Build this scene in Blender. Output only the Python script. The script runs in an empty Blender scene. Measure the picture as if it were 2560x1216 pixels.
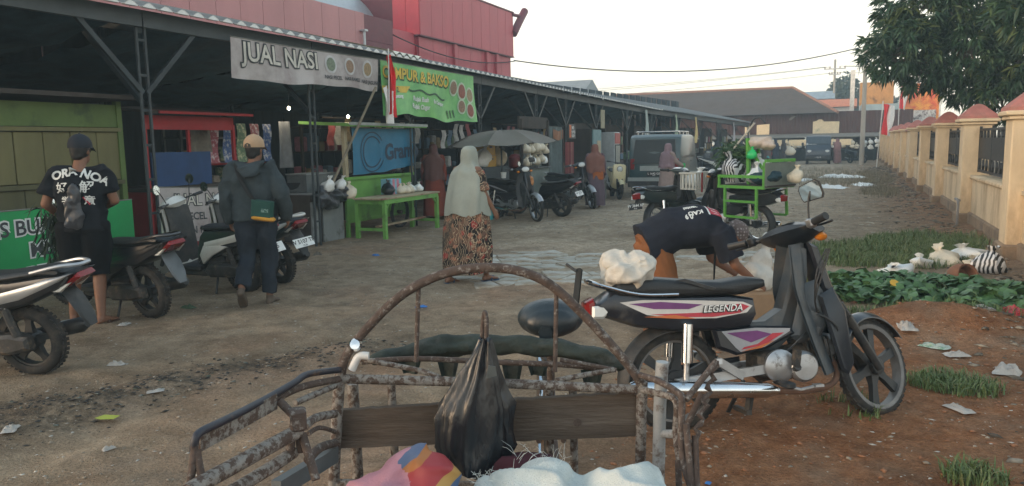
import bpy, bmesh, math, random
import numpy as np
from mathutils import Vector, Matrix, Euler, noise as mnoise
R = math.radians
random.seed(7)
SC = bpy.context.scene
COL = SC.collection

# ---------------------------------------------------------------- camera
CAMH = 1.6
def make_camera():
    cd = bpy.data.cameras.new('camera'); co = bpy.data.objects.new('camera', cd); COL.objects.link(co)
    yaw, pitch, roll = R(23.8585), R(7.4439), R(1.0)
    fw = Vector((-math.sin(yaw)*math.cos(pitch), math.cos(yaw)*math.cos(pitch), -math.sin(pitch)))
    r0 = Vector((math.cos(yaw), math.sin(yaw), 0)); u0 = r0.cross(fw)
    r = r0*math.cos(roll)-u0*math.sin(roll); u = u0*math.cos(roll)+r0*math.sin(roll)
    m = Matrix((( r.x, u.x, -fw.x, 0), (r.y, u.y, -fw.y, 0), (r.z, u.z, -fw.z, CAMH), (0, 0, 0, 1)))
    co.matrix_world = m
    cd.sensor_fit = 'HORIZONTAL'; cd.sensor_width = 36.0; cd.lens = 36.0*1900/2560
    cd.clip_start = 0.05; cd.clip_end = 5000
    SC.camera = co
make_camera()

# ---------------------------------------------------------------- world, sun, exposure
SUN_EL, SUN_AZ = R(5), R(-135)          # azimuth measured clockwise from +Y (lane direction)
w = bpy.data.worlds.new('World'); SC.world = w; w.use_nodes = True
nt = w.node_tree; nt.nodes.clear()
sky = nt.nodes.new('ShaderNodeTexSky'); sky.sky_type = 'NISHITA'; sky.sun_disc = False
sky.sun_elevation = SUN_EL; sky.sun_rotation = SUN_AZ; sky.altitude = 0
sky.air_density = 1.3; sky.dust_density = 6.0; sky.ozone_density = 1.0
hs = nt.nodes.new('ShaderNodeHueSaturation'); hs.inputs['Saturation'].default_value = 0.6
bg = nt.nodes.new('ShaderNodeBackground'); bg.inputs[1].default_value = 0.15
wo = nt.nodes.new('ShaderNodeOutputWorld')
# evening haze veil over the clear sky: bright all round the horizon, thinning to a blue zenith
tcw = nt.nodes.new('ShaderNodeTexCoord'); sep = nt.nodes.new('ShaderNodeSeparateXYZ'); veil = nt.nodes.new('ShaderNodeValToRGB')
el = veil.color_ramp.elements; el[0].position = 0.0; el[0].color = (1.0, .90, .72, 1); el[1].position = 1.0; el[1].color = (.11, .20, .29, 1)
for p_, c_ in ((.12, (1.0, .95, .82)), (.26, (.96, .97, .96)), (.5, (.45, .55, .62))): e_ = el.new(p_); e_.color = (*c_, 1)
vs = nt.nodes.new('ShaderNodeVectorMath'); vs.operation = 'SCALE'; vs.inputs['Scale'].default_value = 4.6
ad = nt.nodes.new('ShaderNodeVectorMath'); ad.operation = 'ADD'
nt.links.new(tcw.outputs['Generated'], sep.inputs[0]); nt.links.new(sep.outputs['Z'], veil.inputs[0]); nt.links.new(veil.outputs[0], vs.inputs[0])
nt.links.new(sky.outputs[0], hs.inputs['Color']); nt.links.new(hs.outputs[0], ad.inputs[0]); nt.links.new(vs.outputs[0], ad.inputs[1])
nt.links.new(ad.outputs[0], bg.inputs[0]); nt.links.new(bg.outputs[0], wo.inputs[0])
sd = bpy.data.lights.new('sun', 'SUN'); sd.energy = 0.5; sd.angle = R(12); sd.color = (1, .72, .45)
so = bpy.data.objects.new('sun', sd); COL.objects.link(so)
sdir = Vector((math.sin(SUN_AZ)*math.cos(SUN_EL), math.cos(SUN_AZ)*math.cos(SUN_EL), math.sin(SUN_EL)))
so.rotation_euler = sdir.to_track_quat('Z', 'Y').to_euler()
SC.view_settings.view_transform = 'Standard'; SC.view_settings.look = 'None'
SC.view_settings.exposure = 1.05; SC.view_settings.gamma = 1.0; SC.view_settings.use_curve_mapping = False
SC.cycles.use_denoising = True
SC.cycles.max_bounces = 6; SC.cycles.diffuse_bounces = 3; SC.cycles.glossy_bounces = 2
SC.cycles.transparent_max_bounces = 6; SC.cycles.volume_bounces = 0

# ---------------------------------------------------------------- materials
MATS = {}
def M(name, col=(.5,.5,.5), rough=.6, metal=0, var=.18, scale=6, bump=0, bscale=60, col2=None, mask=None, mscale=5, mth=.55, msoft=.06,
      rough2=None, emit=0, trans=0, coat=0, stretch=None, mask2=None, spec=.5, coord='Object'):
    """procedural material: base colour with two octaves of variation, optional second colour in noise patches (rust, dirt)"""
    if name in MATS: return MATS[name]
    m = bpy.data.materials.new(name); m.use_nodes = True; MATS[name] = m
    n = m.node_tree.nodes; l = m.node_tree.links; b = n['Principled BSDF']
    tc = n.new('ShaderNodeTexCoord'); vec = tc.outputs[coord]
    if stretch:
        mp = n.new('ShaderNodeMapping'); mp.inputs['Scale'].default_value = stretch; l.new(vec, mp.inputs[0]); vec = mp.outputs[0]
    nz = n.new('ShaderNodeTexNoise'); nz.inputs['Scale'].default_value = scale; nz.inputs['Detail'].default_value = 5; nz.inputs['Roughness'].default_value = .65
    l.new(vec, nz.inputs['Vector'])
    ramp = n.new('ShaderNodeValToRGB')
    lo = [max(0, c*(1-var)) for c in col]; hi = [min(1, c*(1+var)) for c in col]
    ramp.color_ramp.elements[0].position = .3; ramp.color_ramp.elements[1].position = .7
    ramp.color_ramp.elements[0].color = (*lo, 1); ramp.color_ramp.elements[1].color = (*hi, 1)
    l.new(nz.outputs['Fac'], ramp.inputs[0]); out = ramp.outputs[0]; rout = None
    if col2:
        n2 = n.new('ShaderNodeTexNoise'); n2.inputs['Scale'].default_value = mscale; n2.inputs['Detail'].default_value = 6; n2.inputs['Roughness'].default_value = .7
        l.new(vec, n2.inputs['Vector'])
        mr = n.new('ShaderNodeMapRange'); mr.inputs[1].default_value = mth-msoft; mr.inputs[2].default_value = mth+msoft
        l.new(n2.outputs['Fac'], mr.inputs[0])
        mx = n.new('ShaderNodeMixRGB'); mx.inputs[2].default_value = (*col2, 1)
        l.new(mr.outputs[0], mx.inputs[0]); l.new(out, mx.inputs[1]); out = mx.outputs[0]
        if rough2 is not None:
            rr = n.new('ShaderNodeMapRange'); rr.inputs[3].default_value = rough; rr.inputs[4].default_value = rough2
            l.new(mr.outputs[0], rr.inputs[0]); l.new(rr.outputs[0], b.inputs['Roughness'])
    l.new(out, b.inputs['Base Color'])
    if rough2 is None: b.inputs['Roughness'].default_value = rough
    b.inputs['Metallic'].default_value = metal
    b.inputs['Specular IOR Level'].default_value = spec
    if coat: b.inputs['Coat Weight'].default_value = coat; b.inputs['Coat Roughness'].default_value = .15
    if trans: b.inputs['Transmission Weight'].default_value = trans
    if emit:
        b.inputs['Emission Color'].default_value = (*col, 1); b.inputs['Emission Strength'].default_value = emit
    if bump:
        nb = n.new('ShaderNodeTexNoise'); nb.inputs['Scale'].default_value = bscale; nb.inputs['Detail'].default_value = 4
        l.new(vec, nb.inputs['Vector'])
        bp = n.new('ShaderNodeBump'); bp.inputs['Strength'].default_value = bump; bp.inputs['Distance'].default_value = .02
        l.new(nb.outputs['Fac'], bp.inputs['Height']); l.new(bp.outputs[0], b.inputs['Normal'])
    return m

def srgb(r, g, b):
    f = lambda c: c/12.92 if c <= .04045 else ((c+.055)/1.055)**2.4
    return (f(r/255), f(g/255), f(b/255))

# ---------------------------------------------------------------- mesh building
def rotm(rot):
    if rot is None: return Matrix.Identity(3)
    if isinstance(rot, Matrix): return rot.to_3x3()
    if isinstance(rot, (int, float)): return Matrix.Rotation(rot, 3, 'Z')
    return Euler(rot).to_matrix()

class MB:
    def __init__(s): s.v = []; s.f = []; s.m = []
    def add(s, vs, fs, mi=0):
        o = len(s.v); s.v += [tuple(p) for p in vs]; s.f += [tuple(i+o for i in q) for q in fs]; s.m += [mi]*len(fs); return s
    def box(s, c, sz, rot=None, mi=0, bev=0):
        r = rotm(rot); c = Vector(c); hx, hy, hz = [a/2 for a in sz]
        if bev <= 0:
            vs = [c+r@Vector((x*hx, y*hy, z*hz)) for x in (-1, 1) for y in (-1, 1) for z in (-1, 1)]
            return s.add(vs, [(0,1,3,2), (4,6,7,5), (0,4,5,1), (2,3,7,6), (0,2,6,4), (1,5,7,3)], mi)
        # chamfered box: octagonal layers
        e = min(bev, hx*.9, hy*.9, hz*.9); rings = []
        def ring(ix, iy, z):
            pts = [(ix, iy-e), (ix-e, iy), (-ix+e, iy), (-ix, iy-e), (-ix, -iy+e), (-ix+e, -iy), (ix-e, -iy), (ix, -iy+e)]
            return [c+r@Vector((p[0], p[1], z)) for p in pts]
        rings = [ring(hx-e*.99, hy-e*.99, -hz) if min(hx, hy) > 2*e else ring(hx, hy, -hz), ring(hx, hy, -hz+e), ring(hx, hy, hz-e), ring(hx-e*.99, hy-e*.99, hz) if min(hx, hy) > 2*e else ring(hx, hy, hz)]
        return s.loft(rings, True, True, mi)
    def loft(s, rings, cap0=True, cap1=True, mi=0, closed=True):
        n = len(rings[0]); vs = [p for g in rings for p in g]; fs = []
        for i in range(len(rings)-1):
            for j in range(n if closed else n-1):
                a, b = i*n+j, i*n+(j+1) % n; fs.append((a, b, b+n, a+n))
        if cap0: fs.append(tuple(reversed(range(n))))
        if cap1: fs.append(tuple(range((len(rings)-1)*n, len(rings)*n)))
        return s.add(vs, fs, mi)
    def bar(s, p0, p1, w, h, up=(0,0,1), mi=0):
        p0, p1 = Vector(p0), Vector(p1); d = (p1-p0); L = d.length
        if L < 1e-6: return s
        d /= L; u = Vector(up)
        if abs(d.dot(u)) > .98: u = Vector((0, 1, 0)) if abs(d.y) < .9 else Vector((1, 0, 0))
        x = d.cross(u).normalized(); z = x.cross(d)
        r = Matrix((x, d, z)).transposed()
        return s.box((p0+p1)/2, (w, L, h), r, mi)
    def tube(s, pts, r, n=8, cap=True, closed=False, mi=0, flat=1.0):
        P = [Vector(p) for p in pts]; k = len(P)
        rs = r if isinstance(r, (list, tuple)) else [r]*k
        T = []
        for i in range(k):
            if closed: t = P[(i+1) % k]-P[i-1]
            else: t = P[min(i+1, k-1)]-P[max(i-1, 0)]
            T.append(t.normalized() if t.length > 1e-9 else Vector((0, 0, 1)))
        u = T[0].orthogonal().normalized()
        if abs(T[0].z) < .9: u = (Vector((0, 0, 1))-T[0]*T[0].z).normalized()
        rings = []
        for i in range(k):
            u = (u-T[i]*u.dot(T[i])); u = u.normalized() if u.length > 1e-6 else T[i].orthogonal().normalized()
            w_ = T[i].cross(u)
            rings.append([P[i]+(u*math.cos(2*math.pi*j/n)+w_*math.sin(2*math.pi*j/n)*flat)*rs[i] for j in range(n)])
        if closed: rings.append(rings[0]); return s.loft(rings, False, False, mi)
        return s.loft(rings, cap, cap, mi)
    def lathe(s, prof, n=20, c=(0,0,0), rot=None, mi=0, cap0=True, cap1=True):
        r = rotm(rot); c = Vector(c)
        rings = [[c+r@Vector((q*math.cos(2*math.pi*j/n), q*math.sin(2*math.pi*j/n), z)) for j in range(n)] for q, z in prof]
        return s.loft(rings, cap0 and prof[0][0] > 1e-5, cap1 and prof[-1][0] > 1e-5, mi)
    def ell(s, c, rad, n=12, m=8, rot=None, mi=0):
        r = rotm(rot); c = Vector(c); rings = []
        for i in range(m+1):
            a = -math.pi/2+math.pi*i/m; cr = max(math.cos(a), .02)
            rings.append([c+r@Vector((rad[0]*cr*math.cos(2*math.pi*j/n), rad[1]*cr*math.sin(2*math.pi*j/n), rad[2]*math.sin(a))) for j in range(n)])
        return s.loft(rings, True, True, mi)
    def cap_(s, p0, p1, r0, r1, n=10, mi=0):
        """tapered capsule"""
        p0, p1 = Vector(p0), Vector(p1); d = (p1-p0); L = d.length; d = d/L if L > 1e-6 else Vector((0,0,1))
        pts = [p0-d*r0*.92, p0-d*r0*.6, p0, p1, p1+d*r1*.6, p1+d*r1*.92]
        return s.tube(pts, [r0*.35, r0*.8, r0, r1, r1*.8, r1*.35], n, mi=mi)
    def prism(s, poly, o=(0,0,0), ux=(1,0,0), uy=(0,0,1), d=(0,.1,0), mi=0):
        o, ux, uy, d = Vector(o), Vector(ux), Vector(uy), Vector(d); n = len(poly)
        a = [o+ux*p[0]+uy*p[1] for p in poly]
        return s.loft([a, [p+d for p in a]], True, True, mi)
    def pillow(s, prof, layers, mi=0):
        """side profile (x,z) swept across y; layers = [(y, inset)]"""
        n = len(prof); P = [Vector(p) for p in prof]
        ar = sum(P[i].x*P[(i+1) % n].y-P[(i+1) % n].x*P[i].y for i in range(n)); sg = 1 if ar > 0 else -1
        N = []
        for i in range(n):
            e0 = (P[i]-P[i-1]); e1 = (P[(i+1) % n]-P[i])
            n0 = Vector((-e0.y, e0.x)).normalized()*sg; n1 = Vector((-e1.y, e1.x)).normalized()*sg
            q = n0+n1; q = q/max(q.length_squared/2, .35); N.append(q)
        rings = [[Vector((P[i].x+N[i].x*ins, y, P[i].y+N[i].y*ins)) for i in range(n)] for y, ins in layers]
        if sg > 0: rings = rings[::-1]
        return s.loft(rings, True, True, mi)
    def grid(s, fn, nu, nv, mi=0, thick=0):
        vs = [fn(i/nu, j/nv) for j in range(nv+1) for i in range(nu+1)]
        fs = [(j*(nu+1)+i, j*(nu+1)+i+1, (j+1)*(nu+1)+i+1, (j+1)*(nu+1)+i) for j in range(nv) for i in range(nu)]
        return s.add(vs, fs, mi)
    def xf(s, m):
        s.v = [tuple(m @ Vector(p)) for p in s.v]; return s
    def merge(s, o): s.add(o.v, o.f); s.m[-len(o.f):] = o.m; return s
    def mirror_y(s):
        o = len(s.v); k = len(s.f); s.v += [(x, -y, z) for x, y, z in s.v]; s.f += [tuple(reversed([i+o for i in f])) for f in s.f[:k]]; s.m += s.m[:k]; return s
    def mesh(s, name, mats, smooth=38):
        me = bpy.data.meshes.new(name); me.from_pydata(s.v, [], s.f)
        for q in (mats if isinstance(mats, (list, tuple)) else [mats]): me.materials.append(q)
        if len(me.materials) > 1: me.polygons.foreach_set('material_index', s.m)
        if smooth:
            me.polygons.foreach_set('use_smooth', [True]*len(me.polygons)); me.set_sharp_from_angle(angle=R(smooth))
        me.update(); return me
    def build(s, name, mats, parent=None, loc=None, rot=None, smooth=38):
        return link(name, s.mesh(name, mats, smooth), parent, loc, rot)

def link(name, me, parent=None, loc=None, rot=None):
    o = bpy.data.objects.new(name, me); COL.objects.link(o)
    if parent: o.parent = parent
    if loc is not None: o.location = loc
    if rot is not None: o.rotation_euler = rot if not isinstance(rot, (int, float)) else (0, 0, rot)
    return o
def tag(o, label=None, cat=None, group=None, kind=None):
    if label: o['label'] = label
    if cat: o['category'] = cat
    if group: o['group'] = group
    if kind: o['kind'] = kind
    return o
def thing(name, label, cat, loc=(0,0,0), rot=0, group=None):
    o = link(name, None, None, loc if len(loc) == 3 else (*loc, 0), rot); o.empty_display_size = .1
    return tag(o, label, cat, group)
def struct(o): o['kind'] = 'structure'; return o
def copy_tree(o, parent=None):
    c = o.copy(); COL.objects.link(c); c.parent = parent
    for ch in list(o.children): copy_tree(ch, c)
    return c
def smooth_path(pts, k=6, closed=False):
    P = [Vector(p) for p in pts]; out = []; n = len(P)
    for i in range(n if closed else n-1):
        p0 = P[(i-1) % n] if closed or i > 0 else P[0]; p1 = P[i]; p2 = P[(i+1) % n]; p3 = P[(i+2) % n] if closed or i+2 < n else P[-1]
        for j in range(k):
            t = j/k; t2 = t*t; t3 = t2*t
            out.append(.5*((2*p1)+(p2-p0)*t+(2*p0-5*p1+4*p2-p3)*t2+(3*p1-p0-3*p2+p3)*t3))
    if not closed: out.append(P[-1])
    return out
def arc(c, r, a0, a1, n, ax=(1,0,0), ay=(0,0,1)):
    c, ax, ay = Vector(c), Vector(ax), Vector(ay)
    return [c+ax*r*math.cos(a0+(a1-a0)*i/n)+ay*r*math.sin(a0+(a1-a0)*i/n) for i in range(n+1)]

# numpy value noise for terrain and cloth
def vnoise(x, y, seed=0):
    xi = np.floor(x).astype(np.int64); yi = np.floor(y).astype(np.int64); fx = x-xi; fy = y-yi
    def h(a, b):
        n = (a*374761393+b*668265263+seed*982451653) & 0x7fffffff
        n = ((n ^ (n >> 13))*1274126177) & 0x7fffffff
        return ((n ^ (n >> 16)) & 0xffff)/65535.0
    u = fx*fx*(3-2*fx); v = fy*fy*(3-2*fy)
    return (h(xi, yi)*(1-u)+h(xi+1, yi)*u)*(1-v)+(h(xi, yi+1)*(1-u)+h(xi+1, yi+1)*u)*v
def fbm(x, y, oct=4, seed=0, gain=.5):
    t = 0; a = 1; s = 0
    for i in range(oct):
        t = t+a*vnoise(x*2**i, y*2**i, seed+i*17); s += a; a *= gain
    return t/s
def sstep(a, b, x):
    t = np.clip((x-a)/(b-a), 0, 1); return t*t*(3-2*t)

def text_mesh(s, size=1.0, bold=0.0, shear=0.0, spacing=1.0, align='LEFT', fill=True):
    cu = bpy.data.curves.new('lettering', 'FONT'); cu.body = s; cu.size = size; cu.offset = bold; cu.shear = shear; cu.space_character = spacing
    cu.align_x = align; cu.resolution_u = 3
    ob = bpy.data.objects.new('lettering', cu); COL.objects.link(ob)
    dg = bpy.context.evaluated_depsgraph_get(); me = bpy.data.meshes.new_from_object(ob.evaluated_get(dg))
    bpy.data.objects.remove(ob); bpy.data.curves.remove(cu)
    vs = [tuple(v.co) for v in me.vertices]; fs = [tuple(p.vertices) for p in me.polygons]; bpy.data.meshes.remove(me)
    return vs, fs
def lettering(s, fn, mat, parent, size, u0, v0, bold=0, shear=0, spacing=1.0, name='lettering', tilt=0, align='LEFT'):
    """print text on a surface: fn(u, v) -> point; (u, v) in metres on the sheet"""
    vs, fs = text_mesh(s, size, bold, shear, spacing, align)
    mb = MB(); ct, st = math.cos(tilt), math.sin(tilt)
    mb.add([fn(u0+x*ct-y*st, v0+x*st+y*ct) for x, y, z in vs], fs)
    return mb.build(name, mat, parent, smooth=0)

def remesh(mb, voxel, smooth_it=4, disp=None):
    """union of overlapping closed shapes -> one continuous skin; returns bmesh-free mesh data"""
    me = mb.mesh('tmp', [], 0); ob = bpy.data.objects.new('tmp', me); COL.objects.link(ob)
    md = ob.modifiers.new('r', 'REMESH'); md.mode = 'VOXEL'; md.voxel_size = voxel; md.use_smooth_shade = True
    if smooth_it:
        ms = ob.modifiers.new('s', 'SMOOTH'); ms.iterations = smooth_it; ms.factor = .5
    dg = bpy.context.evaluated_depsgraph_get(); out = bpy.data.meshes.new_from_object(ob.evaluated_get(dg))
    bpy.data.objects.remove(ob); bpy.data.meshes.remove(me)
    if disp:
        n = len(out.vertices); co = np.empty(n*3); out.vertices.foreach_get('co', co); co = co.reshape(-1, 3)
        no = np.empty(n*3); out.vertices.foreach_get('normal', no); no = no.reshape(-1, 3)
        co = co+no*disp(co)[:, None]; out.vertices.foreach_set('co', co.ravel()); out.update()
    out.polygons.foreach_set('use_smooth', [True]*len(out.polygons))
    return out
def put(me, name, mats, parent=None, loc=None, rot=None):
    me.name = name; me.materials.clear()
    for q in (mats if isinstance(mats, (list, tuple)) else [mats]): me.materials.append(q)
    return link(name, me, parent, loc, rot)

# ================================================================ GROUND
def gh(x, y):
    x = np.asarray(x, float); y = np.asarray(y, float)
    h = (fbm(x*.35+9, y*.35, 3, 3)-.5)*.05+(fbm(x*1.7, y*1.7+5, 3, 11)-.5)*.04+(fbm(x*6.5, y*6.5, 3, 23)-.5)*.034
    # wheel ruts along the lane
    h = h-.035*np.exp(-((x+2.2+.3*np.sin(y*.3))/.22)**2)-.035*np.exp(-((x+3.7+.3*np.sin(y*.3+.4))/.22)**2)-.02*np.exp(-((x+1.1+.5*np.sin(y*.22+1))/.12)**2)
    # ridge of loose red soil beside the motorcycle and along the wall foot
    d = np.hypot((x-.75)/.85, (y-7.1-.25*(x-.6))/.42); h = h+.22*np.exp(-d*d*1.3)*(.75+.5*fbm(x*4, y*4, 2, 31))
    h = h+.10*sstep(1.0, 1.9, x)*sstep(8.5, 11, y)*fbm(x*2.2, y*2.2, 3, 41)
    h = h+.06*np.exp(-((x+.35)/.5)**2-((y-5.2)/.5)**2)
    # debris bank running to the lower left
    t = (y-2.78)/2.0; xc = -4.63+t*1.0
    h = h+.05*np.exp(-((x-xc)/.33)**2)*sstep(1.5, 2.6, y)*(1-sstep(4.4, 5.4, y))*(.5+fbm(x*5, y*5, 2, 51))
    return h
def gz(x, y): return float(gh(x, y))
def make_ground():
    xs = np.concatenate([[-1500, -600, -250, -120, -60, -40, -28, -20, -16], np.arange(-14, 3.6, .07), [4.5, 6, 9, 14, 25, 50, 120, 300, 700, 1500]])
    ys = [-400., -100, -30, -10, -4, -1, .5]; y = 1.2
    while y < 62: ys.append(y); y += max(.05, y*.0065)
    ys += [66, 72, 80, 95, 120, 200, 400, 900, 2000, 4000]
    ys = np.array(ys); X_, Y_ = np.meshgrid(xs, ys); Z = gh(X_, Y_)
    nx, ny = len(xs), len(ys)
    co = np.stack([X_, Y_, Z], -1).reshape(-1, 3)
    idx = np.arange(nx*ny).reshape(ny, nx)
    q = np.stack([idx[:-1, :-1], idx[:-1, 1:], idx[1:, 1:], idx[1:, :-1]], -1).reshape(-1, 4)
    me = bpy.data.meshes.new('ground'); me.vertices.add(len(co)); me.vertices.foreach_set('co', co.ravel())
    me.loops.add(q.size); me.loops.foreach_set('vertex_index', q.ravel()); me.polygons.add(len(q))
    me.polygons.foreach_set('loop_start', np.arange(len(q))*4); me.polygons.foreach_set('loop_total', np.full(len(q), 4))
    me.polygons.foreach_set('use_smooth', [True]*len(q)); me.update(calc_edges=True)
    x, y = co[:, 0], co[:, 1]
    nz = fbm(x*.9, y*.9, 4, 77)-.5; nf = fbm(x*3.1, y*3.1, 3, 79)-.5
    red = sstep(-1.75, -.5, x+nz*1.5-.06*(y-4))*(1-sstep(6.2, 9.2, y+nz*2.5))
    red = np.maximum(red, np.exp(-(((x-.75)/1.1)**2+((y-7.1-.25*(x-.6))/.6)**2))*1.3)
    red = np.maximum(red, .55*sstep(.4, 1.6, x+nz)*sstep(9, 12, y)*(1-sstep(28, 40, y)))
    red = np.maximum(red, .4*sstep(.02, .25, nz+.12*nf)*(1-sstep(8, 14, y)))
    t = (y-2.78)/2.0; xc = -4.63+t*1.0
    dark = 1.15*np.exp(-((x-xc+nf*.6)/.44)**2)*(1-sstep(4.5, 5.6, y+nz*2))
    dark = np.maximum(dark, .5*sstep(.10, .30, nf+nz*.6))
    dark = np.maximum(dark, .75*np.exp(-((x-1.6)/.5)**2)*(1-sstep(5, 7.5, y)))
    pale = sstep(-6.8, -4.2, x+nz*2)*(1-sstep(-1.2, 1.0, x+nz*2))*sstep(5, 10, y)*(.75+nz*1.4+nf)
    pale = np.maximum(pale, .8*sstep(.05, .3, nz*.7+nf*.5))
    for nm, a in (('red', red), ('dark', dark), ('pale', pale)):
        at = me.attributes.new(nm, 'FLOAT', 'POINT'); at.data.foreach_set('value', np.clip(a, 0, 1).astype(np.float32))
    m = bpy.data.materials.new('trodden_earth'); m.use_nodes = True; n = m.node_tree.nodes; l = m.node_tree.links; b = n['Principled BSDF']
    tc = n.new('ShaderNodeTexCoord')
    def noise(sc, det=6, rg=.65):
        z = n.new('ShaderNodeTexNoise'); z.inputs['Scale'].default_value = sc; z.inputs['Detail'].default_value = det; z.inputs['Roughness'].default_value = rg
        l.new(tc.outputs['Object'], z.inputs['Vector']); return z.outputs['Fac']
    def ramp(f, a, c0, c1, bq):
        r = n.new('ShaderNodeValToRGB'); r.color_ramp.elements[0].position = a; r.color_ramp.elements[1].position = bq
        r.color_ramp.elements[0].color = (*c0, 1); r.color_ramp.elements[1].color = (*c1, 1); l.new(f, r.inputs[0]); return r.outputs[0]
    def mix(fac, a, c):
        x_ = n.new('ShaderNodeMixRGB'); l.new(fac, x_.inputs[0]); l.new(a, x_.inputs[1])
        if isinstance(c, tuple): x_.inputs[2].default_value = (*c, 1)
        else: l.new(c, x_.inputs[2])
        return x_.outputs[0]
    def attr(nm):
        a = n.new('ShaderNodeAttribute'); a.attribute_name = nm; return a.outputs['Fac']
    def modu(f, g, lo, hi):
        mm = n.new('ShaderNodeMath'); mm.operation = 'MULTIPLY'; mr = n.new('ShaderNodeMapRange')
        mr.inputs[1].default_value = .3; mr.inputs[2].default_value = .7; mr.inputs[3].default_value = lo; mr.inputs[4].default_value = hi
        l.new(g, mr.inputs[0]); l.new(f, mm.inputs[0]); l.new(mr.outputs[0], mm.inputs[1]); mm.use_clamp = True; return mm.outputs[0]
    n1, n2, n3, n4 = noise(2.2), noise(14), noise(60, 3), noise(5.5, 4, .6)
    c = ramp(n1, .3, (.225, .166, .112), (.465, .366, .258), .72)
    c = mix(modu(attr('pale'), n2, .25, 1.15), c, (.66, .56, .43))
    c = mix(modu(attr('red'), n1, .55, 1.25), c, ramp(n2, .3, (.210, .086, .038), (.400, .190, .092), .7))
    c = mix(modu(attr('dark'), n2, .0, 1.3), c, ramp(n2, .35, (.030, .026, .022), (.115, .092, .07), .65))
    sp = n.new('ShaderNodeTexVoronoi'); sp.inputs['Scale'].default_value = 22; l.new(tc.outputs['Object'], sp.inputs['Vector'])
    lt = n.new('ShaderNodeMath'); lt.operation = 'LESS_THAN'; lt.inputs[1].default_value = .11; l.new(sp.outputs['Distance'], lt.inputs[0])
    gt = n.new('ShaderNodeMath'); gt.operation = 'GREATER_THAN'; gt.inputs[1].default_value = .52; l.new(n2, gt.inputs[0])
    mm = n.new('ShaderNodeMath'); mm.operation = 'MULTIPLY'; l.new(lt.outputs[0], mm.inputs[0]); l.new(gt.outputs[0], mm.inputs[1])
    c = mix(mm.outputs[0], c, (.55, .50, .42))
    c3 = n.new('ShaderNodeMixRGB'); c3.blend_type = 'MULTIPLY'; c3.inputs[0].default_value = 1; l.new(c, c3.inputs[1])
    l.new(ramp(n3, .25, (.62, .60, .58), (1.15, 1.15, 1.15), .75), c3.inputs[2])
    c4 = n.new('ShaderNodeMixRGB'); c4.blend_type = 'MULTIPLY'; c4.inputs[0].default_value = 1; l.new(c3.outputs[0], c4.inputs[1]); l.new(ramp(n4, .34, (.84, .82, .80), (1.14, 1.13, 1.12), .62), c4.inputs[2])
    l.new(c4.outputs[0], b.inputs['Base Color']); b.inputs['Roughness'].default_value = .95; b.inputs['Specular IOR Level'].default_value = .15
    bp = n.new('ShaderNodeBump'); bp.inputs['Strength'].default_value = .85; bp.inputs['Distance'].default_value = .05
    ad = n.new('ShaderNodeMath'); ad.operation = 'ADD'; l.new(n2, ad.inputs[0]); l.new(n3, ad.inputs[1]); l.new(ad.outputs[0], bp.inputs['Height'])
    l.new(bp.outputs[0], b.inputs['Normal'])
    me.materials.append(m)
    return struct(link('ground', me))
GROUND = make_ground()

# broken concrete topping: separate shards lying on the earth
def concrete():
    mt = [M('concrete_topping%d' % i, c, .9, var=.2, scale=9, bump=.4, bscale=50, col2=(.30, .245, .18), mscale=3.2, mth=.50, msoft=.1) for i, c in enumerate([(.44, .44, .395), (.49, .485, .44), (.40, .39, .34)])]
    def patch(cx, cy, rx, ry, ang, step, seed, keep=1.0):
        rnd = random.Random(seed); nx = int(rx*2/step)+2; ny = int(ry*2/step)+2
        P = {(i, j): ((i-nx/2+rnd.uniform(-.34, .34)+.5*(j % 2))*step, (j-ny/2+rnd.uniform(-.34, .34))*step) for i in range(nx+1) for j in range(ny+1)}
        ca, sa = math.cos(ang), math.sin(ang)
        for i in range(nx):
            for j in range(ny):
                q = [P[i, j], P[i+1, j], P[i+1, j+1], P[i, j+1]]
                mx, my = sum(p[0] for p in q)/4, sum(p[1] for p in q)/4
                d = math.hypot(mx/rx, my/ry)+rnd.uniform(-.22, .22)
                if d > 1 or rnd.random() > keep: continue
                pts = []
                for a in range(4):
                    p, r2 = q[a], q[(a+1) % 4]
                    pts.append(p); t = rnd.uniform(.35, .65); k = step*.09
                    pts.append((p[0]+(r2[0]-p[0])*t+rnd.uniform(-k, k), p[1]+(r2[1]-p[1])*t+rnd.uniform(-k, k)))
                sh = rnd.uniform(.90, .985); wx = cx+mx*ca-my*sa; wy = cy+mx*sa+my*ca
                loc = [((p[0]-mx)*sh, (p[1]-my)*sh) for p in pts]
                loc = [(p[0]*ca-p[1]*sa, p[0]*sa+p[1]*ca) for p in loc]
                mb = MB(); mb.loft([[Vector((p[0]*1.01, p[1]*1.01, -.03)) for p in loc], [Vector((p[0], p[1], .006)) for p in loc], [Vector((p[0]*.96, p[1]*.96, .014)) for p in loc]])
                o = mb.build('concrete_piece', rnd.choice(mt), GROUND, (wx, wy, gz(wx, wy)+.001), (rnd.uniform(-.008, .008), rnd.uniform(-.008, .008), 0), smooth=25)
    p = (-3.962,9.633); patch(p[0], p[1], .95, .75, .4, .30, 1)
    p = (-2.965,9.578); patch(p[0], p[1], .75, .45, .2, .27, 2, .9)
    p = (-3.150,8.406); patch(p[0], p[1], 1.15, .42, .35, .27, 3, .85)
    p = (-2.507,9.901); patch(p[0], p[1], .5, .9, .1, .28, 4, .9)
    p = (-1.184,10.497); patch(p[0], p[1], .75, .55, .1, .28, 5, .8)
concrete()

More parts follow.
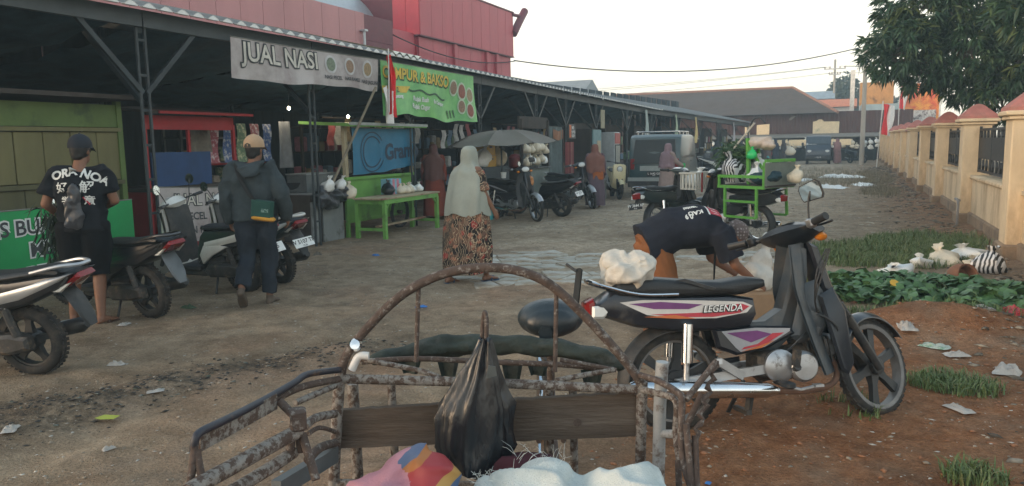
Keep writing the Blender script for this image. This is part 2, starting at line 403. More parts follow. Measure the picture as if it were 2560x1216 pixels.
# ================================================================ BOUNDARY WALL (right)
def boundary_wall():
    W = thing('boundary_wall', 'cream rendered boundary wall with pink capped pillars and dark metal grilles on the right', 'wall', (1.86, 20, 0))
    ox, oy = 1.86, 20
    cream = M('cream_render', srgb(216,194,160), .9, var=.14, scale=2.2, bump=.25, bscale=40, col2=srgb(160,138,110), mscale=1.9, mth=.57, msoft=.14, stretch=(1,1,.35))
    pink = M('pink_cap_paint', srgb(170,108,98), .85, var=.2, scale=5, bump=.3, col2=srgb(150,110,96), mscale=4, mth=.58, msoft=.1)
    iron = M('black_iron', (.018,.019,.02), .55, var=.3, scale=9, col2=(.05,.04,.032), mscale=12, mth=.6)
    grey = M('plinth_render', srgb(150,128,104), .95, var=.2, scale=3, bump=.4, col2=srgb(96,84,72), mscale=3, mth=.55, msoft=.15)
    pw = .46; far = [11.75+4.45*i for i in range(-1, 13)]
    me = {}
    def pillar_meshes():
        a = MB(); a.box((pw/2, 0, .95), (pw, pw, 1.9), bev=.015); me['shaft'] = a.mesh('shaft', cream)
        a = MB(); a.box((pw/2, 0, 1.815), (pw+.09, pw+.09, .05), bev=.01); a.box((pw/2, 0, 1.87), (pw+.17, pw+.17, .06), bev=.012); me['capital'] = a.mesh('capital', cream)
        a = MB(); h = (pw+.12)/2
        r0 = [Vector((pw/2+x*h, y*h, 1.90)) for x, y in ((-1,-1), (1,-1), (1,1), (-1,1))]
        r1 = [Vector((pw/2+(p.x-pw/2)*.98, p.y*.98, 1.945)) for p in r0]
        r2 = [Vector((pw/2+(p.x-pw/2)*.28, p.y*.28, 2.135)) for p in r0]; r3 = [Vector((pw/2+(p.x-pw/2)*.08, p.y*.08, 2.16)) for p in r0]
        a.loft([r0, r1, r2, r3]); me['cap'] = a.mesh('cap', pink, 30)
        a = MB(); a.box((pw/2, 0, .09), (pw+.10, pw+.10, .26), bev=.02); me['plinth'] = a.mesh('plinth', grey)
    pillar_meshes()
    for k, y in enumerate(far):
        s = link('pillar', me['shaft'], W, (0, y-pw/2-oy, 0))
        link('capital', me['capital'], s); link('cap', me['cap'], s); link('plinth', me['plinth'], s)
    # dwarf wall, its coping and the grille in each bay
    L = 4.45-pw; x0 = .17
    a = MB(); a.box((x0+.09, 0, .36), (.17, L, .98), bev=.008); mw = a.mesh('dwarf_wall', cream)
    a = MB(); a.box((x0+.09, 0, .875), (.26, L-.004, .06), bev=.012); mc = a.mesh('coping', cream)
    a = MB(); a.box((x0+.055, 0, .1), (.2, L-.01, .3), bev=.02); mp = a.mesh('plinth', grey)
    gx = x0+.09
    fr = MB()
    for z in (.99, 1.70): fr.box((gx, 0, z), (.035, L-.02, .04))
    for yy in (-L/2+.05, -L/6, L/6, L/2-.05): fr.box((gx, yy, 1.36), (.04, .04, .80))
    mfr = fr.mesh('grille_frame', iron, 0)
    bt = MB(); bt.box((gx, 0, 1.34), (.016, .016, .70)); mbar = bt.mesh('bar', iron, 0)
    pl = MB(); pl.box((gx-.012, 0, 1.385), (.006, L/3-.06, .36)); mpl = pl.mesh('sheet_panel', iron, 0)
    dm = MB(); dm.loft([[Vector((gx-.016, 0, 1.0)), Vector((gx-.016, .05, 1.09)), Vector((gx-.016, 0, 1.185)), Vector((gx-.016, -.05, 1.09))], [Vector((gx+.016, 0, 1.0)), Vector((gx+.016, .05, 1.09)), Vector((gx+.016, 0, 1.185)), Vector((gx+.016, -.05, 1.09))]]); mdm = dm.mesh('diamond', iron, 0)
    for k in range(len(far)-1):
        yc = (far[k]+far[k+1]-pw)/2-oy; y0 = yc
        dw = link('dwarf_wall', mw, W, (0, yc, 0)); link('coping', mc, dw); link('plinth', mp, dw)
        if k > 4:
            # beyond the fifth pillar the bays are filled up to pillar height
            f = MB(); f.box((x0+.09, 0, 1.36), (.15, L-.006, .9), bev=.01); f.build('infill_wall', cream, W, (0, yc, 0))
            f = MB(); h = .16
            f.loft([[Vector((x0+.09+s*h, yy, 1.815)) for s, yy in ((-1, -L/2), (1, -L/2), (1, L/2), (-1, L/2))], [Vector((x0+.09+s*.03, yy, 1.93)) for s, yy in ((-1, -L/2), (1, -L/2), (1, L/2), (-1, L/2))]])
            f.build('ridge_coping', pink, W, (0, yc, 0), smooth=0)
            continue
        g = link('grille_frame', mfr, W, (0, yc, 0))
        for s in (-1, 0, 1):
            link('sheet_panel', mpl, g, (0, s*L/3, 0))
            for q in (-.4, -.13, .13, .4):
                link('diamond', mdm, g, (0, s*L/3+q*L/3, 0)); link('diamond', mdm, g, (0, s*L/3+q*L/3, .50))
        for q in range(13): link('bar', mbar, g, (.006, -L/2+.2+q*(L-.4)/12, 0))
    # bent conduit stub at the wall foot
    a = MB(); a.tube(smooth_path([(-.10, 15.05-oy, 0), (-.10, 15.05-oy, .42), (-.10, 15.15-oy, .50), (-.10, 15.45-oy, .50), (-.02, 15.5-oy, .46)], 5), .022, 8)
    a.build('conduit', M('grey_pipe', (.2,.19,.18), .6), W)
boundary_wall()

# ================================================================ MARKET SHED
EX = lambda y: -7.72+max(0, y-33.5)*.089
EZ = lambda y: 3.27-.31*min(1, max(0, (y-8.5)/25))-.3*max(0, (y-33.5)/20)
POSTS = [6.83, 10.0, 13.05, 16.1, 19.6, 22.0, 25.0, 29.0, 33.0, 37.0, 41.0, 45.0, 49.0, 53.0]
def shed():
    S = thing('market_shed', 'long dark open market shed with corrugated roof on twin steel posts along the left', 'shed', (-8, 20, 0))
    O = Vector((-8, 20, 0))
    steel = M('dark_steel', (.035,.045,.05), .5, var=.25, scale=5, metal=.3)
    beamm = M('fascia_beam_paint', (.055,.068,.075), .55, var=.2, scale=3)
    sheetm = M('roof_sheet_grey', (.17,.18,.18), .75, var=.22, scale=2.5, col2=(.11,.10,.09), mscale=1.4, mth=.55, msoft=.15)
    creamy = M('translucent_sheet', (.62,.60,.5), .5, var=.1)
    slot_white = M('painted_light_slot', (.75,.76,.74), .8, var=.1)  # bright light slots under the roof crests, painted as white strips
    edge = M('sheet_edge', (.42,.44,.44), .7, var=.15)
    ps, amp, W_ = .25, .028, 1.0; slope = math.tan(R(13.0)); D = 5.4
    def sheet_mesh(nm, mat, lift=0):
        a = MB(); ny = 32
        def top(u, v):
            y = u*W_*1.03; x = .12-v*(D+.12); return Vector((x, y, (-x)*slope+amp*math.cos(2*math.pi*y/ps)+lift))
        a.grid(top, ny, 1); n = len(a.v)
        a.add([(p[0], p[1], p[2]-.008) for p in a.v], [tuple(reversed(f)) for f in a.f])
        for i in range(ny): a.add([a.v[i], a.v[i+1], a.v[n+i+1], a.v[n+i]], [(3, 2, 1, 0)], 1)
        return a.mesh(nm, [mat, edge], 60)
    ms = sheet_mesh('roof_sheet', sheetm); mcs = sheet_mesh('roof_sheet', creamy, .03)
    fl = MB()
    for i in range(4):
        y0 = (i)*ps; pts = [(-.36+.72*t/6, 0) for t in range(7)]
        top = [Vector((.118, y0+q[0]*ps, -.034+amp*math.cos(2*math.pi*q[0])*.9)) for q in pts]
        bot = [Vector((.118, y0+q[0]*ps, -.062)) for q in pts]
        ring = top+bot[::-1]; fl.loft([ring, [p-Vector((.05, 0, 0)) for p in ring]])
    mfl = fl.mesh('light_slot', slot_white, 0)
    y = 3.0
    while y < 53.6:
        dx = EX(y+1)-EX(y); o = link('roof_sheet', mcs if 11.8 < y < 12.9 else ms, S, Vector((EX(y), y, EZ(y)+.05))-O, (math.atan2(EZ(y+1)-EZ(y), 1), 0, -math.atan2(dx, 1)))
        if y < 34: link('light_slot', mfl, o)
        y += 1.0
    # fascia beam per bay
    ends = [3.0]+POSTS
    for a_, b_ in zip(ends[:-1], ends[1:]):
        a = MB(); x0, x1 = EX(a_)-.14, EX(b_)-.14
        a.bar((x0, a_+.01, EZ(a_)-.10), (x1, b_-.01, EZ(b_)-.10), .07, .20)
        a.xf(Matrix.Translation(-O)); a.build('fascia_beam', beamm, S, smooth=0)
        for dx, dz in ((1.7, .22), (3.4, .60)): a = MB(); a.bar((x0-dx, a_+.01, EZ(a_)+dz), (x1-dx, b_-.01, EZ(b_)+dz), .06, .12); a.xf(Matrix.Translation(-O)); a.build('purlin', steel, S, smooth=0)
    mrung = MB().box((0, 0, 0), (.02, .09, .03)).mesh('rung', steel, 0)
    for i, y in enumerate(POSTS):
        ex, ez = EX(y)-.16, EZ(y)
        for bx in (0, -4.6):
            a = MB()
            zt = ez-.2 if bx == 0 else ez+.75
            for dy in (-.06, .06): a.tube([(ex+bx, y+dy, -.08), (ex+bx, y+dy, zt)], .021, 8)
            p = a.xf(Matrix.Translation(-O)).build('post', steel, S)
            z = .4
            while z < zt-.1:
                if bx == 0: link('rung', mrung, p, Vector((ex, y, z))-O)
                z += .42
        a = MB(); a.bar((ex, y, ez-.20), (ex-4.9, y, ez+.72), .06, .14); a.xf(Matrix.Translation(-O)).build('rafter', steel, S, smooth=0)
        if i != 1:
            for sg in (-1, 1):
                a = MB(); a.bar((ex+.0, y+sg*.03, ez-.98), (ex-.0, y+sg*.85, ez-.16), .045, .06); a.xf(Matrix.Translation(-O)).build('brace', steel, S, smooth=0)
        a = MB(); a.bar((ex-.05, y, ez-1.1), (ex-1.15, y, ez+.02), .045, .06); a.xf(Matrix.Translation(-O)).build('brace', steel, S, smooth=0)
    # back wall of old boards, one board per metre
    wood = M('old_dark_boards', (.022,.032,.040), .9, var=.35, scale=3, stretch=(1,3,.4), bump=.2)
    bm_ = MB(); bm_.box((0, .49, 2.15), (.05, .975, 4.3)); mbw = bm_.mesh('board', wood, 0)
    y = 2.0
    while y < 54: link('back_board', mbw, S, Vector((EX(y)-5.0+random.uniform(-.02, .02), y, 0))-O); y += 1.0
    # end wall at the near (unseen) end, and partitions
    # sagging dark shade net under the roof
    net = M('navy_shade_net', (.030,.072,.100), .8, var=.5, scale=2.2, bump=.3, bscale=12)
    for (y0, y1) in ((3.2, 6.7), (6.95, 9.9), (10.1, 13.0), (13.15, 16.0), (16.2, 19.5), (19.7, 24.9), (25.1, 33)):
        def f(u, v, y0=y0, y1=y1):
            x = EX(y0)-.35-u*4.5; yy = y0+(y1-y0)*v; sag = .16*math.sin(math.pi*v)**.8*math.sin(math.pi*min(1, u*1.0+.12))
            wr = .05*(mnoise.noise(Vector((x*1.5, yy*2.2, 3)))+.6*mnoise.noise(Vector((x*4, yy*5, 1))))
            return Vector((x, yy, EZ(yy)-.10-.62*u**.8-sag+wr*1.6))-O
        a = MB(); a.grid(f, 26, 22); a.build('shade_net', net, S)
    # added unseen sheet closing the near end, so that the first bay stays dark
    a = MB(); a.grid(lambda u, v: Vector((-8.2-u*4.6, 3.1+.05*math.sin(u*17), .1+v*3.2))-O, 30, 2); a.build('end_light_block', net, S)
    return S
shed()

# ================================================================ RED BUILDING behind the shed
def red_building():
    B = thing('red_building', 'tall red panel-clad building with overhanging upper storey behind the market shed', 'building', (-16, 30, 0)); O = Vector((-16, 30, 0))
    red = M('red_cladding', srgb(176,66,78), .5, var=.1, scale=1.2, stretch=(1,1,.3))
    red_lit = M('red_cladding_lit', srgb(192,58,72), .5, var=.1, scale=1.2)  # same red cladding, painted brighter on the face that catches more light
    pink = M('faded_pink_cladding', srgb(186,128,128), .6, var=.1, scale=.8, stretch=(1,1,.25))
    dark = M('maroon_trim', srgb(104,40,52), .6, var=.15)
    grey = M('zinc_vault', (.45,.48,.5), .45, var=.1, metal=.4)
    win = M('pale_window_glass', (.55,.6,.6), .15, var=.1)
    frame = M('red_window_frame', srgb(120,36,46), .5)
    def bx(nm, x0, x1, y0, y1, z0, z1, m, par=B, bev=0):
        a = MB(); a.box(((x0+x1)/2+16, (y0+y1)/2-30, (z0+z1)/2), (x1-x0, y1-y0, z1-z0), bev=bev); return a.build(nm, m, par, smooth=0)
    core = bx('core', -24, -16.2, 27.6, 36.7, 0, 8.0, dark)
    bx('upper_core', -17.2, -16.06, 27.46, 36.74, 6.1, 8.15, dark)
    y = 27.4; i = 0
    while y < 36.7:
        y1 = min(y+.94, 36.82); bx('cladding_panel', -16.06, -16.0, y+.008, y1-.008, 6.05, 8.22, red); y = y1
    for x in (-17.26, -16.64): bx('cladding_panel', x+.008, x+.61, 27.36, 27.42, 6.05, 8.6, red_lit)
    bx('soffit_trim', -16.25, -15.97, 27.33, 36.86, 6.0, 6.045, dark); bx('parapet_trim', -16.1, -15.96, 27.33, 36.86, 8.225, 8.29, dark)
    y = 27.5
    while y < 36.7:
        y1 = min(y+1.15, 36.72); bx('cladding_panel', -16.2, -16.14, y+.008, y1-.008, 2.5, 5.99, red); y = y1
    for x in (-17.26, -16.74): bx('cladding_panel', x+.01, x+.50, 27.50, 27.56, 2.5, 5.98, red_lit)
    for y in (30.5, 33.8, 34.9): bx('pilaster', -16.14, -16.02, y-.12, y+.12, 2.5, 5.985, red)
    for (y0, y1, z1) in ((29.9, 30.25, 4.95), (31.6, 33.6, 4.55), (34.25, 34.6, 4.75)):
        w_ = bx('window', -16.14, -16.10, y0, y1, 3.2, z1, win); 
        bx('window_frame', -16.14, -16.07, y0-.05, y0, 3.2, z1+.05, frame, w_); bx('window_frame', -16.14, -16.07, y1, y1+.05, 3.2, z1+.05, frame, w_); bx('window_frame', -16.14, -16.07, y0+.002, y1-.002, z1, z1+.05, frame, w_)
    # roof gutter outlet at the far corner
    a = MB(); a.tube([(.0, 6.7, 8.14), (.02, 8.1, 8.22)], .09, 8); a.build('gutter_arm', dark, B)
    a = MB(); a.tube(smooth_path([(.03, 8.22, 8.62), (.03, 8.12, 8.45), (.02, 7.5, 7.9), (.0, 6.78, 7.05)], 4), [.27]*13, 10) if False else a.tube([(.03, 8.3, 8.55), (.02, 7.5, 7.85), (0, 6.84, 7.2)], [.2, .2, .2], 12); a.build('rain_pipe', dark, B)
    # lower pink wing
    bx('wing_core', -22, -16.1, 9.0, 25.3, 0, 6.2, dark)
    y = 9.0
    while y < 23.4:
        y1 = min(y+.93, 23.5); bx('wing_panel', -16.08, -16.02, y+.008, y1-.008, 2.0, 6.31, pink); y = y1
    bx('wing_panel', -16.1, -16.04, 23.52, 25.4, 5.4, 6.29, dark); bx('wing_panel', -16.1, -16.04, 23.52, 25.4, 2, 5.39, dark)
    bx('wing_link', -17.5, -16.3, 25.42, 27.45, 2, 6.1, red)
    # zinc vault behind the wing
    a = MB(); pts = arc((-21+16, 0, 5.2), 3.2, R(20), R(110), 14)
    a.loft([[p+Vector((0, -16, 0)) for p in pts], [p+Vector((0, 1.2, 0)) for p in pts]], False, False, closed=False); a.build('vault_roof', grey, B)
    a = MB(); a.tube([(.1, -6.7, 4.2), (.1, -6.7, 5.65)], .05, 8); a.box((.1, -6.7, 5.68), (.2, .2, .06)); a.build('flue', grey, B)
red_building()

# ================================================================ FAR BUILDING across the end of the lane
def far_building():
    B = thing('brown_hall', 'low brown hall with big grey hipped roof closing the far end of the lane', 'building', (-6, 60, 0)); O = Vector((-6, 60, 0))
    brown = M('brown_corrugated', srgb(74,46,42), .8, var=.15, scale=1.0)
    tile = M('weathered_roof_tiles', srgb(86,72,64), .9, var=.25, scale=2.5, bump=.3, bscale=20, col2=srgb(90,84,82), mscale=.6, mth=.55, msoft=.2)
    ridge = M('ridge_tiles', srgb(150,112,96), .9)
    cream = M('cream_placard', srgb(214,200,168), .9, var=.08, scale=3, col2=srgb(150,150,120), mscale=2.5, mth=.66)
    warm = M('white_placard', srgb(236,214,176), .85, var=.08)
    greyl = M('awning_grey', srgb(128,124,116), .9, var=.15, scale=2)
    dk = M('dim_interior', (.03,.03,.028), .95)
    # ribbed wall sheets
    a = MB(); n = 40
    def f(u, v): return Vector((u*1.0, -.015*math.cos(u*2*math.pi*5), v*3.5))
    a.grid(f, n, 1); me = a.mesh('wall_sheet', brown, 0)
    for i in range(26): link('wall_sheet', me, B, (-16+i*1.0, 0, 0))
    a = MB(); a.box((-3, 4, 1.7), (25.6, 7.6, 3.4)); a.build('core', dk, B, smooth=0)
    # hipped roof
    e = [(-16.8, -.7, 3.4), (5.2, -.7, 3.4), (5.2, 9, 3.4), (-16.8, 9, 3.4)]; r0, r1 = (-12.4, 4.2, 5.55), (1.85, 4.2, 5.55)
    a = MB(); a.add([*e, r0, r1], [(0, 1, 5, 4), (1, 2, 5), (2, 3, 4, 5), (3, 0, 4), (0, 3, 2, 1)]); a.build('roof', tile, B, smooth=0)
    a = MB(); a.tube([r0, r1], .12, 6); a.tube([r1, (5.2, -.7, 3.42)], .11, 6); a.build('ridge', ridge, B)
    # placards
    def plac(nm, poly, m): 
        a = MB(); a.prism(poly, (0, -.09, 0), (1,0,0), (0,0,1), (0, .05, 0)); a.build(nm, m, B, smooth=0)
    plac('placard', [(3.55, 1.95), (5.3, 1.95), (5.32, 2.78), (4.3, 2.80), (4.15, 2.95), (3.95, 2.96), (3.75, 2.84), (3.55, 2.80)], cream)
    plac('placard', [(-.35, 1.9), (.55, 1.92), (.55, 2.72), (-.35, 2.66)], warm)
    plac('placard', [(-1.2, 1.85), (-.85, 1.85), (-.85, 2.62), (-1.2, 2.6)], warm)
    plac('patch', [(1.9, 2.95), (2.05, 2.95), (2.4, 3.25), (2.2, 3.25), (1.95, 3.12)], greyl)
    # awning over the stalls along the wall
    a = MB(); a.add([(-9, -2.0, 1.72), (8, -2.0, 1.72), (8, -.05, 1.95), (-9, -.05, 1.95), (-9, -2.0, 1.66), (8, -2.0, 1.66), (8, -.05, 1.89), (-9, -.05, 1.89)], [(0,1,2,3), (7,6,5,4), (0,4,5,1), (1,5,6,2), (2,6,7,3), (3,7,4,0)]); a.build('awning', greyl, B, smooth=0)
    for i in range(9):
        a = MB(); a.box((-8.8+i*2.05, -1.95, .83), (.07, .07, 1.66)); a.build('awning_post', M('dark_steel'), B, smooth=0)
    a = MB(); a.box((-.5, -.5, .4), (16.5, .8, .8)); a.build('counter', dk, B, smooth=0)
far_building()

def bag_mesh(nm, mat, r=.16, h=.34, seed=0, knot=True, vox=None):
    """knotted plastic carrier bag: lumpy belly gathered into a neck with two ears"""
    rnd = random.Random(seed); a = MB(); n = 14; rings = []; lx, ly = rnd.uniform(-.5, .5)*r, rnd.uniform(-.5, .5)*r
    prof = [(.02, 0), (.7, .03), (.98, .18), (1.0, .38), (.86, .56), (.52, .72), (.22, .82), (.15, .88), (.24, .95), (.34, 1.06)]
    for k, (q, z) in enumerate(prof):
        ring = []
        for j in range(n):
            an = 2*math.pi*j/n; pl = 1+.16*math.sin(j*2.4+seed)*(1 if k > 2 else .5)+.12*rnd.uniform(-1, 1)+.45*mnoise.noise(Vector((math.cos(an)*1.2+seed*3.1, math.sin(an)*1.2, z*2.2)))
            ring.append(Vector((r*q*pl*math.cos(an)+lx*z*z, r*q*pl*math.sin(an)*.85+ly*z*z, h*z+h*.05*rnd.uniform(-1, 1)*(k > 1))))
        rings.append(ring)
    a.loft(rings, True, False); return a.mesh(nm, mat, 70)
PW = M('white_plastic_bag', (.72,.74,.72), .35, var=.1, scale=6, bump=.3, bscale=30)
PC = M('cream_plastic_bag', (.62,.55,.42), .4, var=.15, scale=6, bump=.3, bscale=30)
PR = M('red_plastic_bag', (.5,.05,.04), .35, var=.15, bump=.3, bscale=30)
PB = M('black_plastic_bag', (.012,.015,.019), .32, var=.3, bump=.06, bscale=14)
PO = M('orange_plastic_bag', (.55,.22,.06), .35, var=.15, bump=.3, bscale=30)
PG = M('green_plastic_bag', (.02,.5,.13), .35, var=.15, bump=.2, bscale=30)
PT = M('teal_plastic', (.05,.32,.34), .4, var=.15)
PY = M('yellow_plastic', (.62,.36,.03), .45, var=.12)
PBL = M('blue_plastic', (.03,.10,.32), .4, var=.15)
BAGM = [bag_mesh('plastic_bag', [PW, PC, PW][i], .16, .36, i) for i in range(3)]

def far_goods():
    rnd = random.Random(5); k = 0
    for i in range(38):
        x = -9.5+i*.42+rnd.uniform(-.1, .1)
        if x > 4.6: continue
        for row in range(2):
            if rnd.random() < .25: continue
            o = link('plastic_bag', BAGM[rnd.randrange(3)], None, (x, 57.9+rnd.uniform(-.1, .1), 1.12+row*.0-.28*row+rnd.uniform(-.05, .12)), (0, 0, rnd.uniform(0, 6)))
            o.scale = [rnd.uniform(.8, 1.25)]*3
            tag(o, 'pale filled plastic bag hung in the row under the far hall awning', 'plastic bag', 'bags hung along the far hall'); k += 1
    for i in range(7):
        o = MB(); o.grid(lambda u, v: Vector(((u-.5)*.75, .02*math.sin(u*9), (v-.5)*.42)), 8, 2)
        tag(o.build('paper_sign', M('white_placard'), None, (-5.2+i*.82+rnd.uniform(-.1, .1), 57.7, 1.32)), 'white printed sheet clipped under the far hall awning', 'sign', 'white sheets under the far awning')
far_goods()

# ================================================================ POLES AND WIRES
def utility_pole(name, label, x, y, h, r0, r1, arms):
    P = thing(name, label, 'pole', (x, y, gz(x, y)-.1))
    conc = M('pole_concrete', srgb(158,152,142), .9, var=.15, scale=3, stretch=(1,1,.3))
    a = MB(); a.tube([(0,0,0), (0,0,h*.5), (0,0,h)], [r0, (r0+r1)/2, r1], 12); a.build('shaft', conc, P)
    if arms:
        for z, wd in arms:
            a = MB(); a.box((0, -r1-.05, z), (wd, .09, .11)); c = a.build('crossarm', M('arm_steel', (.3,.3,.29), .6), P)
            for s in (-1, -.5, .5, 1):
                i = MB(); i.lathe([(.03, 0), (.07, .05), (.05, .1), (.07, .14), (.02, .2)], 8, (s*wd*.46, -r1-.05, z+.055)); i.build('insulator', M('insulator_brown', (.2,.12,.08), .3), c)
    else:
        a = MB(); a.box((0, -r1-.03, h-.5), (.18, .06, .05)); a.build('bracket', M('arm_steel'), P)
    return P
utility_pole('utility_pole', 'plain grey concrete utility pole at the far end of the boundary wall', .72, 50, 7.35, .15, .10, None)
utility_pole('utility_pole', 'distant power pole with crossarm beyond the brown hall roof', -1.7, 92, 10.2, .17, .11, [(9.2, 2.2), (8.6, 1.2)])
def wire(name, label, a, b, sag, r=.014):
    a, b = Vector(a), Vector(b); pts = [a.lerp(b, t/24)-Vector((0, 0, sag*4*(t/24)*(1-t/24))) for t in range(25)]
    m = MB(); m.tube(pts, r, 5); tag(m.build(name, M('black_cable', (.02,.02,.022), .6)), label, 'cable')
wire('overhead_cable', 'thick black cable sagging from the red building to the concrete utility pole', (-16.0, 36.8, 5.86), (.62, 49.9, 6.86), .95, .03)
wire('overhead_cable', 'short black cable running right from the pole top into the tree', (.8, 49.9, 6.86), (9, 44, 6.3), .25, .025)
for k, (za, zb) in enumerate(((9.35, 9.6), (9.35, 9.1), (8.7, 8.5))):
    wire('power_line', ['top', 'middle', 'lowest'][k]+' thin power line left of the distant power pole', (-1.7-.9+k*.5, 91.9, za), (-60, 88, zb-1.5), .8, .02)
    wire('power_line', ['top', 'middle', 'lowest'][k]+' thin power line right of the distant power pole', (-1.7+.9-k*.3, 91.9, za), (40, 96, zb+.6), .8, .02)
wire('service_cable', 'thin dark cable strung across the face of the red building', (-15.9, 25.2, 5.75), (-15.85, 36.8, 5.83), .45, .025)

# ================================================================ FAR ROOFS, BILLBOARDS, FLAGS
def house(name, label, x, y, w_, d, h, rh, wallc, roofc):
    B = thing(name, label, 'house', (x, y, 0))
    a = MB(); a.box((0, d/2, h/2), (w_, d, h)); a.build('wall', M('wall_'+name+str(int(x*10)), wallc, .9, var=.12, scale=1), B, smooth=0)
    a = MB(); o = .5
    a.add([(-w_/2-o, -o, h), (w_/2+o, -o, h), (w_/2+o, d+o, h), (-w_/2-o, d+o, h), (-w_/2-o, d/2, h+rh), (w_/2+o, d/2, h+rh)], [(0,1,5,4), (2,3,4,5), (1,2,5), (3,0,4), (3,2,1,0)])
    a.build('roof', M('roof_'+name+str(int(x*10)), roofc, .9, var=.15, scale=2), B, smooth=0)
    for i in (-1, 1):
        q = MB(); q.box((i*w_*.25, -.03, h*.72), (w_*.16, .05, h*.3)); q.build('window', M('dark_pane', (.05,.06,.07), .2), B, smooth=0)
house('gabled_store', 'grey gabled roof seen beyond the shed, right of the red building', -23.4, 62, 4.6, 5, 5.5, 1.5, (.2,.22,.22), (.26,.28,.29))
house('tiled_house', 'distant house with orange tiled roof right of the brown hall roof', -2.4, 84, 5, 6, 4.7, .9, (.42,.44,.46), srgb(206,122,86))
house('tin_house', 'distant house with blue grey tin roof between the hall and the power pole', -4.6, 90, 5, 6, 5.8, 1.0, (.3,.34,.36), (.3,.36,.4))
def billboard(label, x, y, w_, z0, z1, m, extra=None, legs=True):
    B = thing('billboard', label, 'billboard', (x, y, 0))
    a = MB(); a.grid(lambda u, v: Vector(((u-.5)*w_, .12*math.sin(u*5)*v, z0+(z1-z0)*v)), 12, 4); s = a.build('printed_sheet', m, B)
    if legs:
        for sx in (-.48, .48):
            a = MB(); a.tube([(sx*w_, .08, 0), (sx*w_, .08, z1)], .06, 8); a.build('leg', M('arm_steel'), B)
    return B, s
B1, s1 = billboard('orange and red billboard glowing in low sun behind the wall', 4.9, 66, 2.4, 2.6, 5.6, M('sunlit_print', srgb(214,70,34), .7, var=.3, scale=1.2, col2=srgb(246,170,60), mscale=.9, mth=.5, msoft=.1))  # low sun's warm orange glow is put into the red print's colours
a = MB(); a.box((.25, -.08, 3.15), (1.5, .03, .9)); a.build('caption_panel', M('caption_white', (.6,.58,.55), .8, col2=(.1,.05,.05), mscale=5, mth=.56), B1, smooth=0)
a = MB(); a.box((1.25, -.05, 3.9), (.12, .1, 2.9)); a.build('frame_post', M('pale_frame', (.75,.72,.66), .7), B1, smooth=0)
B2, s2 = billboard('tan printed banner sagging on poles beside the utility pole', 1.75, 64, 2.3, 4.0, 5.7, M('tan_print', srgb(196,142,84), .8, var=.2, scale=1.2, col2=srgb(92,60,40), mscale=.8, mth=.6))
B3, s3 = billboard('pale blue torn sheet hanging below the tan banner', 2.0, 62, 2.6, 2.6, 4.0, M('pale_blue_print', srgb(160,176,180), .8, var=.15, scale=1.5, col2=srgb(120,170,180), mscale=.8, mth=.55), legs=False)
a = MB(); 
for sx in (-1.2, 1.2): a.tube([(sx, .06, 0), (sx, .06, 4.0)], .04, 6)
a.build('leg', M('arm_steel'), B3)
def flag(label, x, y, z1, hgt_, wd, lean=0, droop=True, ztop=None):
    F_ = thing('flag', label, 'flag', (x, y, 0))
    a = MB(); a.tube([(0,0,0), (lean, 0, z1+.15)], .025, 8); a.build('pole', M('flag_pole_white', (.6,.6,.58), .5), F_)
    def cl(u, v):   # hanging limp: folds round the pole
        return Vector((lean*.97+.03+wd*u*(1-.25*v)+.05*math.sin(v*5+u*6), .06*math.sin(u*14+v*3), z1-hgt_*v-.12*u))
    a = MB(); a.grid(lambda u, v: cl(u*.5, v), 8, 16); a.build('red_half', M('flag_red', srgb(214,40,44), .8, var=.12, scale=3), F_)
    a = MB(); a.grid(lambda u, v: cl(.5+u*.5, v)+Vector((-.02-.12*u*u*0, 0, 0)), 8, 16); a.build('white_half', M('flag_white', (.75,.74,.72), .8, var=.08), F_)
flag('red and white flag hanging limp above the far end of the wall', 1.35, 44, 3.3, 1.55, .55, .18)
flag('narrow red and white flag on a pole behind the boundary wall', 3.0, 58, 5.4, 1.9, .5, .0)
a = MB(); a.box((0, 0, 3.4), (.32, .28, 6.8)); tag(a.build('white_pylon', M('pale_frame'), None, (.1, 66, 0), smooth=0), 'slim white pylon standing left of the utility pole', 'pylon')

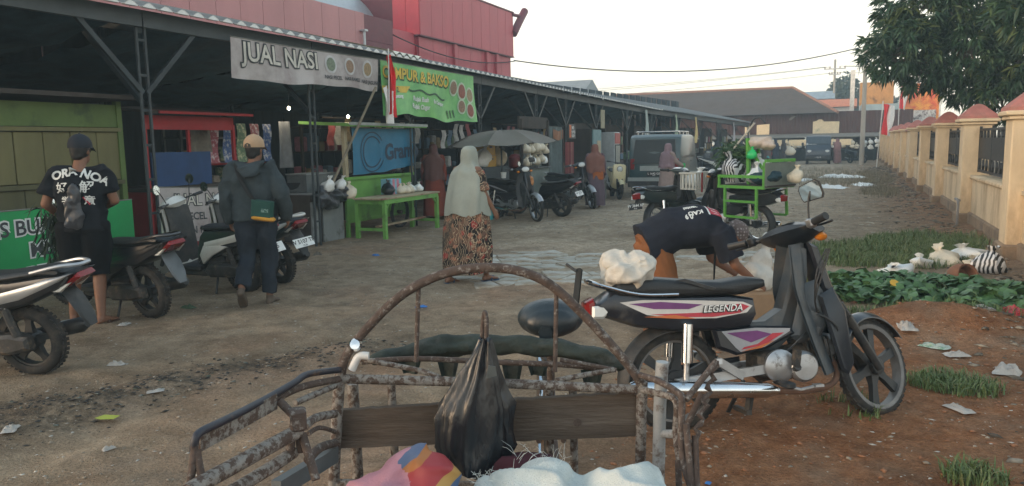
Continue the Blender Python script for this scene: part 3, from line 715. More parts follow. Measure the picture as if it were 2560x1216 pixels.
# ================================================================ TREES
def leaf_cloud(name, centers, dirs, per, L, Wd, mat, parent=None, seed=1, droop=.7, loc=None, spread=1.0):
    """many separate narrow leaves in drooping tufts, one mesh"""
    rg = np.random.default_rng(seed); n = len(centers)*per
    c = np.repeat(np.asarray(centers), per, 0); d0 = np.repeat(np.asarray(dirs), per, 0)
    d = rg.normal(size=(n, 3))*spread*.75+d0*.9; d[:, 2] -= droop*rg.uniform(.3, 1.2, n); d /= np.linalg.norm(d, axis=1)[:, None]
    s = np.cross(d, rg.normal(size=(n, 3))); s /= np.linalg.norm(s, axis=1)[:, None]; up = np.cross(s, d)
    ln = L*rg.uniform(.6, 1.2, n)[:, None]; wd = Wd*rg.uniform(.7, 1.2, n)[:, None]
    b = c+rg.normal(size=(n, 3))*.05
    v = np.stack([b, b+d*ln*.45+s*wd*.5+up*wd*.15, b+d*ln*.5, b+d*ln*.45-s*wd*.5+up*wd*.15, b+d*ln+np.array([0, 0, -1])*ln*.18], 1)
    v[:, 2] -= up*wd*.12
    co = v.reshape(-1, 3); k = np.arange(n)[:, None]*5
    tri = np.concatenate([k+np.array([0, 1, 2]), k+np.array([0, 2, 3]), k+np.array([1, 4, 2]), k+np.array([2, 4, 3])], 0)
    me = bpy.data.meshes.new(name); me.vertices.add(len(co)); me.vertices.foreach_set('co', co.ravel())
    me.loops.add(tri.size); me.loops.foreach_set('vertex_index', tri.ravel()); me.polygons.add(len(tri))
    me.polygons.foreach_set('loop_start', np.arange(len(tri))*3); me.polygons.foreach_set('loop_total', np.full(len(tri), 3)); me.update(calc_edges=True)
    at = me.attributes.new('tone', 'FLOAT', 'POINT'); at.data.foreach_set('value', np.repeat(np.repeat(rg.uniform(0, 1, len(centers)), per), 5).astype(np.float32))
    me.materials.append(mat); return link(name, me, parent, loc)
def leaf_mat(name, c0, c1, c2):
    m = bpy.data.materials.new(name); m.use_nodes = True; n = m.node_tree.nodes; l = m.node_tree.links; b = n['Principled BSDF']
    a = n.new('ShaderNodeAttribute'); a.attribute_name = 'tone'; r = n.new('ShaderNodeValToRGB')
    r.color_ramp.elements[0].color = (*c0, 1); r.color_ramp.elements[1].color = (*c2, 1); e = r.color_ramp.elements.new(.8); e.color = (*c1, 1); r.color_ramp.elements[2].position = 1
    l.new(a.outputs['Fac'], r.inputs[0]); l.new(r.outputs[0], b.inputs['Base Color']); b.inputs['Roughness'].default_value = .5; b.inputs['Specular IOR Level'].default_value = .3
    return m
def mango_tree(label, x, y, blobs, trunk, seed, per=13, dens=1.0, L=.25, Wd=.055, mat=None):
    T = thing('mango_tree', label, 'tree', (x, y, 0)); rg = np.random.default_rng(seed)
    bark = M('tree_bark', (.09,.075,.06), .95, var=.3, scale=6, bump=.5, bscale=20)
    a = MB(); a.tube(smooth_path(trunk, 4), [.24-.012*i for i in range((len(trunk)-1)*4+1)], 10); a.build('trunk', bark, T)
    cs, ds = [], []
    a = MB(); top = Vector(trunk[-1])
    for (bx_, by_, bz_, r) in blobs:
        c = Vector((bx_, by_, bz_)); mid = top.lerp(c, .5)+Vector((0, 0, .25*r))
        a.tube(smooth_path([top, mid, c], 5), [.11-.008*i for i in range(11)], 7)
        k = int(150*r*r*dens); 
        p = rg.normal(size=(k, 3)); p /= np.linalg.norm(p, axis=1)[:, None]
        rad = r*(.45+.6*rg.uniform(0, 1, k)**.6)*(1+.25*np.sin(p[:, 0]*5+seed)*np.cos(p[:, 2]*4+bx_))
        q = p*rad[:, None]*np.array([1, 1, .85])+np.array(c); cs.append(q); ds.append(p)
        for j in range(5):
            pp = q[rg.integers(k)]; a.tube([c, c.lerp(Vector(pp), .5)+Vector((0, 0, .1)), Vector(pp)], [.045, .03, .012], 5)
    a.build('limbs', bark, T)
    leaf_cloud('crown', np.concatenate(cs), np.concatenate(ds), per, L, Wd, mat, T, seed)
MANGO = leaf_mat('mango_leaf', (.020,.052,.030), (.045,.095,.045), (.12,.16,.05))
mango_tree('dark green mango tree with drooping leaves rising behind the boundary wall', 4.9, 20.5,
    [(-4.05,-.2,3.4,.55), (-3.9,0,4.1,.5), (-3.75,-.3,3.75,.75), (-3.3,0,4.55,.95), (-3.1,.1,5.4,.7), (-2.9,0,6.2,.7), (-2.9,-.2,5.5,.9), (-2.5,0,3.5,.85), (-3.3,.2,3.1,.55), (-1.5,-.4,3.1,.85), (-2.3,-.2,4.4,1.0), (-1.2,0,5.2,1.4), (-.2,-.3,3.8,1.5), (.8,0,5.4,1.7), (1.8,-.5,3.6,1.5), (2.8,0,4.8,1.6), (-.6,.3,6.6,1.4), (-2.2,.3,6.2,.9), (1.2,.3,7,1.5), (-.4,-.6,2.7,.75), (1.1,-.8,2.5,.8), (3.8,.2,3.4,1.3), (-2.5,.1,2.75,.42), (-1.8,-.3,2.45,.6), (-1.1,-.4,2.2,.7), (-.2,-.5,2.0,.85), (1.0,-.4,1.9,.9)],
    [(0,0,-.2), (.08,0,.8), (-.05,.05,1.7), (.1,0,2.5)], 3, 17, 1.25, mat=MANGO)
mango_tree('second darker tree crown filling the right edge above the wall', 6.6, 15.5,
    [(-2.0,0,5.2,1.1), (-1.6,-.2,3.3,.8), (-2.9,.2,4.5,.7), (-.6,0,4.2,1.2), (-.9,0,2.9,.8), (.6,.2,4.8,1.4), (-1.9,0,2.65,.5), (-3.6,0,3.6,.7), (-3.2,0,5.6,.9), (-1.0,0,6.2,1.2), (-2.7,0,2.9,.55), (-1.3,.1,2.2,.6), (-2.4,.2,2.2,.5)], [(0,0,-.2), (0,.05,1), (.1,0,1.9), (0,0,2.6)], 9, 16, 1.3, mat=MANGO)
SHRUBM = leaf_mat('olive_leaf', (.03,.045,.03), (.06,.08,.05), (.1,.11,.06))
mango_tree('distant bushy tree standing behind the far power pole', -1.0, 98, [(0,0,5.5,2.6), (-2,0,4.8,1.8), (2,0,5,2.2), (.5,0,7.2,1.8)], [(0,0,-.2), (0,0,1.5), (.1,0,3), (0,0,4)], 17, 8, .25, .6, .25, mat=SHRUBM)
mango_tree('distant rounded tree left of the white pylon', 2.5, 104, [(0,0,5.0,2.2), (2,0,4.6,1.9), (-1.6,0,4.4,1.6)], [(0,0,-.2), (0,0,1.5), (.1,0,3), (0,0,4)], 19, 8, .25, .6, .25, mat=SHRUBM)

# ================================================================ MOTORCYCLES
TYRE = M('tyre_rubber', (.016,.016,.016), .85, var=.3, scale=12, col2=(.075,.06,.045), mscale=7, mth=.58, msoft=.12)
CHROME = M('chrome', (.62,.65,.68), .16, metal=1, var=.08, col2=(.25,.2,.16), mscale=14, mth=.66, rough2=.5)
ALLOY = M('dull_alloy', (.42,.43,.44), .42, metal=.85, var=.15, col2=(.12,.1,.085), mscale=9, mth=.62)
BLK = M('black_paint', (.010,.012,.015), .28, var=.3, scale=8, coat=.4, col2=(.06,.052,.045), mscale=5, mth=.66, rough2=.8)
BLKP = M('black_plastic', (.018,.02,.022), .55, var=.3, scale=9, col2=(.07,.06,.05), mscale=4, mth=.62, msoft=.12)
SEATM = M('seat_vinyl', (.014,.016,.018), .5, var=.25, scale=9, bump=.15, bscale=90)
GREYP = M('grey_leg_shield', (.040,.050,.058), .42, var=.2, scale=6, col2=(.09,.08,.068), mscale=4, mth=.6, msoft=.12)
ENG = M('engine_dark', (.05,.05,.05), .6, metal=.5, var=.4, scale=14, col2=(.15,.12,.09), mscale=8, mth=.58)
REDL = M('red_lens', (.20,.010,.010), .15, var=.3)
CLRL = M('clear_lens', (.62,.64,.62), .1, var=.1)
ORGL = M('amber_lens', (.6,.2,.02), .15, var=.15)
MIRG = M('mirror_glass', (.75,.82,.85), .04, metal=1, var=.03)
PLW = M('plate_white', (.78,.8,.78), .5, var=.08, scale=20)
PLB = M('plate_black', (.015,.016,.018), .5, var=.2, scale=20)
INKB = M('ink_black', (.02,.02,.022), .6); INKW = M('ink_white', (.75,.76,.74), .6)

def wheel_parts(P, name, c, r, tr, xf, style='mag', hub=.055, spm=BLKP, rimm=None, side=1, disc=False, nsp=5, rr=None):
    rimm = rimm or ALLOY; rot = (math.pi/2, 0, 0); rr = rr or r-tr*1.35
    a = MB(); a.lathe([(rr-.012, -.030), (rr+.012, -.034), (rr+.012, -.018), (rr+.002, 0), (rr+.012, .018), (rr+.012, .034), (rr-.012, .030), (rr-.018, 0), (rr-.012, -.030)], 40, c, rot, 0, False, False)
    if style == 'mag':
        for k in range(nsp):
            an = 2*math.pi*k/nsp+.35; d = Vector((math.cos(an), 0, math.sin(an))); q = Vector((-math.sin(an), 0, math.cos(an))); C = Vector(c)
            for s in (1,):
                ring = lambda t, w_, th: [C+d*t+q*w_+Vector((0, th, 0)), C+d*t-q*w_+Vector((0, th, 0)), C+d*t-q*w_-Vector((0, th, 0)), C+d*t+q*w_-Vector((0, th, 0))]
                a.loft([ring(hub*.7, .036, .024), ring(hub+.06, .020, .016), ring(rr-.01, .028, .014)], True, True, 1)
    else:
        for k in range(36):
            an = 2*math.pi*k/36; an2 = an+(.5 if k % 2 else -.5); sy = .03 if k % 4 < 2 else -.03
            C = Vector(c); a.tube([C+Vector((hub*math.cos(an2), sy, hub*math.sin(an2))), C+Vector((rr*math.cos(an), 0, rr*math.sin(an)))], .0018, 4, mi=0)
    a.lathe([(.02, -.06), (hub, -.05), (hub, .05), (.02, .06)], 18, c, rot, 1)
    w_ = a.xf(xf).build(name, [rimm, spm], P)
    t = MB(); prof = []
    for k in range(13):
        an = math.pi*(-.30+1.6*k/12); prof.append((r-tr+tr*math.sin(an)*1.0+0, tr*.92*math.cos(an)))
    prof = [(max(q[0], rr), q[1]) for q in prof]
    t.lathe(prof+[prof[0]], 44, c, rot, 0, False, False)
    # tread blocks
    for k in range(44):
        an = 2*math.pi*k/44
        for s in (-1, 1):
            p = Vector(c)+Vector(((r-.003)*math.cos(an+s*.03), s*tr*.36, (r-.003)*math.sin(an+s*.03)))
            t.box(p, (.024, tr*.5, .009), Euler((0, -an+math.pi/2, s*.5)))
    t.xf(xf).build('tyre', TYRE, w_, smooth=45)
    if disc:
        d = MB(); d.lathe([(.05, -.002), (.105, -.002), (.105, .002), (.05, .002)], 24, (c[0], c[1]+side*.065, c[2]), rot); d.xf(xf).build('brake_disc', ALLOY, w_)
    return w_
def plate(P, c, rot, m, ink, txt, sub, w_=.27, h=.11, name='number_plate'):
    """number plate facing -x in local space before rot"""
    r = rotm(rot); C = Vector(c)
    a = MB(); a.box((0, 0, 0), (.004, w_, h), bev=.0015); a.xf(Matrix.Translation(C) @ r.to_4x4()); o = a.build(name, m, P)
    f = lambda u, v: C+r@Vector((-.0045, -u, v))
    lettering(txt, f, ink, o, h*.62, 0, -h*.10, bold=.0012, align='CENTER'); lettering(sub, f, ink, o, h*.26, 0, -h*.42, bold=.0006, align='CENTER')
    return o
def mirror(P, base, tip, face, xf, m=BLKP, r=.055, rect=False):
    a = MB(); a.tube(smooth_path([base, (Vector(base)+Vector(tip))/2+Vector((0, 0, .02)), tip], 4), .0055, 6); o = a.xf(xf).build('mirror', m, P)
    q = Vector(face).normalized().to_track_quat('Z', 'Y').to_matrix(); a = MB()
    if rect:
        R0 = [Vector((x*.072, y*.048, 0)) for x, y in ((-1, -.5), (-.9, -.9), (.8, -1), (1, -.6), (1, .7), (.75, 1), (-.8, .8), (-1, .4))]
        a.loft([[Vector(tip)+q@(p*.55+Vector((0, 0, -.03))) for p in R0], [Vector(tip)+q@(p*.95+Vector((0, 0, -.014))) for p in R0], [Vector(tip)+q@p for p in R0]])
        g = MB(); g.add([Vector(tip)+q@(p*.9+Vector((0, 0, .003))) for p in R0], [tuple(range(8))])
    else:
        a.lathe([(.02, -.03), (r*.8, -.02), (r, -.004), (r, 0)], 18, tip, q); g = MB(); g.lathe([(0.001, .003), (r*.9, .003)], 18, tip, q)
    a.xf(xf).build('mirror_shell', m, o); g.xf(xf).build('mirror_glass', MIRG, o)
def steer_xf(p, rake, ang):
    ax = Vector((-math.sin(rake), 0, math.cos(rake))); return Matrix.Translation(p) @ Matrix.Rotation(ang, 4, ax) @ Matrix.Translation(-Vector(p))
I4 = Matrix.Identity(4)
def sym(prof, w_, e=.02): return [(-w_, e), (-w_*.8, e*.25), (0, 0), (w_*.8, e*.25), (w_, e)]

def cub(label, rear, heading, lean=-.12, steer=.3, body=BLK, shield=GREYP, panel=None, fender=None, group=None, plate_spec=None, spoke=False, mirrors=(1,), rimm=None, name='motorcycle', wb=1.23, detail=True, headcol=None, seatm=SEATM, muffm=CHROME):
    P = thing(name, label, 'motorcycle', (rear[0], rear[1], gz(*rear)-.006), 0, group); P.rotation_euler = (lean, 0, heading)
    r, tr = .285, .040; rake = R(26); fender = fender or body; headcol = headcol or body
    head = Vector((.80, 0, .93)); rake = R(31); S0 = steer_xf(head, rake, steer); S = S0
    SH = Matrix.Identity(4); SH[0][2] = -.23; SH[0][3] = .23*.285; SH[2][2] = 1.12; SH[2][3] = -.12*.285
    wheel_parts(P, 'rear_wheel', (0, 0, r), r, tr*1.05, I4, 'spoke' if spoke else 'mag', .06, BLKP, rimm, nsp=6)
    wheel_parts(P, 'front_wheel', (wb, 0, r), r, tr*.92, S, 'spoke' if spoke else 'mag', .05, BLKP, rimm, nsp=6)
    # rear fender
    a = MB(); pts = arc((0, 0, r), r+.045, R(200), R(62), 16); rings = []
    for p in pts:
        d = (p-Vector((0, 0, r))).normalized(); rings.append([p+Vector((0, y, 0))-d*(abs(y)/.07)**2*.045 for y in (-.07, -.055, -.03, 0, .03, .055, .07)])
    rings2 = [g+[q-(q-Vector((0, q.y, r))).normalized()*.006 for q in reversed(g)] for g in rings]
    a.loft(rings2); a.build('rear_fender', BLKP, P)
    # tail and seat base body: main side cowl
    prof = [(-.46,.735), (-.40,.665), (-.22,.60), (.02,.565), (.30,.56), (.43,.575), (.47,.64), (.455,.73), (.30,.755), (-.05,.765), (-.36,.80)]
    a = MB(); a.pillow(prof, [(-.115, .03), (-.108, .012), (-.085, 0), (0, -.004), (.085, 0), (.108, .012), (.115, .03)]); cowl = a.build('side_cowl', body, P)
    # saddle
    sp = [(-.33,.775), (-.36,.825), (-.31,.868), (-.10,.866), (.08,.846), (.26,.832), (.42,.848), (.52,.835), (.525,.79), (.40,.755), (.0,.755)]
    a = MB(); a.pillow(sp, [(-.125, .028), (-.115, .008), (-.08, 0), (0, -.008), (.08, 0), (.115, .008), (.125, .028)]); a.build('seat', seatm, P, smooth=60)
    # tail lamp cluster
    a = MB(); a.pillow([(-.50,.67), (-.505,.75), (-.46,.775), (-.43,.72), (-.44,.66)], sym(0, .075, .015)); a.build('tail_lamp', REDL, P)
    for s in (-1, 1):
        a = MB(); a.pillow([(-.485,.665), (-.48,.73), (-.39,.735), (-.375,.70), (-.42,.66)], [(s*.080, .012), (s*.098, 0), (s*.112, .012)]); a.build('turn_signal', CLRL, P)
    # grab rail
    a = MB(); a.tube(smooth_path([(-.0, .130, .775), (-.22, .132, .785), (-.42, .115, .84), (-.475, .05, .865), (-.475, -.05, .865), (-.42, -.115, .84), (-.22, -.132, .785), (-.0, -.130, .775)], 4), .009, 8); a.build('grab_rail', CHROME, P)
    # shock absorbers, swing arm
    for s in (-1, 1):
        a = MB(); a.tube([(.02, s*.135, .30), (.045, s*.13, .60)], [.017, .017], 10); o = a.build('shock_absorber', ALLOY, P)
        a = MB(); a.tube([(.03, s*.133, .40), (.047, s*.13, .61)], [.032, .032], 14); a.build('shock_cover', CHROME, o)
    a = MB(); a.bar((-.03, -.11, r), (.50, -.09, .33), .03, .05); a.bar((-.03, .11, r), (.50, .09, .33), .03, .05); a.build('swing_arm', ALLOY, P)
    # central body, step-through tunnel and lower side covers
    prof = [(.30,.56), (.30,.47), (.40,.415), (.62,.40), (.72,.46), (.80,.52), (.93,.78), (.965,.92), (.905,.945), (.83,.80), (.72,.62), (.60,.565)]
    a = MB(); a.pillow(prof, [(-.06, .02), (-.052, .005), (0, 0), (.052, .005), (.06, .02)]); a.xf(SH).build('frame_tunnel', shield, P)
    for s in (-1, 1):
        prof = [(.20,.575), (.23,.46), (.34,.415), (.52,.44), (.70,.52), (.665,.56), (.45,.575)]
        a = MB(); a.pillow(prof, [(s*.055, .005), (s*.085, 0), (s*.105, .018)]); a.build('lower_cover', body, P)
    # leg shields: curved wings either side
    for s in (-1, 1):
        def f(u, v, s=s):
            z = .96-u*.66; x = .965-.10*u+.14*max(0, u-.35)-.03*math.sin(u*3.1); y = .035+(.035+.075*math.sin(min(1, u*1.5)*1.5708))*v
            return Vector((x-.11*v*v+.09*(1-v)*0, s*y, z-.02*v))
        a = MB(); a.grid(f, 16, 6); n = len(a.v); a.add([(p[0]-.012, p[1]*.985, p[2]) for p in a.v], [tuple(reversed(q)) for q in a.f])
        a.xf(SH).build('leg_shield', shield, P)
        a = MB(); a.pillow([(.80,.62), (.72,.48), (.76,.44), (.90,.46), (.97,.55), (.985,.70), (.95,.76), (.87,.74)], [(s*.04, .01), (s*.075, 0), (s*.10, .03)]); a.xf(SH).build('inner_shield', shield, P)
        a = MB(); a.pillow([(.93,.68), (.96,.30), (1.00,.27), (1.05,.33), (1.075,.60), (1.03,.72)], [(s*.085, .008), (s*.11, 0), (s*.122, .015)]); a.xf(SH).build('shield_wing', headcol, P)
    # front cowl below the headset
    a = MB(); a.pillow([(.955,.97), (.99,.68), (1.05,.60), (1.075,.66), (1.03,.93)], sym(0, .075, .02)); a.xf(SH).build('front_cowl', body, P)
    S = S0 @ SH
    # fork and front fender (steered)
    for s in (-1, 1):
        a = MB(); a.tube([(1.065, s*.062, .62), (wb-.02, s*.062, r)], [.021, .021], 10); a.tube([(1.09, s*.062, .55), (wb-.015, s*.062, r-.015)], [.028, .026], 10); a.xf(S).build('fork_leg', BLKP, P)
    a = MB(); rings = []
    for p in arc((wb, 0, r), r+.04, R(160), R(30), 14):
        d = (p-Vector((wb, 0, r))).normalized(); g = [p+Vector((0, y, 0))-d*(abs(y)/.065)**2*.04 for y in (-.065, -.05, -.025, 0, .025, .05, .065)]
        rings.append(g+[q-d*.006 for q in reversed(g)])
    a.loft(rings); a.xf(S0).build('front_fender', fender, P)
    # headset shroud, lamp, bars, grips, levers, mirrors
    a = MB(); a.pillow([(.82,1.00), (.85,.965), (.93,.935), (1.005,.955), (1.025,1.00), (.985,1.035), (.90,1.048), (.84,1.03)], [(-.19, .032), (-.15, .018), (-.07, 0), (0, -.004), (.07, 0), (.15, .018), (.19, .032)]); hd = a.xf(S).build('headset', headcol, P)
    a = MB(); a.ell((1.035, 0, .995), (.035, .085, .05), 14, 8); a.xf(S).build('headlight', CLRL, hd)
    a = MB(); a.add([(.85,-.085,1.040), (.85,.085,1.040), (.915,.07,1.054), (.915,-.07,1.054)], [(3,2,1,0)]); a.xf(S).build('instrument_glass', CLRL, hd)
    a = MB(); a.tube(smooth_path([(.80, -.35, 1.005), (.86, -.20, 1.00), (.90, 0, .99), (.86, .20, 1.00), (.80, .35, 1.005)], 4), .011, 8); a.xf(S).build('handlebar', BLKP, P)
    for s in (-1, 1):
        a = MB(); a.tube([(.795, s*.365, 1.006), (.83, s*.255, 1.003)], [.019, .0185], 12); a.xf(S).build('grip', BLKP, P)
        a = MB(); a.box((.843, s*.222, 1.003), (.045, .045, .045), bev=.008); a.xf(S).build('switch_gear', BLKP if s > 0 else ALLOY, P)
        a = MB(); a.tube(smooth_path([(.87, s*.21, .995), (.875, s*.27, .99), (.84, s*.36, .985)], 4), .006, 6); a.xf(S).build('lever', BLKP, P)
        a = MB(); a.ell((.98, s*.15, .955), (.04, .035, .022), 10, 6); a.xf(S).build('turn_signal', ORGL, P)
        if s in mirrors: mirror(P, (.85, s*.21, 1.02), (.865, s*.27, 1.155), (-.95, s*.05, -.10), S, rect=True)
    # engine
    e = MB(); e.tube([(.50, 0, .33), (.92, 0, .40)], [.095, .075], 12); e.box((.60, 0, .345), (.26, .20, .17), bev=.03); eng = e.build('engine', ENG, P)
    for k in range(7):
        a = MB(); a.box((.78+k*.022, 0, .395+k*.004), (.008, .17, .15), (0, -.17, 0)); a.build('cooling_fin', ENG, eng, smooth=0)
    for s, rr in ((-1, .088), (1, .08)):
        a = MB(); a.lathe([(rr, 0), (rr, .03), (rr*.82, .05), (.001, .055)], 22, (.72, s*.10, .335), (s*-math.pi/2, 0, 0)); a.build('crankcase_cover', ALLOY, eng)
        a = MB(); a.lathe([(rr*1.05, 0), (rr*1.05, .02), (rr*.7, .04), (.001, .043)], 22, (.585, s*.10, .345), (s*-math.pi/2, 0, 0)); a.build('clutch_cover', ALLOY, eng)
    a = MB(); a.lathe([(.001, -.04), (.035, -.04), (.035, .05), (.02, .06), (.001, .06)], 14, (.82, -.07, .50), (0, .5, 0)); a.build('carburettor', ENG, eng)
    a = MB(); a.bar((.655, -.155, .345), (.665, -.165, .435), .03, .045); a.tube([(.66, -.14, .33), (.66, -.175, .34)], .02, 8); a.build('kick_lever', ENG, eng)
    for s in (-1, 1):
        for k in range(7):
            an = k*2*math.pi/7; a = MB(); a.lathe([(.001, .012), (.008, .010), (.008, 0)], 6, (.72+.076*math.cos(an), s*.128, .335+.076*math.sin(an)), (s*-math.pi/2, 0, 0)); a.build('cover_bolt', ENG, eng)
    a = MB(); a.box((.93, 0, .43), (.09, .15, .13), (0, -.17, 0), bev=.02); a.build('cylinder_head', ALLOY, eng)
    a = MB(); a.tube(smooth_path([(.95, -.07, .46), (.93, -.13, .55), (.84, -.10, .62), (.76, -.06, .60)], 4), .007, 6); a.build('plug_lead', BLKP, eng)
    a = MB(); a.tube(smooth_path([(.80, -.06, .54), (.72, -.12, .50), (.66, -.10, .44), (.60, -.12, .40)], 4), .006, 6); a.build('breather_hose', BLKP, eng)
    a = MB(); a.tube([(.55, -.17, .25), (.66, -.19, .22), (.74, -.20, .235)], .009, 6); a.box((.755, -.205, .24), (.05, .04, .014)); a.build('brake_pedal', ALLOY, P)
    # exhaust: header pipe, silencer, heat shield
    a = MB(); a.tube(smooth_path([(.90, -.04, .40), (.96, -.06, .30), (.90, -.10, .22), (.72, -.13, .20), (.50, -.145, .215)], 5), .018, 8); a.build('exhaust_pipe', M('rusty_pipe', (.12,.06,.035), .8, var=.4, scale=14), P)
    a = MB(); a.tube([(.55, -.145, .212), (.48, -.15, .222), (.05, -.16, .255), (-.28, -.165, .285), (-.31, -.165, .288)], [.02, .042, .048, .048, .03], 14); a.build('silencer', muffm, P)
    # footpegs, side stand, chain case
    for s in (-1, 1):
        a = MB(); a.tube([(.56, s*.10, .255), (.56, s*.27, .26)], .014, 8); a.box((.56, s*.235, .26), (.05, .10, .035), bev=.008); a.build('footpeg', BLKP, P)
        a = MB(); a.bar((.36, s*.11, .30), (.20, s*.15, .40), .03, .045); a.bar((.20, s*.15, .40), (.19, s*.20, .405), .03, .03); a.build('pillion_peg', ALLOY, P)
    a = MB(); a.tube([(.46, .09, .24), (.40, .20, .03), (.41, .215, .012)], .013, 8); a.box((.415, .235, .012), (.07, .05, .012)); a.build('side_stand', BLKP, P)
    a = MB(); a.bar((.44, -.05, .22), (.40, -.07, .09), .03, .03); a.bar((.40, -.09, .09), (.40, .09, .09), .03, .025); a.build('centre_stand', BLKP, P)
    a = MB(); a.pillow([(-.05,.25), (-.05,.34), (.45,.38), (.46,.31)], [(.10, .01), (.11, 0), (.135, .01)]); a.build('chain_case', body, P)
    if plate_spec: 
        a = MB(); a.bar((-.44, 0, .66), (-.50, 0, .52), .10, .012); a.build('plate_bracket', BLKP, P)
        plate(P, (-.515, 0, .56), (0, .25, 0), *plate_spec)
    return P
def decal(P, poly, y, m, name='decal', sgn=None):
    """thin printed film lying on a side panel (x,z polygon at lateral y)"""
    t = .0015 if y > 0 else -.0015
    a = MB(); a.prism(poly, (0, y, 0), (1,0,0), (0,0,1), (0, t, 0)); return a.build(name, m, P, smooth=0)

def matic(label, rear, heading, lean=-.1, steer=.1, body=BLK, accent=None, inner=BLKP, group=None, plate_spec=None, mirrors=(-1, 1), tail_accent=None, name='scooter', mud=None, retro=False, seatm=SEATM, taillamp=REDL):
    P = thing(name, label, 'scooter', (rear[0], rear[1], gz(*rear)-.006), 0, group); P.rotation_euler = (lean, 0, heading)
    accent = accent or body; r, tr = (.262, .052); wb = 1.25; rake = R(26); head = Vector((.93, 0, .95)); S = steer_xf(head, rake, steer)
    wheel_parts(P, 'rear_wheel', (0, 0, r), r, tr*1.12, I4, 'mag', .07, BLKP, BLKP, nsp=5)
    wheel_parts(P, 'front_wheel', (wb, 0, r), r, tr*.9, S, 'mag', .05, BLKP, BLKP, nsp=5, disc=True)
    # body sides: lower black, upper accent sweeping up to the tail
    prof = [(-.50,.80), (-.38,.68), (-.10,.56), (.16,.50), (.40,.40), (.50,.30), (.56,.32), (.54,.50), (.47,.66), (.40,.73), (.0,.745), (-.30,.79)]
    a = MB(); a.pillow(prof, [(-.145, .05), (-.135, .02), (-.10, 0), (0, -.004), (.10, 0), (.135, .02), (.145, .05)]); a.build('body_cowl', body, P)
    for s in (-1, 1):
        prof = [(-.49,.80), (-.36,.715), (-.08,.60), (.22,.535), (.44,.50), (.40,.60), (.05,.675), (-.30,.765)]
        a = MB(); a.pillow(prof, [(s*.10, .0), (s*.138, .003), (s*.150, .02)]); a.build('side_panel', tail_accent or accent, P)
        prof = [(.05,.55), (.30,.44), (.46,.33), (.50,.44), (.42,.56), (.2,.585)]
        a = MB(); a.pillow(prof, [(s*.12, .0), (s*.142, .004), (s*.152, .025)]); a.build('lower_panel', accent, P)
    sp = [(-.42,.80), (-.40,.825), (-.25,.83), (-.05,.80), (.12,.775), (.32,.77), (.44,.765), (.47,.74), (.40,.72), (.0,.735), (-.28,.78)]
    a = MB(); a.pillow(sp, [(-.135, .03), (-.12, .008), (-.08, 0), (0, -.006), (.08, 0), (.12, .008), (.135, .03)]); a.build('seat', seatm, P, smooth=60)
    a = MB(); a.tube(smooth_path([(-.18, .12, .80), (-.38, .11, .845), (-.50, .06, .85), (-.515, 0, .85), (-.50, -.06, .85), (-.38, -.11, .845), (-.18, -.12, .80)], 4), .014, 8); a.build('grab_rail', accent if tail_accent is None else tail_accent, P)
    a = MB(); a.pillow([(-.53,.765), (-.50,.80), (-.40,.75), (-.36,.69), (-.42,.69)], [(-.10, .02), (-.08, .003), (0, 0), (.08, .003), (.10, .02)]); a.build('tail_lamp', taillamp, P)
    for s in (-1, 1):
        a = MB(); a.pillow([(-.47,.735), (-.36,.70), (-.30,.66), (-.38,.66)], [(s*.085, .01), (s*.105, 0), (s*.118, .01)]); a.build('turn_signal', CLRL, P)
    # rear mudguard carrying the plate
    a = MB(); g = lambda x, z, w_, t: [Vector((x, -w_, z)), Vector((x-t, -w_*.8, z-t*.4)), Vector((x-t, w_*.8, z-t*.4)), Vector((x, w_, z))]
    a.loft([g(-.34, .68, .075, .02), g(-.41, .58, .085, .02), g(-.465, .48, .075, .018), g(-.50, .40, .045, .012)]); a.build('rear_mudguard', mud or BLKP, P)
    if plate_spec: plate(P, (-.50, 0, .535), (0, .50, 0), *plate_spec)
    # engine, transmission case (left), silencer (right), shock
    a = MB(); a.pillow([(-.10,.24), (-.09,.34), (.05,.36), (.40,.33), (.46,.25), (.38,.18), (.05,.20)], [(.075, .02), (.09, 0), (.14, .005), (.16, .03)]); a.build('transmission_case', ENG, P)
    a = MB(); a.box((.33, 0, .30), (.26, .18, .18), bev=.03); a.build('engine', ENG, P)
    a = MB(); a.tube([(.25, -.12, .22), (.12, -.15, .24), (-.28, -.165, .33), (-.33, -.166, .345)], [.03, .05, .058, .035], 14); sl = a.build('silencer', BLKP, P)
    a = MB(); a.pillow([(-.26,.32), (-.25,.37), (.10,.30), (.09,.25)], [(-.215, .006), (-.225, 0), (-.232, .008)]); a.build('heat_shield', ALLOY, sl)
    a = MB(); a.tube([(-.01, .13, .30), (.06, .12, .58)], .016, 8); o = a.build('shock_absorber', ALLOY, P)
    a = MB(); a.tube([(.0+.06*t/60+.012*0, .125, .34+.2*t/60) for t in range(0, 61, 6)], .03, 8); a.build('spring', ENG, o)
    # floorboard
    a = MB(); a.box((.70, 0, .275), (.36, .30, .06), bev=.015); a.box((.66, 0, .22), (.40, .22, .08), bev=.02); a.build('floorboard', inner, P)
    # leg shield and apron
    prof = [(.84,.30), (.88,.28), (1.00,.42), (1.045,.62), (1.02,.80), (.985,.97), (.93,.985), (.90,.80), (.87,.5)]
    a = MB()
    a.pillow(prof, [(-.19, .055), (-.17, .022), (-.10, 0), (0, -.02), (.10, 0), (.17, .022), (.19, .055)]); a.build('apron', accent, P)
    a = MB(); a.pillow([(.83,.32), (.865,.30), (.895,.5), (.915,.80), (.94,.97), (.90,.975), (.855,.8), (.835,.5)], [(-.16, .012), (0, -.004), (.16, .012)]); a.build('inner_shield', inner, P)
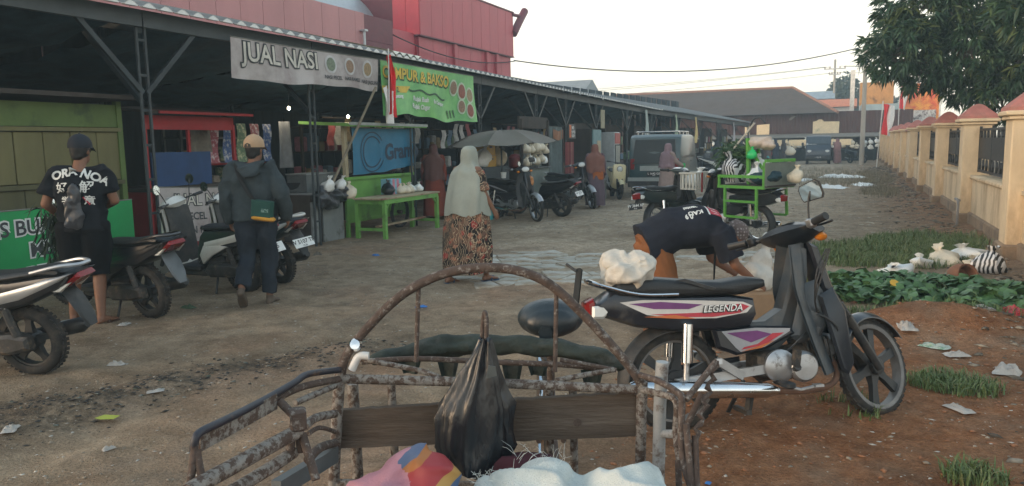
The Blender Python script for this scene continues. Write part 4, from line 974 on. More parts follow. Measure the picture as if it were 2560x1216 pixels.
    if not retro:
        for s in (-1, 1):
            a = MB(); a.pillow([(1.035,.62), (1.06,.52), (1.09,.60), (1.06,.78), (1.0,.86), (1.0,.76)], [(s*.04, .005), (s*.10, .0), (s*.14, .02)]); a.build('apron_fin', body, P)
    # headset
    if retro:
        a = MB(); a.lathe([(.001, -.06), (.06, -.05), (.085, 0), (.08, .02)], 20, (1.02, 0, .84), (0, math.pi/2, 0)); o = a.build('headlight', BLKP, P)
        a = MB(); a.lathe([(.078, .0), (.06, .018), (.001, .028)], 20, (1.035, 0, .84), (0, math.pi/2, 0)); a.build('lens', CLRL, o)
        a = MB(); a.pillow([(.86,.99), (.88,.965), (.97,.965), (.99,1.0), (.93,1.03)], sym(0, .10, .015)); a.xf(S).build('headset', inner, P)
    else:
        a = MB(); a.pillow([(.84,1.02), (.87,.965), (.97,.945), (1.06,.96), (1.065,1.0), (1.0,1.06), (.92,1.075)], [(-.18, .05), (-.13, .02), (-.06, 0), (0, -.005), (.06, 0), (.13, .02), (.18, .05)]); hd = a.xf(S).build('headset', accent, P)
        a = MB(); a.ell((1.045, 0, .985), (.035, .10, .038), 14, 8); a.xf(S).build('headlight', CLRL, hd)
    a = MB(); a.tube(smooth_path([(.82, -.34, 1.035), (.88, -.2, 1.025), (.92, 0, 1.01), (.88, .2, 1.025), (.82, .34, 1.035)], 4), .011, 8); a.xf(S).build('handlebar', BLKP, P)
    for s in (-1, 1):
        a = MB(); a.tube([(.815, s*.36, 1.037), (.85, s*.25, 1.03)], [.019, .018], 12); a.xf(S).build('grip', BLKP, P)
        a = MB(); a.tube(smooth_path([(.89, s*.2, 1.02), (.895, s*.27, 1.018), (.86, s*.35, 1.012)], 4), .006, 6); a.xf(S).build('lever', BLKP, P)
        if s in mirrors: mirror(P, (.87, s*.2, 1.045), (.885, s*.285, 1.22), (-.95, -s*.1, .1), S, r=.06)
    for s in (-1, 1):
        a = MB(); a.tube([(1.09, s*.075, .56), (wb-.01, s*.075, r)], [.024, .021], 10); a.xf(S).build('fork_leg', BLKP, P)
    a = MB(); rings = []
    for p in arc((wb, 0, r), r+.035, R(165), R(38), 12):
        d = (p-Vector((wb, 0, r))).normalized(); gq = [p+Vector((0, y, 0))-d*(abs(y)/.075)**2*.05 for y in (-.075, -.055, -.03, 0, .03, .055, .075)]
        rings.append(gq+[q-d*.006 for q in reversed(gq)])
    a.loft(rings); a.xf(S).build('front_fender', accent, P)
    a = MB(); a.tube([(.30, .10, .2), (.26, .20, .02)], .012, 8); a.box((.265, .215, .012), (.06, .05, .012)); a.build('side_stand', BLKP, P)
    return P
def ang(a, b): return math.atan2(b[1]-a[1], b[0]-a[0])
SILV = M('silver_paint', (.34,.36,.38), .3, metal=.5, var=.1, coat=.3, col2=(.2,.18,.15), mscale=5, mth=.68)
WHT = M('white_paint', (.60,.60,.56), .35, var=.08, coat=.3, col2=(.4,.37,.32), mscale=5, mth=.66)
CREAM = M('cream_paint', (.62,.55,.33), .35, var=.08, coat=.3)
GREYSM = M('smoke_grey', (.10,.115,.125), .45, var=.15)

def all_bikes():
    # ---- the big cub in the right foreground
    ra, fa = (-0.832,4.116), (0.205,4.863)
    main = cub('dark old cub motorcycle with purple and red stripes parked on red soil in the foreground', ra, ang(ra, fa)-.05, lean=-.15, steer=.40, mirrors=(-1,), rimm=M('dirty_rim', (.16,.155,.15), .55, metal=.5, var=.3, scale=9), body=M('faded_black_paint', (.010,.013,.020), .3, var=.3, coat=.3, col2=(.05,.045,.04), mscale=5, mth=.64, rough2=.7), headcol=M('deep_blue_black', (.012,.018,.026), .35, var=.3, col2=(.06,.055,.045), mscale=5, mth=.62))
    pur, redd, wh, org, slv = M('decal_purple', (.14,.03,.15), .4, var=.3), M('decal_red', (.42,.03,.05), .4, var=.2), M('decal_white', (.55,.53,.5), .4, var=.12), M('decal_orange', (.5,.13,.03), .4), M('decal_silver', (.3,.31,.33), .4)
    for s in (-1, 1):
        y0 = s*.1165
        decal(main, [(-.33,.745), (-.20,.752), (.12,.735), (.38,.715), (.435,.69), (.40,.655), (.22,.632), (.0,.640), (-.18,.67)], y0, wh)
        decal(main, [(-.28,.735), (-.10,.738), (.14,.712), (.06,.69), (-.14,.70)], y0+s*.002, pur)
        decal(main, [(-.16,.672), (.02,.648), (.20,.640), (.36,.655), (.415,.688), (.37,.705), (.28,.70), (.25,.665), (.05,.668)], y0+s*.002, redd)
        decal(main, [(-.20,.66), (.0,.640), (.10,.636), (-.02,.662)], y0+s*.004, org)
        yl = s*.1065
        decal(main, [(.25,.555), (.45,.565), (.66,.552), (.655,.535), (.50,.455), (.36,.435), (.33,.46)], yl, slv)
        decal(main, [(.28,.545), (.46,.55), (.55,.525), (.42,.485)], yl+s*.002, pur)
        decal(main, [(.36,.448), (.50,.468), (.62,.53), (.55,.53), (.46,.475), (.38,.462)], yl+s*.003, redd)
        decal(main, [(.36,.438), (.48,.452), (.56,.49), (.46,.462)], yl+s*.005, org)
        fl = (lambda u, v: Vector((.14+u, -.1240, .668+v))) if s < 0 else (lambda u, v: Vector((.40-u, .1240, .668+v)))
        lettering('LEGENDA', fl, INKB, main, .052, -.003, -.002, bold=.0035, shear=.25, name='badge_lettering')
        fl2 = (lambda u, v: Vector((.14+u, -.1262, .668+v))) if s < 0 else (lambda u, v: Vector((.40-u, .1262, .668+v)))
        lettering('LEGENDA', fl2, INKW, main, .052, 0, 0, bold=.0004, shear=.25, name='badge_lettering')
    a = MB(); a.grid(lambda u, v: Vector((-.545+.03*v, (u-.5)*.13, .74+.19*v+.01*math.sin(u*3))), 4, 4); n = len(a.v); a.add([(p[0]-.006, p[1], p[2]) for p in a.v], [tuple(reversed(q)) for q in a.f]); a.build('plate_holder', BLKP, main)
    a = MB(); a.tube([(-.53, .02, .92), (-.58, .05, .965)], .008, 6); a.build('plate_rod', BLKP, main)
    a = MB(); a.pillow([(-.02,.85), (.04,.86), (.22,.80), (.20,.785), (.03,.84)], [(-.128, .002), (-.132, 0), (-.136, .002)]); a.build('seat_strap', BLKP, main)
    for k in range(3):
        a = MB(); a.tube(smooth_path([(.87, -.16-.02*k, .99), (.78, -.20, .86-.05*k), (.80, -.14, .68), (.86, -.09, .62)], 5), .005, 5); a.build('control_cable', BLKP, main)
    a = MB(); a.box((.835, -.215, 1.004), (.05, .05, .05), bev=.008); 
    # rolled sack strapped on the tail
    a = MB()
    for c_, r_ in (((0,0,-.02), (.15,.17,.10)), ((.05,-.03,.04), (.10,.14,.09)), ((-.06,.03,.06), (.09,.12,.09)), ((.0,-.1,.0), (.12,.07,.09))): a.ell(c_, r_, 14, 9)
    me = remesh(a, .007, 1, lambda c: .10*(.14-np.abs(fbm(c[:, 0]*9+c[:, 1]*6, c[:, 2]*10-c[:, 1]*9, 1, 5)-.5))+.03*(.15-np.abs(fbm(c[:, 0]*20, c[:, 2]*22+c[:, 1]*16, 1, 15)-.5)))
    M_ = main.matrix_basis; o = put(me, 'folded_sack', M('woven_sack_cream', (.52,.49,.43), .85, var=.15, scale=14, bump=.35, bscale=160)); o.location = Matrix.Translation(main.location) @ Euler((-.15, 0, main.rotation_euler[2])).to_matrix().to_4x4() @ Vector((-.25, -.02, .905)); o.rotation_euler = (-.15, 0, main.rotation_euler[2])
    o.scale = (.95, .95, .85); tag(o, 'crumpled cream woven sack tied on the tail of the dark cub motorcycle', 'sack')
    # ---- left group, tails to the lane
    matic('silver tailed black scooter cut off by the left edge of the picture', (-5.388,3.541), R(197), -.1, .2, BLK, BLK, tail_accent=SILV)
    matic('black scooter with red tail lamp and grey mudguard beside the man in the dark cap', (-6.099,5.189), R(176), -.1, .3, BLK, BLK, mud=GREYSM)
    matic('black and white scooter parked under the grey counter banner', (-6.134,6.484), R(178), -.1, .2, BLK, WHT, tail_accent=WHT, plate_spec=(PLW, INKB, 'W 5', '07.25'))
    matic('dark scooter with white plate mostly hidden behind the man in the hoodie', (-6.125,7.059), R(168), -.1, .2, M('teal_dark_paint', (.02,.04,.05), .35, coat=.3), WHT, plate_spec=(PLW, INKB, 'W 5107 TN', '12.26'))
    # ---- group in front of the umbrella stall
    f1, r1 = (-5.599,14.392), (-7.003,14.993)
    c1 = cub('silver and black motorcycle nosing into the lane below the grey umbrella', r1, ang(r1, f1), -.12, -.35, BLK, BLKP, fender=SILV, headcol=BLKP, mirrors=(1,))
    for s in (-1, 1): decal(c1, [(-.3,.735), (.0,.70), (.40,.60), (.43,.58), (.0,.66)], s*.1165, M('decal_silver'))
    r2 = (-5.750,15.759)
    matic('dark scooter with red tail lamp and white plate behind the silver motorcycle', r2, R(165), -.1, .1, BLK, BLK, plate_spec=(PLW, INKB, 'W 2721', '03.25'))
    f3 = (-5.686,17.658)
    cub('dark motorcycle with silver front fender beside the rust hijab woman', (f3[0]-1.1, f3[1]+.55), R(-27), -.12, -.5, BLK, BLKP, fender=SILV, mirrors=())
    f4, r4 = (-5.867,20.825), (-6.078,23.555)
    matic('cream yellow retro scooter parked facing the lane left of the van', (f4[0]-.55, f4[1]+1.12), R(-64), -.06, .1, CREAM, CREAM, retro=True, mirrors=())
    # ---- middle of the lane
    rp = (-2.807,12.348)
    c = cub('old dark motorcycle with black number plate and white crate seen from behind', rp, R(66), -.14, -.3, M('dark_green_paint', (.012,.022,.022), .35, var=.3, coat=.3), BLKP, mirrors=(), plate_spec=(PLB, INKW, 'W 3644 XF', '09.26'), spoke=True)
    rg2, fg2 = (-1.950,13.154), (-1.262,12.371)
    cub('dark motorcycle carrying the green cargo rack in mid lane', fg2, R(150), -.04, .1, BLK, BLKP, mirrors=(), spoke=True, rimm=CHROME)
    # ---- far ones
    p = (-6.049,36.504)
    matic('small dark scooter with white tail parked beyond the teal van', p, R(-10), -.08, .1, BLK, WHT)
    rnd = random.Random(4)
    far = [((-7.2, 42), 'black scooter furthest left in the shade of the far stalls', BLK), ((-6.6, 45), 'black scooter second in the row near the far stalls', BLK), ((.1, 53.5), 'motorcycle piled with goods right of the dark blue van', BLK), ((-4.9, 52), 'teal scooter with a red load among the far shoppers', PT)]
    for q, lb, m in far: matic(lb, q, R(rnd.uniform(-60, 60)-40), -.08, .1, m, m, mirrors=())
all_bikes()

# ================================================================ PEOPLE
SKIN = M('brown_skin', (.20,.098,.06), .55, var=.12, scale=12, spec=.3)
HAIR = M('black_hair', (.010,.009,.009), .5, var=.3, scale=30)
def ring_at(c, t, lat, w_, d, n=18, sq=2.3):
    t = Vector(t).normalized(); lat = Vector(lat); lat = (lat-t*lat.dot(t)).normalized(); f = t.cross(lat); out = []
    for j in range(n):
        an = 2*math.pi*j/n; ca, sa = math.cos(an), math.sin(an)
        out.append(Vector(c)+lat*w_*math.copysign(abs(ca)**(2/sq), ca)+f*d*math.copysign(abs(sa)**(2/sq), sa))
    return out
def spine_loft(mb, pts, ws, ds, lat=(1,0,0), n=18):
    P = [Vector(p) for p in pts]; k = len(P); rings = []
    for i in range(k):
        t = P[min(i+1, k-1)]-P[max(i-1, 0)]; rings.append(ring_at(P[i], t, lat, ws[i], ds[i], n))
    mb.loft(rings); return mb
def hand(mb, wr, d, side, up, sc=1.0, curl=.5):
    """palm, four unequal bent fingers and a thumb leaving the side of the palm; d = pointing direction, up = back-of-hand normal"""
    wr, d, up = Vector(wr), Vector(d).normalized(), Vector(up); up = (up-d*up.dot(d)).normalized(); s = d.cross(up)*side
    k = sc; palm = wr+d*.05*k
    mb.cap_(wr-d*.01, wr+d*.03*k, .026*k, .03*k); rings = [ring_at(wr+d*t*k, d, s, w_*k, h*k, 10) for t, w_, h in ((.01, .026, .018), (.04, .037, .016), (.085, .040, .014), (.095, .036, .010))]
    mb.loft(rings)
    for j, (off, L) in enumerate(((-.030, .062), (-.010, .074), (.011, .070), (.031, .055))):
        p = palm+d*.038*k+s*off*k; c1 = curl*(.8+.1*j); q = (d*math.cos(c1)-up*math.sin(c1)); p1 = p+q*L*.45*k
        q2 = (d*math.cos(c1*2)-up*math.sin(c1*2)); p2 = p1+q2*L*.34*k; q3 = (d*math.cos(c1*2.7)-up*math.sin(c1*2.7)); p3 = p2+q3*L*.25*k
        mb.tube([p-d*.015*k, p, p1, p2, p3], [.0092*k, .0092*k, .0088*k, .008*k, .006*k], 8)
    t0 = wr+d*.028*k-s*.030*k; q = (d*.75-s*.55-up*.35).normalized(); t1 = t0+q*.036*k; t2 = t1+(d*.9-s*.15-up*.4).normalized()*.03*k
    mb.tube([t0-q*.015*k, t0, t1, t2], [.012*k, .012*k, .0105*k, .008*k], 8)
def foot(mb, ank, d, flat=True, sc=1.0):
    a = Vector(ank); d = Vector(d).normalized()
    lat = d.cross(Vector((0, 0, 1))); lat = lat.normalized() if lat.length > .1 else Vector((1, 0, 0)); nrm = lat.cross(d)
    def P(f, u): return a+d*f*sc+nrm*u*sc
    rings = [ring_at(P(f, u), d, lat, w_*sc, h*sc, 12) for f, u, w_, h in ((-.055, -.055, .022, .022), (-.03, -.05, .032, .032), (.03, -.04, .036, .036), (.09, -.055, .044, .024), (.15, -.066, .045, .016), (.185, -.070, .030, .011))]
    mb.loft(rings); mb.cap_(a, P(-.01, -.05), .034*sc, .034*sc)
    for j in range(5):
        p = P(.165-.008*abs(j-1), -.07)+lat*(-.032+.016*j)*sc; mb.cap_(p, p+d*.03*sc, .009*sc, .008*sc, 6)
def face_head(mb, c, fwd, up, sc=1.0):
    c, f, u = Vector(c), Vector(fwd).normalized(), Vector(up).normalized(); s = f.cross(u)
    m = Matrix((s, f, u)).transposed()
    mb.ell(c+u*.025*sc, (.076*sc, .094*sc, .10*sc), 16, 12, m); mb.ell(c+f*.03*sc-u*.045*sc, (.056*sc, .066*sc, .072*sc), 14, 10, m)
    mb.ell(c+f*.10*sc-u*.012*sc, (.012*sc, .018*sc, .022*sc), 8, 6, m); mb.ell(c+f*.093*sc-u*.058*sc, (.024*sc, .012*sc, .010*sc), 8, 6, m)
    for q in (-1, 1):
        mb.ell(c+s*q*.077*sc-f*.005*sc-u*.005*sc, (.010*sc, .018*sc, .030*sc), 8, 6, m); mb.ell(c+f*.082*sc+s*q*.032*sc+u*.028*sc, (.022*sc, .012*sc, .008*sc), 8, 6, m)
def eyes(P, c, fwd, up, sc=1.0):
    c, f, u = Vector(c), Vector(fwd).normalized(), Vector(up).normalized(); s = f.cross(u); a = MB()
    for q in (-1, 1): a.ell(c+f*.088*sc+s*q*.032*sc+u*.008*sc, (.011*sc, .011*sc, .008*sc), 8, 6)
    o = a.build('eyes', M('eye_dark', (.02,.015,.012), .15), P); o['kind'] = 'stuff'
def base_J(h=1.68):
    k = h/1.70
    J = dict(pelvis=(0,0,.93), waist=(0,0,1.08), chest=(0,0,1.27), neck=(0,-.01,1.44), head=(0,.02,1.59), shR=(.185,0,1.395), elR=(.24,-.03,1.12), wrR=(.25,.06,.88), shL=(-.185,0,1.395), elL=(-.24,-.03,1.12), wrL=(-.25,.06,.88),
        hipR=(.09,0,.92), knR=(.10,.02,.50), anR=(.10,-.02,.085), hipL=(-.09,0,.92), knL=(-.10,.02,.50), anL=(-.10,-.02,.085))
    return {a: Vector(b)*k for a, b in J.items()}, k
def human(P, J, k, fwd=(0,1,0), headfwd=None, headup=(0,0,1), footd=None, vox=.0085, lat=(1,0,0), fingers=True, curl=.5, hand_up=None, skin=SKIN, arms=True, girth=1.0, handdir=None):
    mb = MB(); headfwd = headfwd or fwd
    sp = [J['pelvis']-Vector((0, 0, .06*k)), J['pelvis'], J['waist'], J['chest'], J['neck'].lerp(J['chest'], .35), J['neck'].lerp(J['chest'], .1)]
    spine_loft(mb, sp, [.13*k*girth, .155*k*girth, .135*k*girth, .165*k*girth, .15*k, .075*k], [.09*k*girth, .105*k*girth, .095*k*girth, .115*k*girth, .095*k, .06*k], lat)
    mb.cap_(J['neck'].lerp(J['chest'], .12), J['head']-Vector(headup)*.06*k, .056*k, .052*k, 12)
    face_head(mb, J['head'], headfwd, headup, k)
    for s, q in (('R', 1), ('L', -1)):
        if arms:
            mb.cap_(J['chest'].lerp(J['neck'], .6)+(J['sh'+s]-J['chest'].lerp(J['neck'], .6))*.4, J['sh'+s], .062*k, .06*k, 12)
            mb.cap_(J['sh'+s], J['el'+s], .054*k, .042*k, 12); mb.cap_(J['el'+s], J['wr'+s], .043*k, .028*k, 12)
            d = handdir[s] if handdir and s in handdir else (J['wr'+s]-J['el'+s])
            if fingers: hand(mb, J['wr'+s], d, q, (hand_up or {}).get(s, Vector(lat)*q), k, curl)
            else: mb.cap_(J['wr'+s], J['wr'+s]+Vector(d).normalized()*.10*k, .032*k, .026*k)
        mb.cap_(J['hip'+s], J['kn'+s], .085*k*girth, .058*k, 14); mb.cap_(J['kn'+s], J['kn'+s].lerp(J['an'+s], .3), .056*k, .058*k, 12); mb.cap_(J['kn'+s].lerp(J['an'+s], .3), J['an'+s], .058*k, .036*k, 12)
        fd = (footd or {}).get(s, fwd); foot(mb, J['an'+s], fd, sc=k)
    me = remesh(mb, vox, 2); o = put(me, 'body', skin, P); 
    if vox < .012: eyes(P, J['head'], headfwd, headup, k)
    return o
def folds(amp=.008, fx=9, fz=5, seed=0, vert=False):
    def f(c):
        if vert:
            an = np.arctan2(c[:, 1], c[:, 0]); return amp*(np.sin(an*fx+fbm(c[:, 0]*3, c[:, 2]*2, 2, seed)*6)*.6+(fbm(an*3+9, c[:, 2]*fz*.5, 3, seed)-.5)*1.6)
        return amp*(1.8*(fbm(c[:, 0]*fx+c[:, 1]*fx*.7, c[:, 2]*fz+c[:, 1]*3, 3, seed)-.5)+6*(.13-np.abs(fbm(c[:, 0]*fx*.8-c[:, 2]*fz*.9, c[:, 2]*fz*1.1+c[:, 1]*fx*.6, 1, seed+7)-.5)))
    return f
def tee(J, k, lat=(1,0,0), slv=.55, infl=.022, hem=.10, girth=1.0, long=False, fall=0):
    mb = MB(); ax = (J['chest']-J['pelvis']).normalized(); lo = J['pelvis']-ax*hem
    spine_loft(mb, [lo, J['pelvis'], J['waist'], J['chest'], J['neck'].lerp(J['chest'], .35), J['neck'].lerp(J['chest'], .12)], [a*k*girth+infl for a in (.17, .165, .158, .172, .158, .082)], [a*k*girth+infl for a in (.118, .118, .115, .118, .098, .062)], lat)
    for s in 'RL':
        c = J['chest'].lerp(J['neck'], .6); mb.cap_(c+(J['sh'+s]-c)*.35, J['sh'+s], .072*k+infl*.5, .066*k+infl*.5, 14)
        if long: mb.cap_(J['sh'+s], J['el'+s], .062*k+infl, .052*k+infl, 14); mb.cap_(J['el'+s], J['el'+s].lerp(J['wr'+s], .94), .053*k+infl, .038*k+infl*.8, 14)
        else:
            e = J['sh'+s].lerp(J['el'+s], slv); d = (J['el'+s]-J['sh'+s]).normalized(); mb.tube([J['sh'+s]-d*.02, J['sh'+s]+d*.03, e-d*.02, e], [.06*k+infl, .066*k+infl, .066*k+infl, .064*k+infl], 14)
    return mb
def trousers(J, k, infl=.022, to=.93, girth=1.0, wide=1.0):
    mb = MB(); up = (J['waist']-J['pelvis'])
    spine_loft(mb, [J['pelvis']-up*.55, J['pelvis'], J['pelvis']+up*.45], [.165*k*girth+infl*.7, .165*k*girth+infl*.6, .15*k*girth+infl*.6], [.115*k*girth+infl*.7, .115*k*girth+infl*.6, .108*k*girth+infl*.6])
    for s in 'RL':
        h, kn, an = J['hip'+s], J['kn'+s], J['an'+s]; e = kn.lerp(an, min(1, (to-.5)*2)) if to > .5 else h.lerp(kn, to*2)
        mb.tube([h+up*.2, h, h.lerp(kn, .5)]+([kn, e] if to > .5 else [e]), [(.088*k+infl)*girth, (.10*k+infl)*girth, .088*k*girth+infl*wide]+([.068*k+infl*wide, .062*k+infl*wide*1.1] if to > .5 else [.072*k+infl*wide]), 14)
    return mb
def cap_hat(P, c, k, fwd, mat, up=(0,0,1), strap=True):
    c, f, u = Vector(c), Vector(fwd).normalized(), Vector(up).normalized(); s = f.cross(u).normalized(); u = s.cross(f); m = Matrix((s, f, u)).transposed(); a = MB()
    rings = []
    for i in range(8):
        z = i/7*.5*math.pi; rr = math.cos(z)
        rings.append([c+m@Vector((.091*k*max(rr, .03)*math.cos(t*math.pi/12), .108*k*max(rr, .03)*math.sin(t*math.pi/12), (.052+.10*math.sin(z))*k)) for t in range(24)])
    base = [c+m@Vector((.090*k*math.cos(t*math.pi/12), .107*k*math.sin(t*math.pi/12), .028*k)) for t in range(24)]
    a.loft([base]+rings, False, True); h = a.build('cap', mat, P)
    b = MB(); b.grid(lambda q, v: c+m@Vector(((q-.5)*2*.082*k*(1-.25*v*v), (.085+.0*v)*k*math.sqrt(max(0, 1-((q-.5)*1.6)**2))+.075*k*v, (.040-.022*v-.03*((q-.5)*2)**2*v)*k)), 12, 5); n = len(b.v); b.add([(p[0], p[1], p[2]-.005) for p in b.v], [tuple(reversed(q)) for q in b.f]); b.build('brim', mat, h)
    b = MB(); b.ell(c+u*.153*k, (.010, .010, .006), 8, 5); b.build('button', mat, h)
    if strap:
        b = MB(); b.pillow([(-.038, .032), (-.03, .062), (0, .074), (.03, .062), (.038, .032)], [(-.003, 0), (.003, 0)]); b.xf(Matrix.Translation(c-f*.1045*k) @ m.to_4x4()); b.build('strap_opening', HAIR, h)
def hair_cap(P, c, k, fwd, up=(0,0,1), low=-.05):
    c, f, u = Vector(c), Vector(fwd).normalized(), Vector(up).normalized(); s = f.cross(u); m = Matrix((s, f, u)).transposed(); a = MB()
    a.ell(c-f*.012*k+u*.025*k, (.083*k, .096*k, .102*k), 16, 12, m); a.ell(c-f*.055*k-u*.035*k, (.062*k, .04*k, .055*k), 12, 8, m)
    put(remesh(a, .012, 2, lambda q: .004*(fbm(q[:, 0]*80, q[:, 2]*80, 2, 3)-.5)*2), 'hair', HAIR, P)
def loft_cloth(P, name, mat, secs, n=40, seed=0, amp=.012, lobes=9, bottom_open=True, tilt=None, ph=0):
    """garment lofted from horizontal sections (cx, cy, z, half-width, half-depth, fold amount)"""
    rg = random.Random(seed); a = MB(); rings = []; phs = [rg.uniform(0, 6) for _ in range(4)]
    for (cx, cy, z, w_, d, fo) in secs:
        ring = []
        for j in range(n):
            t = 2*math.pi*j/n; fl = 1+fo*(.6*math.sin(lobes*t+phs[0]+z*2)+.4*math.sin((lobes*2-3)*t+phs[1]-z*3)+.3*math.sin(3*t+phs[2]))
            ring.append(Vector((cx+w_*fl*math.cos(t), cy+d*fl*math.sin(t), z+amp*math.sin(5*t+phs[3])*(1 if fo > .01 else 0))))
        rings.append(ring)
    a.loft(rings, True, not bottom_open)
    return a.build(name, mat, P, smooth=80)
def dense(secs, k=4):
    out = []; S_ = [np.array(s, float) for s in secs]
    for i in range(len(S_)-1):
        p0, p1, p2, p3 = S_[max(i-1, 0)], S_[i], S_[i+1], S_[min(i+2, len(S_)-1)]
        for j in range(k):
            t = j/k; out.append(tuple(.5*((2*p1)+(p2-p0)*t+(2*p0-5*p1+4*p2-p3)*t*t+(3*p1-p0-3*p2+p3)*t**3)))
    out.append(tuple(S_[-1])); return out
def hijab_secs(k, head, drop, w_=.22, d=.17, fwd=.0, back=-.0):
    """head-hugging top that widens over the shoulders to a drop length z"""
    hx, hy, hz = head
    return dense([(hx, hy, hz+.125*k, .01, .01, 0), (hx, hy-.005, hz+.118*k, .05*k, .06*k, 0), (hx, hy-.01, hz+.08*k, .085*k, .10*k, 0), (hx, hy-.01, hz+.0*k, .098*k, .115*k, .01), (hx, hy-.015, hz-.10*k, .108*k, .115*k, .02), (hx*.5, -.01, hz-.18*k, .20*k, .145*k, .02), (0, -.005, hz-.27*k, .268*k, .17*k, .025), (0, back*.5, hz-.45*k, w_*1.08, d, .05), (0, back, (hz-.45*k+drop)/2, w_*1.1, d*1.05, .07), (0, back, drop, w_*1.12, d*1.1, .09)], 4)

def pattern_mat(name, base, cols, scale=14, leafs=True):
    """printed floral cloth: dark ground, scattered blossoms and pale sprigs"""
    m = bpy.data.materials.new(name); m.use_nodes = True; MATS[name] = m; n = m.node_tree.nodes; l = m.node_tree.links; b = n['Principled BSDF']
    tc = n.new('ShaderNodeTexCoord'); nz = n.new('ShaderNodeTexNoise'); nz.inputs['Scale'].default_value = 9; l.new(tc.outputs['Object'], nz.inputs[0])
    mp = n.new('ShaderNodeMixRGB'); mp.inputs[0].default_value = .12; l.new(tc.outputs['Object'], mp.inputs[1]); l.new(nz.outputs['Color'], mp.inputs[2])
    def vor(sc, th, col, prev, soft=.04):
        v = n.new('ShaderNodeTexVoronoi'); v.inputs['Scale'].default_value = sc; l.new(mp.outputs[0], v.inputs['Vector'])
        r = n.new('ShaderNodeMapRange'); r.inputs[1].default_value = th+soft; r.inputs[2].default_value = th-soft; l.new(v.outputs['Distance'], r.inputs[0])
        x = n.new('ShaderNodeMixRGB'); l.new(r.outputs[0], x.inputs[0]); l.new(prev, x.inputs[1]); x.inputs[2].default_value = (*col, 1); return x.outputs[0]
    n2 = n.new('ShaderNodeTexNoise'); n2.inputs['Scale'].default_value = scale*.8; n2.inputs['Detail'].default_value = 3; l.new(mp.outputs[0], n2.inputs[0])
    r0 = n.new('ShaderNodeValToRGB'); r0.color_ramp.elements[0].color = (*base, 1); r0.color_ramp.elements[0].position = .46; r0.color_ramp.elements[1].color = (*cols[0], 1); r0.color_ramp.elements[1].position = .54; l.new(n2.outputs['Fac'], r0.inputs[0])
    c = vor(scale, .30, cols[1], r0.outputs[0]); c = vor(scale*.7, .20, cols[2], c)
    w_ = n.new('ShaderNodeTexWave'); w_.inputs['Scale'].default_value = scale*1.1; w_.inputs['Distortion'].default_value = 14; w_.inputs['Detail'].default_value = 2; l.new(tc.outputs['Object'], w_.inputs[0])
    gt = n.new('ShaderNodeMapRange'); gt.inputs[1].default_value = .90; gt.inputs[2].default_value = .95; l.new(w_.outputs['Fac'], gt.inputs[0])
    x = n.new('ShaderNodeMixRGB'); l.new(gt.outputs[0], x.inputs[0]); l.new(c, x.inputs[1]); x.inputs[2].default_value = (*cols[3], 1)
    l.new(x.outputs[0], b.inputs['Base Color']); b.inputs['Roughness'].default_value = .85; b.inputs['Specular IOR Level'].default_value = .2
    return m
def sandal(P, ank, d, mat, k=1.0):
    a = MB(); an = Vector(ank); d = Vector(d).normalized(); lat = d.cross(Vector((0,0,1))).normalized(); nrm = lat.cross(d)
    pts = [(-.07, .03), (-.06, .038), (.03, .04), (.12, .05), (.18, .042), (.20, .02), (.20, -.02), (.18, -.042), (.12, -.05), (.03, -.04), (-.06, -.038), (-.07, -.03)]
    ring = lambda u: [an+d*p[0]*k+lat*p[1]*k+nrm*u for p in pts]
    a.loft([ring(-.098*k), ring(-.082*k)]); o = a.build('sandal', mat, P)
    b = MB(); b.tube(smooth_path([an+d*.04+lat*.042-nrm*.08*k, an+d*.09+lat*.02-nrm*.035*k, an+d*.13-nrm*.06*k, an+d*.09-lat*.02-nrm*.035*k, an+d*.04-lat*.042-nrm*.08*k], 3), .008, 6); b.build('strap', mat, o)
def back_print(P, J, k, items, off, w_=None):
    pass

